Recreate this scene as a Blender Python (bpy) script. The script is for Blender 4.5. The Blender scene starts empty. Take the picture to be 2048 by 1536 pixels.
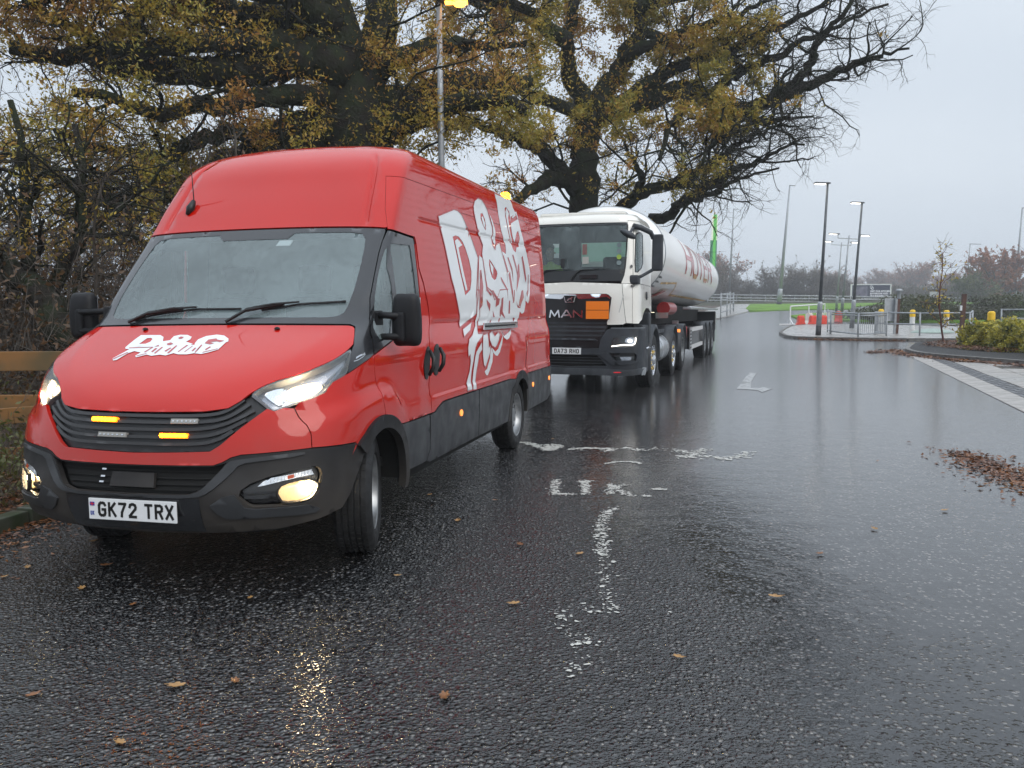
import bpy, bmesh, math, random
import numpy as np
from mathutils import Vector, Matrix
from mathutils.geometry import delaunay_2d_cdt
random.seed(7); RNG = np.random.default_rng(7)
SC = bpy.context.scene; COL = SC.collection; PI = math.pi
# ---------------------------------------------------------------- camera, sky, sun, exposure
def set_camera():
    p, r, h = .0871866, -.0091423, 1.40913
    cp, sp = math.cos(p), math.sin(p)
    f = Vector((0, cp, -sp)); u = Vector((0, sp, cp)); x = Vector((1, 0, 0))
    X = x*math.cos(r) + u*math.sin(r); U = -x*math.sin(r) + u*math.cos(r)
    cam = bpy.data.cameras.new('camera'); cam.sensor_width = 36; cam.sensor_fit = 'HORIZONTAL'
    cam.lens = 1600/2048*36; cam.clip_start = .05; cam.clip_end = 9000
    o = bpy.data.objects.new('camera', cam); COL.objects.link(o)
    m = Matrix((X, U, -f)).transposed().to_4x4(); m.translation = Vector((0, 0, h))
    o.matrix_world = m; SC.camera = o
set_camera()
W = bpy.data.worlds.new('World'); SC.world = W; W.use_nodes = True
def sky():
    nt = W.node_tree; nt.nodes.clear(); N = nt.nodes.new; L = nt.links.new
    out = N('ShaderNodeOutputWorld'); bg = N('ShaderNodeBackground'); bg.inputs[1].default_value = .1
    st = N('ShaderNodeTexSky'); st.sky_type = 'NISHITA'; st.sun_disc = False
    st.sun_elevation = math.radians(26); st.sun_rotation = math.radians(150); st.dust_density = 4; st.air_density = 1.3
    # high cloud sheet: soft, nearly even grey-blue with faint mottling, over the clear sky behind it
    tc = N('ShaderNodeTexCoord'); mp = N('ShaderNodeMapping'); mp.inputs['Scale'].default_value = (1, 1, 3.2)
    nz = N('ShaderNodeTexNoise'); nz.inputs['Scale'].default_value = 1.7; nz.inputs['Detail'].default_value = 5; nz.inputs['Roughness'].default_value = .45
    L(tc.outputs['Generated'], mp.inputs[0]); L(mp.outputs[0], nz.inputs['Vector'])
    cr = N('ShaderNodeValToRGB'); L(nz.outputs['Fac'], cr.inputs[0])
    e = cr.color_ramp.elements; e[0].position = .3; e[0].color = (5.8, 6.55, 7.5, 1); e[1].position = .75; e[1].color = (7.1, 7.75, 8.5, 1)
    mx = N('ShaderNodeMix'); mx.data_type = 'RGBA'; mx.inputs[0].default_value = .95
    L(st.outputs[0], mx.inputs[6]); L(cr.outputs[0], mx.inputs[7]); sz = N('ShaderNodeSeparateXYZ'); L(tc.outputs['Generated'], sz.inputs[0]); zr = N('ShaderNodeMapRange'); zr.interpolation_type = 'SMOOTHSTEP'; L(sz.outputs[2], zr.inputs[0])
    zr.inputs[1].default_value = .25; zr.inputs[2].default_value = 1; zr.inputs[3].default_value = 1; zr.inputs[4].default_value = 2.0   # an overcast sky grows brighter towards the zenith
    vm = N('ShaderNodeVectorMath'); vm.operation = 'SCALE'; L(mx.outputs[2], vm.inputs[0]); L(zr.outputs[0], vm.inputs['Scale']); L(vm.outputs[0], bg.inputs[0]); L(bg.outputs[0], out.inputs[0])
sky()
sun = bpy.data.lights.new('sun', 'SUN'); sun.energy = 1.2; sun.angle = math.radians(40); sun.color = (1, .96, .9)
so = bpy.data.objects.new('sun', sun); COL.objects.link(so)
so.rotation_euler = Vector((-.55, .75, -.75)).to_track_quat('-Z', 'Y').to_euler()
SC.view_settings.view_transform = 'Standard'; SC.view_settings.look = 'None'; SC.view_settings.gamma = 1
SC.view_settings.exposure = 0.17; SC.view_settings.use_curve_mapping = False
SC.cycles.max_bounces = 6; SC.cycles.transparent_max_bounces = 12; SC.cycles.volume_bounces = 0
SC.cycles.diffuse_bounces = 3; SC.cycles.glossy_bounces = 3; SC.cycles.sample_clamp_indirect = 25
SC.cycles.use_denoising = True
# ---------------------------------------------------------------- materials
MATS = {}
def mat(name, col, rough=.5, metal=0., coat=0., emit=0., ecol=None, var=0., vscale=6., bump=0., bscale=40., beads=0., bdist=.002, trans=0., ior=1.45, spec=.5, col2=None, crough=.04, dirt=0., rvar=0.):
    if name in MATS: return MATS[name]
    m = bpy.data.materials.new(name); MATS[name] = m; m.use_nodes = True
    nt = m.node_tree; N = nt.nodes.new; L = nt.links.new; b = nt.nodes['Principled BSDF']; I = b.inputs
    c = (*col, 1); I['Base Color'].default_value = c; I['Roughness'].default_value = rough; I['Metallic'].default_value = metal
    I['Coat Weight'].default_value = coat; I['Coat Roughness'].default_value = crough; I['IOR'].default_value = ior
    I['Specular IOR Level'].default_value = spec; I['Transmission Weight'].default_value = trans
    if emit: I['Emission Color'].default_value = (*(ecol or col), 1); I['Emission Strength'].default_value = emit
    tc = N('ShaderNodeTexCoord'); vec = tc.outputs['Object']
    if var or col2:
        nz = N('ShaderNodeTexNoise'); nz.inputs['Scale'].default_value = vscale; nz.inputs['Detail'].default_value = 6; L(vec, nz.inputs['Vector'])
        mx = N('ShaderNodeMix'); mx.data_type = 'RGBA'; cc = col2 or tuple(v*(1-var) for v in col)
        rp = N('ShaderNodeMapRange'); rp.inputs[1].default_value = .35; rp.inputs[2].default_value = .65; L(nz.outputs['Fac'], rp.inputs[0])
        L(rp.outputs[0], mx.inputs[0]); mx.inputs[6].default_value = c; mx.inputs[7].default_value = (*cc, 1); L(mx.outputs[2], I['Base Color'])
        cout = mx.outputs[2]
        if rvar:
            r2 = N('ShaderNodeMapRange'); L(nz.outputs['Fac'], r2.inputs[0]); r2.inputs[1].default_value = .3; r2.inputs[2].default_value = .7
            r2.inputs[3].default_value = rough; r2.inputs[4].default_value = rough+rvar; L(r2.outputs[0], I['Roughness'])
        if dirt:   # road film that gathers low on the bodywork
            sp = N('ShaderNodeSeparateXYZ'); L(vec, sp.inputs[0]); n2 = N('ShaderNodeTexNoise'); n2.inputs['Scale'].default_value = 5; n2.inputs['Detail'].default_value = 8; L(vec, n2.inputs['Vector'])
            r3 = N('ShaderNodeMapRange'); L(sp.outputs[2], r3.inputs[0]); r3.inputs[1].default_value = dirt; r3.inputs[2].default_value = .2; r3.inputs[3].default_value = 0; r3.inputs[4].default_value = .9
            mm = N('ShaderNodeMath'); mm.operation = 'MULTIPLY'; L(r3.outputs[0], mm.inputs[0]); L(n2.outputs['Fac'], mm.inputs[1])
            m2 = N('ShaderNodeMix'); m2.data_type = 'RGBA'; L(mm.outputs[0], m2.inputs[0]); L(cout, m2.inputs[6]); m2.inputs[7].default_value = (.12, .105, .09, 1); L(m2.outputs[2], I['Base Color'])
    nrm = None
    if bump:
        nz = N('ShaderNodeTexNoise'); nz.inputs['Scale'].default_value = bscale; nz.inputs['Detail'].default_value = 5; L(vec, nz.inputs['Vector'])
        bp = N('ShaderNodeBump'); bp.inputs['Strength'].default_value = bump; bp.inputs['Distance'].default_value = bdist; L(nz.outputs['Fac'], bp.inputs['Height']); nrm = bp.outputs[0]
    if beads:  # rain beads standing on the surface
        vo = N('ShaderNodeTexVoronoi'); vo.inputs['Scale'].default_value = beads; vo.inputs['Randomness'].default_value = 1; L(vec, vo.inputs['Vector'])
        mr = N('ShaderNodeMapRange'); L(vo.outputs['Distance'], mr.inputs[0]); mr.inputs[1].default_value = .32; mr.inputs[2].default_value = .1; mr.inputs[3].default_value = 0; mr.inputs[4].default_value = 1
        sep = N('ShaderNodeSeparateColor'); L(vo.outputs['Color'], sep.inputs[0]); gt = N('ShaderNodeMath'); gt.operation = 'GREATER_THAN'; gt.inputs[1].default_value = .55; L(sep.outputs[0], gt.inputs[0])
        mu = N('ShaderNodeMath'); mu.operation = 'MULTIPLY'; L(mr.outputs[0], mu.inputs[0]); L(gt.outputs[0], mu.inputs[1])
        bp = N('ShaderNodeBump'); bp.inputs['Strength'].default_value = .4; bp.inputs['Distance'].default_value = .0010; L(mu.outputs[0], bp.inputs['Height'])
        if nrm: L(nrm, bp.inputs['Normal'])
        nrm = bp.outputs[0]; L(nrm, I['Coat Normal'])
    if nrm: L(nrm, I['Normal'])
    return m
# ---------------------------------------------------------------- objects
def link(name, me, m=None, parent=None, smooth=False):
    o = bpy.data.objects.new(name, me); COL.objects.link(o)
    if m is not None and not me.materials: me.materials.append(m)
    if parent is not None: o.parent = parent
    if smooth: me.polygons.foreach_set('use_smooth', [True]*len(me.polygons))
    return o
def tag(o, label=None, cat=None, group=None, kind=None):
    if label: o['label'] = label
    if cat: o['category'] = cat
    if group: o['group'] = group
    if kind: o['kind'] = kind
    return o
def empty(name, loc=(0, 0, 0), rz=0.): 
    o = bpy.data.objects.new(name, None); COL.objects.link(o); o.location = loc; o.rotation_euler = (0, 0, rz); o.empty_display_size = .1
    return o
def copy_tree(o, parent=None):
    c = o.copy(); COL.objects.link(c); c.parent = parent
    for k in [k for k in COL.objects if k.parent == o]: copy_tree(k, c)
    return c
class MB:
    def __init__(s): s.v = []; s.f = []; s.n = 0
    def add(s, V, F):
        V = np.asarray(V, float); s.v.append(V); s.f += [tuple(i+s.n for i in f) for f in F]; s.n += len(V); return s
    def box(s, x0, x1, y0, y1, z0, z1, b=0.):
        if b:
            bm = bmesh.new(); bmesh.ops.create_cube(bm, size=1)
            for v in bm.verts: v.co = Vector(((x0+x1)/2+v.co.x*(x1-x0), (y0+y1)/2+v.co.y*(y1-y0), (z0+z1)/2+v.co.z*(z1-z0)))
            bmesh.ops.bevel(bm, geom=bm.edges[:], offset=b, segments=2, affect='EDGES', profile=.6)
            bm.verts.index_update(); V = [v.co[:] for v in bm.verts]; F = [tuple(v.index for v in f.verts) for f in bm.faces]; bm.free(); return s.add(V, F)
        V = [(x, y, z) for x in (x0, x1) for y in (y0, y1) for z in (z0, z1)]
        return s.add(V, [(0, 1, 3, 2), (4, 6, 7, 5), (0, 4, 5, 1), (2, 3, 7, 6), (0, 2, 6, 4), (1, 5, 7, 3)])
    def tube(s, pts, r, n=8, caps=True):
        P = [Vector(p) for p in pts]; rs = r if hasattr(r, '__len__') else [r]*len(P); V = []; up = Vector((0, 0, 1)); prev = None
        for i, p in enumerate(P):
            d = (P[min(i+1, len(P)-1)]-P[max(i-1, 0)]).normalized()
            if prev is None: a = d.cross(up if abs(d.z) < .9 else Vector((1, 0, 0))).normalized()
            else: a = (prev-d*prev.dot(d)).normalized()
            prev = a; b = d.cross(a)
            for k in range(n):
                t = 2*PI*k/n; V.append(tuple(p+(a*math.cos(t)+b*math.sin(t))*rs[i]))
        F = [(i*n+k, i*n+(k+1) % n, (i+1)*n+(k+1) % n, (i+1)*n+k) for i in range(len(P)-1) for k in range(n)]
        if caps: F += [tuple(range(n))[::-1], tuple((len(P)-1)*n+k for k in range(n))]
        return s.add(V, F)
    def lathe(s, prof, n=32, axis='z', c=(0, 0, 0), close=False, a0=0, a1=2*PI):
        full = abs(a1-a0-2*PI) < 1e-6; m = n if full else n+1; V = []
        for k in range(m):
            t = a0+(a1-a0)*k/n; ct, st = math.cos(t), math.sin(t)
            for r, h in prof:
                V.append({'z': (c[0]+r*ct, c[1]+r*st, c[2]+h), 'x': (c[0]+h, c[1]+r*ct, c[2]+r*st), 'y': (c[0]+r*ct, c[1]+h, c[2]+r*st)}[axis])
        p = len(prof); F = []
        for k in range(n):
            a = k*p; b = ((k+1) % m)*p
            for i in range(p-1 if not close else p): j = (i+1) % p; F.append((a+i, a+j, b+j, b+i))
        return s.add(V, F)
    def prism(s, poly, d0, d1, plane='xz', fn=None):
        """poly 2D extruded along the third axis from d0 to d1; concave allowed"""
        n = len(poly); mk = {'xz': lambda p, d: (p[0], d, p[1]), 'yz': lambda p, d: (d, p[0], p[1]), 'xy': lambda p, d: (p[0], p[1], d)}[plane]
        V = [mk(p, d0) for p in poly]+[mk(p, d1) for p in poly]
        if fn: V = [fn(*v) for v in V]
        F = [tuple(range(n)), tuple(range(2*n-1, n-1, -1))]+[(i, (i+1) % n, (i+1) % n+n, i+n) for i in range(n)]
        return s.add(V, F)
    def mesh(s, name='m', fix=True):
        me = bpy.data.meshes.new(name); me.from_pydata(np.concatenate(s.v).tolist() if s.v else [], [], s.f)
        if fix:
            bm = bmesh.new(); bm.from_mesh(me); bmesh.ops.recalc_face_normals(bm, faces=bm.faces[:]); bm.to_mesh(me); bm.free()
        return me
    def build(s, name, m, parent=None, smooth=False, fix=True, bevel=0., auto=None):
        me = s.mesh(name, fix); o = link(name, me, m, parent, smooth)
        if bevel:
            md = o.modifiers.new('b', 'BEVEL'); md.width = bevel; md.segments = 2; md.limit_method = 'ANGLE'; md.angle_limit = .7
        if auto: 
            me.polygons.foreach_set('use_smooth', [True]*len(me.polygons)); me.set_sharp_from_angle(angle=auto)
        return o
def bm_obj(name, V, F, m, parent=None, smooth=False, fix=False):
    return MB().add(V, F).build(name, m, parent, smooth, fix)
def in_poly(P, poly):
    x, y = P[:, 0], P[:, 1]; Q = np.asarray(poly, float); r = np.zeros(len(P), bool); j = len(Q)-1
    for i in range(len(Q)):
        a, b = Q[i], Q[j]; c = ((a[1] > y) != (b[1] > y))
        if a[1] != b[1]: r ^= c & (x < (b[0]-a[0])*(y-a[1])/(b[1]-a[1])+a[0])
        j = i
    return r
def resamp(poly, step, closed=True):
    P = np.asarray(poly, float); out = []; n = len(P)
    for i in range(n if closed else n-1):
        a, b = P[i], P[(i+1) % n]; k = max(1, int(math.ceil(np.hypot(*(b-a))/step)))
        out += [a+(b-a)*t/k for t in range(k)]
    if not closed: out.append(P[-1])
    return np.array(out)
def smooth_poly(poly, it=1, closed=True):
    P = np.asarray(poly, float)
    for _ in range(it):
        if closed: Q = np.roll(P, -1, 0); P = np.stack([P*.75+Q*.25, P*.25+Q*.75], 1).reshape(-1, 2)
        else: Q = P[1:]; A = P[:-1]; P = np.concatenate([P[:1], np.stack([A*.75+Q*.25, A*.25+Q*.75], 1).reshape(-1, 2)[1:-1], P[-1:]])
    return P
def ribbon(line, w):
    """polygon of constant width about an open polyline"""
    P = np.asarray(line, float); T = np.gradient(P, axis=0); T /= np.maximum(np.linalg.norm(T, axis=1, keepdims=True), 1e-9); Nn = np.stack([-T[:, 1], T[:, 0]], 1)*w/2
    return np.concatenate([P+Nn, (P-Nn)[::-1]])
def cdt_fill(outer, holes=(), res=.05, rows=(), step=None, inc=None):
    """triangulate outer minus holes with grid points inside; returns pts, tris"""
    step = step or res*.6; loops = [resamp(outer, step)]+[resamp(h, step) for h in holes]
    P = []; E = []
    for l in loops: b = len(P); P += l.tolist(); E += [(b+i, b+(i+1) % len(l)) for i in range(len(l))]
    if inc is not None:
        for l in inc: l = resamp(l, step, False); b = len(P); P += l.tolist(); E += [(b+i, b+i+1) for i in range(len(l)-1)]
    O = np.asarray(outer, float); lo, hi = O.min(0), O.max(0)
    ux = np.arange(lo[0]+res/2, hi[0], res); zz = np.arange(lo[1]+res/2, hi[1], res)
    if len(rows): zz = np.array(sorted([z for z in zz if np.min(abs(np.array(rows)-z)) > res*.35]+[r for r in rows if lo[1] < r < hi[1]]))
    if len(ux) and len(zz):
        G = np.stack(np.meshgrid(ux, zz), -1).reshape(-1, 2); k = in_poly(G, outer)
        for h in holes: k &= ~in_poly(G, h)
        G = G[k]; B = np.array(P)
        if len(G):
            keep = np.ones(len(G), bool)
            for i in range(0, len(G), 2000): keep[i:i+2000] = (((G[i:i+2000, None]-B[None])**2).sum(-1).min(1) > (res*.3)**2)
            P += G[keep].tolist()
    v, e, f, *_ = delaunay_2d_cdt([Vector(p) for p in P], E, [], 0, 1e-6)
    v = np.array([tuple(p) for p in v]); f = np.array([t for t in f if len(t) == 3])
    c = v[f].mean(1); k = in_poly(c, outer)
    for h in holes: k &= ~in_poly(c, h)
    f = f[k]; used = np.unique(f); mp = -np.ones(len(v), int); mp[used] = np.arange(len(used)); return v[used], mp[f]
def boundary(f):
    from collections import Counter
    E = {}
    for t in f.tolist():
        for a, b in ((t[0], t[1]), (t[1], t[2]), (t[2], t[0])):
            if (b, a) in E: del E[(b, a)]
            else: E[(a, b)] = 1
    return list(E)
def shell_mesh(P3, N3, f, rim=.012):
    """surface plus a turned-in edge, outward facing"""
    fn = np.cross(P3[f[:, 1]]-P3[f[:, 0]], P3[f[:, 2]]-P3[f[:, 0]]); flip = (fn*N3[f].mean(1)).sum(-1) < 0
    f = f.copy(); f[flip] = f[flip][:, ::-1]; V = P3.tolist(); F = f.tolist()
    if rim:
        for a, b in boundary(f):
            n = len(V); V += [P3[a].tolist(), P3[b].tolist(), (P3[b]-N3[b]*rim).tolist(), (P3[a]-N3[a]*rim).tolist()]; F.append([n+1, n, n+3, n+2])
    me = bpy.data.meshes.new('panel'); me.from_pydata(V, [], F); me.polygons.foreach_set('use_smooth', [len(q) == 3 for q in F]); return me

VROWS = [ [.25,-.86,-.30,.93,2.6],[.33,-.95,-.32,.975,2.6],[.50,-1.0,-.34,.995,2.6],[.62,-.97,-.34,1.0,2.5],[.75,-.95,-.34,1.0,2.4],[.86,-.925,-.33,1.0,2.3],[.92,-.90,-.32,1.0,2.3],[.98,-.865,-.30,1.0,2.3],[1.06,-.78,-.27,1.0,2.5],[1.14,-.65,-.22,1.0,2.8],[1.215,-.50,-.16,.99,3.0],[1.285,-.35,-.08,.97,3.1],[1.345,-.225,.0,.955,3.0],[1.40,-.155,.08,.945,3.2],[1.55,-.02,.20,.94,3.4],[1.75,.16,.36,.925,3.6],[1.98,.36,.54,.905,3.6],[2.15,.48,.66,.89,3.4],[2.30,.59,.79,.875,3.3],[2.44,.69,.93,.86,3.1],[2.54,.81,1.08,.82,2.8],[2.61,.95,1.3,.74,2.6],[2.65,1.12,1.5,.61,2.4],[2.665,1.4,1.7,.4,2.3],]
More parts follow.
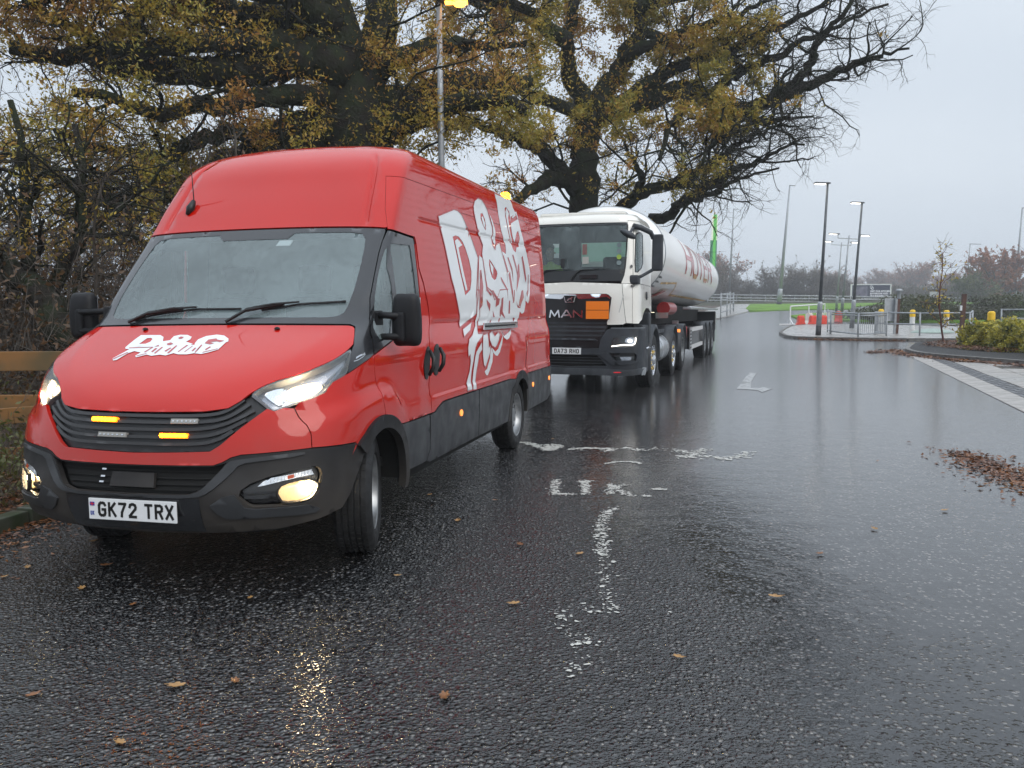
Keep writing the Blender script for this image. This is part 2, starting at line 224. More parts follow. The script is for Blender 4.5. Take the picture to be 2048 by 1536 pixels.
VAN = {"headlight":[[0.365,1.008],[0.385,1.042],[0.422,1.069],[0.498,1.096],[0.58,1.132],[0.668,1.169],[0.736,1.207],[0.787,1.221],[0.817,1.165],[0.835,1.099],[0.789,1.075],[0.739,1.054],[0.722,1.029],[0.71,1.003],[0.647,0.977],[0.579,0.959],[0.517,0.937],[0.479,0.921],[0.462,0.928],[0.438,0.951],[0.402,0.981]],"hlamp_in":[[0.392,1.028],[0.459,1.054],[0.497,1.035],[0.516,0.995],[0.501,0.952],[0.451,0.983]],"drl":[[0.416,0.549],[0.44,0.574],[0.474,0.588],[0.565,0.597],[0.657,0.611],[0.672,0.585],[0.583,0.577],[0.52,0.568],[0.435,0.551]],"fog":[[0.5,0.516],[0.524,0.554],[0.635,0.568],[0.689,0.549],[0.7,0.519],[0.67,0.469],[0.622,0.454],[0.532,0.451],[0.514,0.479]],"handle1":[[1.968,1.178],[2.042,1.182],[2.137,1.112],[2.197,1.005],[2.145,0.979],[2.054,0.986],[2.0,1.076]],"handle2":[[2.171,1.185],[2.241,1.194],[2.34,1.132],[2.411,1.013],[2.365,0.985],[2.281,0.991],[2.219,1.093]],"w_D":[[1.763,2.143],[2.123,2.23],[2.221,2.232],[2.349,2.206],[2.481,2.148],[2.599,2.091],[2.97,1.883],[2.998,1.779],[3.071,1.534],[3.064,1.608],[3.158,1.413],[2.998,1.361],[2.793,1.308],[2.422,1.597],[2.297,1.683],[2.02,1.919],[1.872,2.037]],"r_D":[[2.179,2.011],[2.25,2.026],[2.341,2.022],[2.468,1.986],[2.588,1.925],[2.72,1.843],[2.821,1.759],[2.858,1.679],[2.857,1.605],[2.737,1.56],[2.481,1.754],[2.262,1.94]],"w_Di":[[2.245,1.982],[2.303,2.001],[2.376,1.987],[2.456,1.959],[2.365,1.933],[2.42,1.883],[2.771,1.607],[2.732,1.595],[2.569,1.71],[2.349,1.893]],"w_amp":[[2.65,2.314],[2.658,2.367],[2.74,2.407],[2.865,2.405],[2.999,2.369],[3.114,2.321],[3.22,2.255],[3.361,2.175],[3.398,2.117],[3.365,2.077],[3.412,2.021],[3.55,1.976],[3.551,2.021],[3.685,2.051],[3.832,1.952],[4.071,1.815],[4.198,1.635],[3.87,1.622],[3.821,1.562],[3.714,1.532],[3.553,1.609],[3.395,1.635],[3.305,1.711],[3.189,1.814],[3.091,1.917],[3.088,1.995],[2.94,2.072],[2.792,2.183],[2.69,2.262]],"w_ampsh":[[3.19,2.299],[3.34,2.238],[3.487,2.153],[3.525,2.087],[3.519,2.023],[3.435,2.044],[3.4,2.079],[3.425,2.126],[3.382,2.184]],"r_amp1":[[2.901,2.267],[2.965,2.277],[3.073,2.228],[3.14,2.173],[3.142,2.129],[3.043,2.166],[2.938,2.217]],"w_amp1i":[[2.951,2.236],[2.993,2.248],[3.095,2.192],[3.125,2.146],[3.057,2.167]],"r_amp2":[[3.358,1.886],[3.475,1.854],[3.687,1.788],[3.712,1.766],[3.685,1.721],[3.63,1.705],[3.531,1.724],[3.433,1.779],[3.371,1.835]],"w_amp2i":[[3.392,1.861],[3.535,1.819],[3.551,1.747],[3.459,1.788]],"w_G":[[3.318,2.607],[3.561,2.602],[3.919,2.606],[4.026,2.543],[4.093,2.458],[4.204,2.417],[4.278,2.425],[4.412,2.335],[4.543,2.248],[4.723,2.149],[4.849,2.072],[4.979,1.986],[5.121,1.882],[5.213,1.809],[5.24,1.676],[5.26,1.536],[5.211,1.506],[5.112,1.531],[5.056,1.519],[4.999,1.639],[5.088,1.498],[5.063,1.42],[4.967,1.405],[4.846,1.427],[4.851,1.373],[4.809,1.308],[3.7,1.309],[3.522,1.43],[3.221,1.611],[3.399,1.572],[3.002,1.902],[3.119,1.882],[3.395,1.635],[3.593,1.589],[3.744,1.533],[3.882,1.629],[4.201,1.627],[3.925,1.841],[3.823,1.978],[3.982,1.959],[3.939,2.042],[3.71,2.176],[3.526,2.328],[3.347,2.498]],"r_G1":[[3.751,2.408],[3.79,2.434],[3.956,2.39],[4.056,2.303],[4.157,2.197],[4.237,2.13],[4.364,2.08],[4.434,2.035],[4.407,1.994],[4.288,2.012],[4.139,2.084],[3.974,2.201],[3.812,2.328]],"w_G1i":[[3.794,2.373],[3.815,2.42],[3.949,2.37],[3.939,2.321],[4.068,2.192],[4.234,2.073],[4.155,2.093],[3.985,2.218]],"r_G2":[[4.04,2.335],[4.251,2.401],[4.38,2.342],[4.093,2.264]],"w_G2i":[[4.104,2.341],[4.219,2.403],[4.264,2.377],[4.136,2.33]],"r_G3":[[4.327,2.078],[4.388,2.188],[4.455,2.217],[4.56,2.148],[4.545,2.057],[4.431,2.043]],"w_A":[[3.064,1.608],[3.139,1.609],[3.288,1.382],[3.284,1.347],[3.342,1.248],[3.499,1.245],[3.478,1.214],[3.336,1.168],[3.299,1.131],[3.302,1.089],[3.289,1.013],[3.258,0.938],[3.248,0.856],[3.253,0.781],[3.117,0.783],[3.113,0.85],[3.193,0.943],[3.202,1.018],[3.168,1.078],[3.125,1.057],[3.067,1.14],[3.078,1.209],[3.169,1.241],[3.234,1.311]],"w_A2":[[3.126,1.443],[3.016,1.807],[3.016,1.9],[3.119,1.882],[3.241,1.759],[3.353,1.606],[3.648,1.442],[3.522,1.43],[3.698,1.317],[3.335,1.315],[3.218,1.49]],"r_A3":[[3.084,1.775],[3.121,1.783],[3.254,1.639],[3.313,1.481],[3.23,1.442],[3.153,1.603]],"w_A4":[[3.344,1.093],[3.473,1.172],[3.526,1.103],[3.45,1.064],[3.441,1.004],[3.413,0.933],[3.384,0.845],[3.384,0.772],[3.275,0.779],[3.288,0.847],[3.314,0.982],[3.329,1.058]],"w_wing":[[2.879,1.294],[3.115,1.349],[3.101,1.278],[2.929,1.229]],"w_s1":[[3.511,1.232],[3.657,1.241],[3.68,1.209],[3.746,1.112],[3.79,1.129],[3.825,1.071],[3.73,0.968],[3.69,0.941],[3.636,0.962],[3.568,1.058],[3.515,1.152]],"w_s2":[[3.829,1.109],[3.93,1.053],[3.929,0.975],[3.869,0.915],[3.788,0.863],[3.738,0.867],[3.674,0.903],[3.756,0.922],[3.829,1.013]],"w_s3":[[3.724,1.239],[3.81,1.256],[3.916,1.208],[4.05,1.244],[4.111,1.216],[4.084,1.164],[4.017,1.114],[3.974,1.097],[3.842,1.121],[3.745,1.175]],"w_s4":[[3.85,1.108],[4.005,1.062],[4.102,1.084],[4.168,1.161],[4.233,1.213],[4.226,1.119],[4.18,1.048],[4.102,1.018],[4.018,1.029],[3.928,1.06]],"w_s5":[[4.129,1.256],[4.278,1.198],[4.453,1.228],[4.556,1.258],[4.564,1.219],[4.494,1.171],[4.401,1.159],[4.294,1.181]],"r_x0":[[3.421,1.534],[3.584,1.492],[3.597,1.429],[3.474,1.485]],"r_x1":[[3.692,1.442],[3.819,1.379],[3.765,1.379]],"r_x2":[[2.98,1.89],[2.995,1.905],[3.149,1.534],[3.157,1.467]],"r_x3":[[3.12,1.879],[3.147,1.88],[3.399,1.628],[3.582,1.581],[3.573,1.56],[3.381,1.607]],"r_x4":[[3.567,1.61],[3.608,1.617],[3.829,1.548],[3.928,1.542],[3.81,1.526],[3.626,1.582]],"r_x5":[[3.845,1.733],[3.867,1.741],[4.181,1.635],[4.252,1.529],[4.17,1.619],[3.918,1.697]],"r_x6":[[3.857,1.93],[3.885,1.946],[4.146,1.802],[4.181,1.803],[4.101,1.786]],"r_x7":[[4.045,1.93],[4.097,1.933],[4.315,1.831],[4.404,1.7],[4.288,1.807]],"r_x8":[[4.248,1.963],[4.302,1.969],[4.491,1.861],[4.623,1.721],[4.462,1.836]],"r_x9":[[4.545,1.871],[4.595,1.897],[4.682,1.77],[4.588,1.617],[4.556,1.743]],"r_x10":[[4.694,1.958],[4.75,1.976],[4.887,1.874],[5.016,1.754],[4.99,1.713],[4.811,1.855]],"r_x11":[[4.159,1.772],[4.216,1.804],[4.528,1.516],[4.496,1.508]],"r_x12":[[4.817,1.629],[4.894,1.638],[4.968,1.566],[4.836,1.478],[4.753,1.486]],"r_x13":[[5.073,1.608],[5.123,1.641],[5.086,1.798],[5.12,1.798],[5.179,1.609],[5.135,1.568]],"r_x14":[[3.766,1.543],[3.907,1.538],[3.905,1.493],[3.783,1.467]],"r_x15":[[4.015,1.41],[3.974,1.545],[4.039,1.559],[4.087,1.429],[4.252,1.363]],"r_x16":[[4.339,1.409],[4.296,1.528],[4.343,1.528],[4.401,1.408]],"r_x17":[[4.468,1.502],[4.489,1.55],[4.466,1.631],[4.498,1.632],[4.533,1.53]],"r_x18":[[4.615,1.53],[4.705,1.489],[4.819,1.469],[4.889,1.532],[4.843,1.459],[4.719,1.465]],"r_x19":[[4.587,1.371],[4.687,1.367],[4.671,1.332]],"r_x20":[[4.19,1.248],[4.304,1.218],[4.423,1.229],[4.365,1.21],[4.247,1.213]],"r_x21":[[3.699,1.342],[3.735,1.367],[3.763,1.316],[3.675,1.31]],"r_x22":[[3.973,1.429],[3.961,1.493],[4.071,1.352],[4.049,1.318]],"h_D":[[-0.171,1.235],[-0.176,1.302],[-0.094,1.302],[-0.073,1.291],[-0.06,1.271],[-0.052,1.261],[-0.058,1.247],[-0.067,1.234]],"k_D":[[-0.13,1.253],[-0.127,1.285],[-0.113,1.286],[-0.102,1.28],[-0.097,1.265],[-0.106,1.254]],"h_amp":[[-0.042,1.277],[-0.045,1.295],[-0.034,1.303],[-0.017,1.302],[-0.006,1.291],[-0.004,1.277],[-0.006,1.265],[0.001,1.253],[0.0,1.24],[-0.002,1.232],[-0.017,1.238],[-0.04,1.232],[-0.056,1.245],[-0.058,1.267],[-0.041,1.273]],"k_a1":[[-0.028,1.285],[-0.025,1.292],[-0.018,1.289],[-0.018,1.28],[-0.023,1.279]],"k_a2":[[-0.038,1.253],[-0.032,1.26],[-0.023,1.253],[-0.026,1.246],[-0.033,1.246]],"h_G":[[0.002,1.257],[0.001,1.277],[0.005,1.295],[0.02,1.303],[0.038,1.298],[0.059,1.28],[0.067,1.265],[0.063,1.261],[0.066,1.222],[0.048,1.228],[0.031,1.226],[0.017,1.234],[0.004,1.246]],"k_G":[[0.016,1.255],[0.015,1.275],[0.028,1.281],[0.034,1.274],[0.054,1.269],[0.047,1.261],[0.037,1.265],[0.023,1.261],[0.036,1.255],[0.029,1.249]],"h_As":[[-0.084,1.182],[-0.093,1.19],[-0.086,1.207],[-0.114,1.214],[-0.13,1.202],[-0.147,1.168],[-0.16,1.165],[-0.171,1.176],[-0.149,1.21],[-0.143,1.224],[-0.161,1.226],[-0.171,1.235],[-0.067,1.236],[-0.015,1.245],[0.013,1.248],[0.063,1.226],[0.064,1.221],[0.049,1.208],[0.036,1.2],[0.019,1.204],[0.009,1.198],[-0.0,1.198],[-0.005,1.204],[-0.013,1.192],[-0.026,1.196],[-0.044,1.19],[-0.06,1.196]],"k_x0":[[-0.151,1.232],[-0.067,1.236],[-0.066,1.233],[-0.147,1.228]],"k_x1":[[-0.077,1.209],[-0.067,1.236],[-0.063,1.234],[-0.071,1.207]],"k_x2":[[-0.056,1.211],[-0.055,1.23],[-0.048,1.228],[-0.05,1.207]],"k_x3":[[-0.044,1.203],[-0.041,1.236],[-0.037,1.234],[-0.039,1.201]],"k_x4":[[-0.025,1.215],[-0.02,1.232],[-0.017,1.23],[-0.02,1.211]],"k_x5":[[-0.015,1.204],[-0.014,1.244],[-0.011,1.242],[-0.011,1.202]],"k_x6":[[-0.002,1.211],[-0.001,1.246],[-0.0,1.244],[-0.001,1.209]],"k_x7":[[0.002,1.211],[0.003,1.242],[0.004,1.24],[0.003,1.209]],"k_x8":[[0.01,1.215],[0.009,1.232],[0.012,1.23],[0.013,1.213]],"k_x9":[[0.018,1.208],[0.013,1.248],[0.016,1.246],[0.021,1.206]],"k_x10":[[0.032,1.223],[0.035,1.238],[0.04,1.236],[0.037,1.219]],"k_x11":[[0.034,1.21],[0.061,1.228],[0.064,1.226],[0.036,1.206]],"k_x12":[[-0.168,1.174],[-0.136,1.208],[-0.13,1.206],[-0.162,1.17]],"k_x13":[[-0.088,1.19],[-0.064,1.203],[-0.063,1.2],[-0.086,1.187]]}
OUTL = [["w_A",[[3.064,1.608],[3.139,1.609],[3.288,1.382],[3.284,1.347],[3.342,1.248],[3.499,1.245],[3.478,1.214],[3.336,1.168],[3.299,1.131],[3.302,1.089],[3.289,1.013],[3.258,0.938],[3.248,0.856],[3.253,0.781],[3.117,0.783],[3.113,0.85],[3.193,0.943],[3.202,1.018],[3.168,1.078],[3.125,1.057],[3.067,1.14],[3.078,1.209],[3.169,1.241],[3.234,1.311],[3.064,1.608]]],["w_s1",[[3.511,1.232],[3.657,1.241],[3.68,1.209],[3.746,1.112],[3.79,1.129],[3.825,1.071],[3.73,0.968],[3.69,0.941],[3.636,0.962],[3.568,1.058],[3.515,1.152],[3.511,1.232]]],["w_s3",[[3.724,1.239],[3.81,1.256],[3.916,1.208],[4.05,1.244],[4.111,1.216],[4.084,1.164],[4.017,1.114],[3.974,1.097],[3.842,1.121],[3.745,1.175],[3.724,1.239]]],["w_A4",[[3.344,1.093],[3.473,1.172],[3.526,1.103],[3.45,1.064],[3.441,1.004],[3.413,0.933],[3.384,0.845],[3.384,0.772],[3.275,0.779],[3.288,0.847],[3.314,0.982],[3.329,1.058],[3.344,1.093]]],["w_wing",[[2.879,1.294],[3.115,1.349],[3.101,1.278],[2.929,1.229],[2.879,1.294]]],["w_amp",[[2.65,2.314],[2.658,2.367],[2.74,2.407],[2.865,2.405],[2.999,2.369],[3.114,2.321],[3.22,2.255],[3.361,2.175],[3.398,2.117],[3.365,2.077],[3.412,2.021],[3.55,1.976],[3.551,2.021],[3.685,2.051],[3.832,1.952],[4.071,1.815],[4.198,1.635],[3.87,1.622],[3.821,1.562],[3.714,1.532],[3.553,1.609],[3.395,1.635],[3.305,1.711],[3.189,1.814],[3.091,1.917],[3.088,1.995],[2.94,2.072],[2.792,2.183],[2.69,2.262],[2.65,2.314]]],["w_D",[[1.763,2.143],[2.123,2.23],[2.221,2.232],[2.349,2.206],[2.481,2.148],[2.599,2.091],[2.97,1.883],[2.998,1.779],[3.071,1.534],[3.064,1.608],[3.158,1.413],[2.998,1.361],[2.793,1.308],[2.422,1.597],[2.297,1.683],[2.02,1.919],[1.872,2.037],[1.763,2.143]]]]
TREES = {"T1":[[0.75,0.62,[[-3.2,18.0,3.52],[-3.22,18.0,4.9],[-3.41,18.0,5.9],[-3.5,18.0,6.53]]],[0.58,0.3,[[-3.5,18.0,6.47],[-3.62,17.88,7.16],[-3.73,17.75,7.83],[-3.89,17.62,8.48],[-3.99,17.5,9.32]]],[0.5,0.26,[[-3.4,18.0,6.06],[-3.0,18.25,7.01],[-2.86,18.5,7.77],[-2.82,18.75,8.82],[-2.55,19.0,9.98]]],[0.42,0.13,[[-3.47,17.6,6.56],[-4.04,17.39,6.81],[-4.6,17.18,6.7],[-5.2,16.97,6.4],[-5.89,16.76,6.28],[-6.5,16.55,6.33],[-6.99,16.34,6.28],[-7.76,16.13,6.35],[-8.07,15.92,6.52],[-8.75,15.71,6.38],[-9.36,15.5,6.49]]],[0.4,0.1,[[-3.69,18.0,7.35],[-4.34,17.9,7.68],[-5.16,17.8,7.78],[-5.91,17.7,7.78],[-6.54,17.6,8.0],[-6.91,17.5,8.0],[-7.28,17.4,7.98],[-7.6,17.3,7.86],[-7.82,17.2,7.57],[-7.99,17.1,7.24],[-8.3,17.0,7.02]]],[0.36,0.1,[[-3.47,18.0,5.54],[-4.44,17.78,5.29],[-5.71,17.56,4.84],[-6.59,17.33,4.35],[-7.13,17.11,4.16],[-7.45,16.89,3.98],[-8.11,16.67,3.75],[-8.68,16.44,3.93],[-9.17,16.22,4.33],[-9.7,16.0,4.58]]],[0.4,0.14,[[-3.2,18.0,5.79],[-2.85,18.21,6.11],[-2.12,18.43,6.16],[-1.69,18.64,6.53],[-1.32,18.86,6.75],[-0.88,19.07,6.87],[-0.21,19.29,6.75],[0.54,19.5,6.91]]],[0.34,0.1,[[-3.16,18.0,5.32],[-2.47,17.7,5.46],[-1.69,17.4,5.64],[-0.95,17.1,5.8],[-0.19,16.8,5.82],[0.31,16.5,5.45]]],[0.3,0.08,[[-3.61,17.8,6.83],[-4.27,17.33,6.99],[-5.0,16.86,6.99],[-5.72,16.39,6.94],[-6.51,15.91,6.6],[-7.14,15.44,6.28],[-7.66,14.97,6.48],[-8.12,14.5,6.7]]],[0.26,0.08,[[-3.35,18.0,6.26],[-4.07,17.42,6.01],[-4.93,16.83,5.87],[-5.73,16.25,5.58],[-6.47,15.67,5.21],[-7.11,15.08,5.34],[-7.69,14.5,5.37]]],[0.3,0.1,[[-3.82,17.5,8.23],[-4.85,16.87,8.38],[-6.09,16.25,8.32],[-7.24,15.62,7.98],[-8.27,15.0,7.56]]],[0.28,0.1,[[-2.68,19.0,9.13],[-1.6,19.33,9.04],[-0.48,19.67,8.94],[0.69,20.0,8.6]]],[0.28,0.08,[[-3.63,17.5,7.54],[-4.35,16.8,7.97],[-5.59,16.1,7.8],[-6.69,15.4,7.75],[-7.69,14.7,7.14],[-8.16,14.0,6.68]]],[0.24,0.07,[[-2.91,18.0,6.68],[-2.1,18.5,7.24],[-1.31,19.0,7.72],[-0.49,19.5,7.65],[0.39,20.0,7.92]]],[0.22,0.07,[[-3.57,18.0,6.01],[-4.43,17.57,5.65],[-5.15,17.14,5.16],[-5.92,16.71,5.17],[-6.46,16.29,4.79],[-7.05,15.86,4.52],[-7.77,15.43,4.63],[-8.26,15.0,4.81]]],[0.2,0.06,[[-3.92,18.0,5.01],[-4.95,17.6,4.53],[-6.15,17.2,3.66],[-7.28,16.8,3.42],[-8.24,16.4,3.48],[-9.09,16.0,3.53]]]],"T2":[[0.48,0.4,[[2.35,26.0,2.71],[2.36,26.0,4.71],[2.34,26.0,5.7],[2.36,26.0,6.68],[2.49,26.0,7.33],[2.56,26.0,7.72]]],[0.34,0.12,[[2.56,26.0,7.59],[2.21,25.8,8.32],[1.74,25.6,8.97],[1.86,25.4,9.97],[2.04,25.2,10.89],[2.15,25.0,12.02]]],[0.36,0.14,[[2.56,26.0,7.59],[3.17,26.1,8.65],[3.65,26.2,9.45],[4.26,26.3,10.32],[4.0,26.4,11.32],[4.15,26.5,12.64]]],[0.34,0.06,[[2.63,26.0,7.46],[3.4,25.79,7.79],[4.28,25.57,7.95],[5.02,25.36,8.24],[5.49,25.14,8.27],[5.96,24.93,7.96],[6.35,24.71,7.57],[7.05,24.5,7.44],[7.73,24.29,7.62],[8.21,24.07,7.92],[8.55,23.86,8.33],[8.76,23.64,8.79],[8.91,23.43,9.24],[9.06,23.21,9.45],[9.54,23.0,9.99]]],[0.13,0.03,[[6.91,24.0,7.32],[7.0,23.67,7.0],[7.02,23.33,6.68],[7.22,23.0,6.21]]],[0.12,0.03,[[6.14,24.0,7.39],[6.21,23.67,7.0],[6.27,23.33,6.69],[6.37,23.0,6.09]]],[0.12,0.03,[[6.91,24.0,7.32],[7.27,23.75,6.92],[7.73,23.5,6.83],[8.12,23.25,6.97],[8.51,23.0,6.85]]],[0.2,0.035,[[5.68,26.0,8.5],[6.29,25.78,8.08],[6.62,25.56,8.47],[6.95,25.33,8.72],[7.59,25.11,8.89],[8.15,24.89,9.13],[8.76,24.67,9.48],[9.42,24.44,9.64],[10.18,24.22,9.97],[10.99,24.0,10.24]]],[0.26,0.05,[[2.83,26.0,7.59],[3.96,25.62,8.26],[4.87,25.25,8.84],[5.68,24.88,9.02],[6.21,24.5,9.09],[6.97,24.12,9.26],[7.76,23.75,9.59],[8.52,23.38,9.8],[9.07,23.0,10.22]]],[0.2,0.03,[[7.19,25.0,7.56],[8.16,24.67,7.81],[9.04,24.33,8.11],[9.52,24.0,8.31],[10.1,23.67,8.5],[10.72,23.33,8.68],[11.15,23.0,8.68]]],[0.26,0.04,[[2.49,26.0,4.04],[3.35,25.42,4.56],[3.79,24.83,4.93],[4.45,24.25,5.14],[5.07,23.67,5.17],[5.66,23.08,4.95],[6.01,22.5,4.87]]],[0.14,0.03,[[3.81,25.0,4.95],[4.0,24.17,5.44],[3.56,23.33,5.54],[3.54,22.5,5.85]]],[0.14,0.03,[[4.59,25.0,5.26],[5.39,24.58,5.56],[6.17,24.17,5.73],[6.42,23.75,6.19],[6.91,23.33,6.39],[7.54,22.92,6.64],[7.81,22.5,6.48]]],[0.18,0.03,[[4.56,26.5,4.47],[5.16,26.06,4.46],[5.4,25.62,4.89],[5.92,25.19,5.18],[6.45,24.75,5.58],[6.96,24.31,5.75],[7.45,23.88,5.84],[7.85,23.44,6.11],[8.29,23.0,6.08]]],[0.12,0.03,[[5.49,25.0,4.81],[5.58,24.8,4.84],[6.17,24.6,4.93],[6.49,24.4,5.27],[7.18,24.2,5.42],[7.92,24.0,5.62]]],[0.28,0.1,[[2.16,26.0,5.37],[1.8,25.67,5.78],[1.38,25.33,6.04],[0.92,25.0,6.49],[0.21,24.67,6.8],[-0.66,24.33,6.86],[-1.51,24.0,7.15]]],[0.26,0.1,[[2.29,26.0,5.11],[1.65,25.5,5.62],[1.17,25.0,5.54],[0.96,24.5,5.28],[0.38,24.0,4.9],[-0.06,23.5,4.41],[-0.66,23.0,4.0]]],[0.22,0.08,[[2.43,26.0,7.59],[1.4,25.5,7.86],[0.36,25.0,8.18],[-0.65,24.5,8.24],[-1.49,24.0,8.34]]],[0.26,0.08,[[1.83,25.0,9.59],[0.86,24.5,10.04],[-0.13,24.0,10.22],[-1.13,23.5,10.27],[-1.97,23.0,10.43]]],[0.26,0.08,[[3.81,26.0,10.79],[5.04,26.25,11.38],[6.43,26.5,11.6],[7.84,26.75,11.94],[9.26,27.0,12.48]]],[0.2,0.04,[[3.55,26.0,9.33],[4.63,25.4,9.7],[5.4,24.8,9.86],[6.25,24.2,9.88],[6.92,23.6,10.01],[7.62,23.0,10.12]]],[0.16,0.05,[[4.21,26.0,10.22],[5.25,25.25,9.39],[5.65,24.5,9.39],[6.26,23.75,9.32],[6.76,23.0,9.0]]],[0.2,0.05,[[5.46,25.0,8.23],[5.06,24.0,7.33],[4.45,23.0,6.51],[4.03,22.0,5.52]]],[0.14,0.04,[[5.73,24.0,7.71],[5.95,23.33,6.58],[5.55,22.67,5.97],[5.17,22.0,5.29]]]],"T3":[[0.2,0.12,[[-5.46,10.0,1.01],[-5.99,10.33,1.64],[-6.49,10.67,2.02],[-7.21,11.0,2.48]]],[0.1,0.04,[[-6.57,11.0,1.86],[-6.65,11.0,2.67],[-6.47,11.0,3.47],[-6.68,11.0,4.32]]],[0.11,0.04,[[-6.34,11.0,1.66],[-6.01,11.17,2.35],[-5.93,11.33,3.05],[-6.1,11.5,4.11]]]]}
CABROWS = [[.28,-1.34,-.90,1.20,4.0],[.36,-1.40,-.95,1.235,4.5],[.9,-1.42,-1.0,1.25,5],[1.17,-1.40,-1.0,1.25,5],[1.20,-1.395,-1.0,1.21,5],[1.7,-1.39,-1.0,1.185,4.6],[1.98,-1.355,-.97,1.17,4.4],[2.5,-1.26,-.88,1.145,4.4],[2.95,-1.16,-.78,1.11,4.2],[3.04,-1.13,-.75,1.085,4.0],[3.11,-1.05,-.66,1.03,3.6],[3.155,-.90,-.5,.95,3.2],[3.18,-.6,-.25,.8,3.0],]
HAZE = True
# ================================================================ the van
ROWS = np.array(VROWS)
def pchip(xs, ys, x):
    h = np.diff(xs); d = np.diff(ys, axis=0)/h[:, None]; m = np.zeros_like(ys); a, b = d[:-1], d[1:]
    w1 = (2*h[1:]+h[:-1])[:, None]; w2 = (h[1:]+2*h[:-1])[:, None]
    with np.errstate(divide='ignore', invalid='ignore'): hm = (w1+w2)/(w1/a+w2/b)
    m[1:-1] = np.where(a*b > 0, hm, 0); m[0] = d[0]; m[-1] = d[-1]
    i = np.clip(np.searchsorted(xs, x)-1, 0, len(xs)-2); t = ((x-xs[i])/h[i])[..., None]; H = h[i][..., None]
    return (2*t**3-3*t**2+1)*ys[i]+(t**3-2*t**2+t)*H*m[i]+(-2*t**3+3*t**2)*ys[i+1]+(t**3-t**2)*H*m[i+1]
def VS(u, z):
    u = np.asarray(u, float); z = np.asarray(z, float); r = pchip(ROWS[:, 0], ROWS[:, 1:], z); y0, y1, Wd, n = [r[..., k] for k in range(4)]
    t = np.minimum(abs(u), 1)*PI/2; X = Wd*np.sin(t)**(2/n); Y = y0+(y1-y0)*(1-np.maximum(np.cos(t), 0)**(2/n))+np.maximum(abs(u)-1, 0)
    Z = z+np.maximum(0, z-1.35)*(.035-.018*np.clip((z-2.25)/.4, 0, 1))*np.maximum(0, Y-.8)
    return np.stack([np.sign(u)*X, Y, Z], -1)
def VN(u, z):
    e = 1e-3; uc = np.where(abs(u) < 2e-3, 2e-3, u); uc = np.where((abs(uc) > .99) & (abs(uc) < 1.01), np.sign(uc)*1.012, uc)
    a = VS(uc+e, z)-VS(uc-e, z); b = VS(uc, np.minimum(z+e, 2.664))-VS(uc, z-e); n = np.cross(a, b); n /= np.linalg.norm(n, axis=-1, keepdims=True)
    return n
def sst(x): x = np.clip(x, 0, 1); return x*x*(3-2*x)
CREASE = np.array([[.45, .84], [.62, .885], [.8, .94], [1.05, .985], [1.24, 1.0], [1.44, .985], [1.55, .92], [1.64, .86], [1.75, .842], [8, .842]])
def VD(u, z):
    """pressed shapes of the panels, metres outward"""
    a = abs(u); zc = np.interp(a, CREASE[:, 0], CREASE[:, 1]); amp = np.interp(a, [.45, .7, 1.5, 1.7, 8], [0, .03, .03, .012, .012]); wd = np.interp(a, [.5, 1.5, 1.7], [.07, .07, .03])
    d = amp*sst((zc-z)/wd)
    side = sst((a-1.95)/.25); d = d-side*.014*(1-sst((z-1.352)/.03))*(z < 1.5)+side*.0
    slope = np.clip((2.36-a)/.36, 0, 1)*.11; d = d+side*0
    d = d-.010*np.exp(-((z-2.083)/.011)**2)*sst((a-1.36)/.03)*(a < 6.4)
    bu = np.maximum(abs(a-5.02)-.30, 0)/.06; bz = np.maximum(z-1.06, 0)/.07; d = d+.022*sst(1-np.hypot(bu, bz))*(z > .6)
    d = d-.022*sst(1-abs(a-.495)/.03)*sst((z-1.99)/.03)*sst((2.53-z)/.03)
    hz = sst(1-abs(a-(.56-(1.34-z)*.9))/.05)*sst((z-1.1)/.05)*sst((1.35-z)/.03); d = d+.006*hz
    return d
def region(name, outer, m, parent, holes=(), off=0., res=.05, rim=.012, rows=(), mirror=False, disp=True, step=None, label=None, sf=None, inc=None):
    VS_, VN_, VD_ = sf or (VS, VN, VD)
    outer = np.asarray(outer, float); v, f = cdt_fill(outer, holes, res, rows, step, inc); objs = []
    for sgn in ((1, -1) if mirror else (1,)):
        u, z = v[:, 0]*sgn, v[:, 1]; Nn = VN_(u, z); P = VS_(u, z)+Nn*((VD_(u, z)+off)[:, None] if disp and VD_ else off)
        o = link(name, shell_mesh(P, Nn, f, rim), m, parent)
        if label: o['label'] = label
        objs.append(o)
    return objs
def sym(right): 
    R_ = [tuple(p) for p in right]; return R_+[(-u, z) for u, z in R_[::-1] if abs(u) > 1e-6]
def circ(c, z, r, a0, a1, n=28, ry=None): return [(c+r*math.cos(a0+(a1-a0)*i/n), z+(ry or r)*math.sin(a0+(a1-a0)*i/n)) for i in range(n+1)]
RED = mat('van_red', (.50, .010, .004), 0.38, coat=1.0, spec=.0, beads=210, var=.06, vscale=1.5, dirt=.95, crough=.03)
CLAD = mat('black_plastic', (.010, .010, .012), .45, spec=.35, var=.3, vscale=9, bump=.15, bscale=300, beads=170, dirt=.8, rvar=.2)
CLAD2 = mat('grey_plastic', (.040, .042, .046), .33, var=.3, vscale=7, bump=.1, bscale=300, beads=170, rvar=.2)
DARK = mat('dark_gap', (.006, .006, .006), .8)
GLOSSB = mat('gloss_black', (.018, .019, .022), .25, coat=.5, beads=150, var=.2)
WHITEV = mat('white_vinyl', (.74, .76, .77), .3, coat=.5, beads=210)
REDV = mat('red_vinyl', (.40, .012, .016), .35, coat=.6)
CHROME = mat('chrome', (.75, .76, .78), .12, metal=1, bump=.05, bscale=60)
STEEL = mat('wheel_steel', (.36, .37, .38), .35, metal=.75, var=.35, vscale=14, bump=.2, bscale=90)
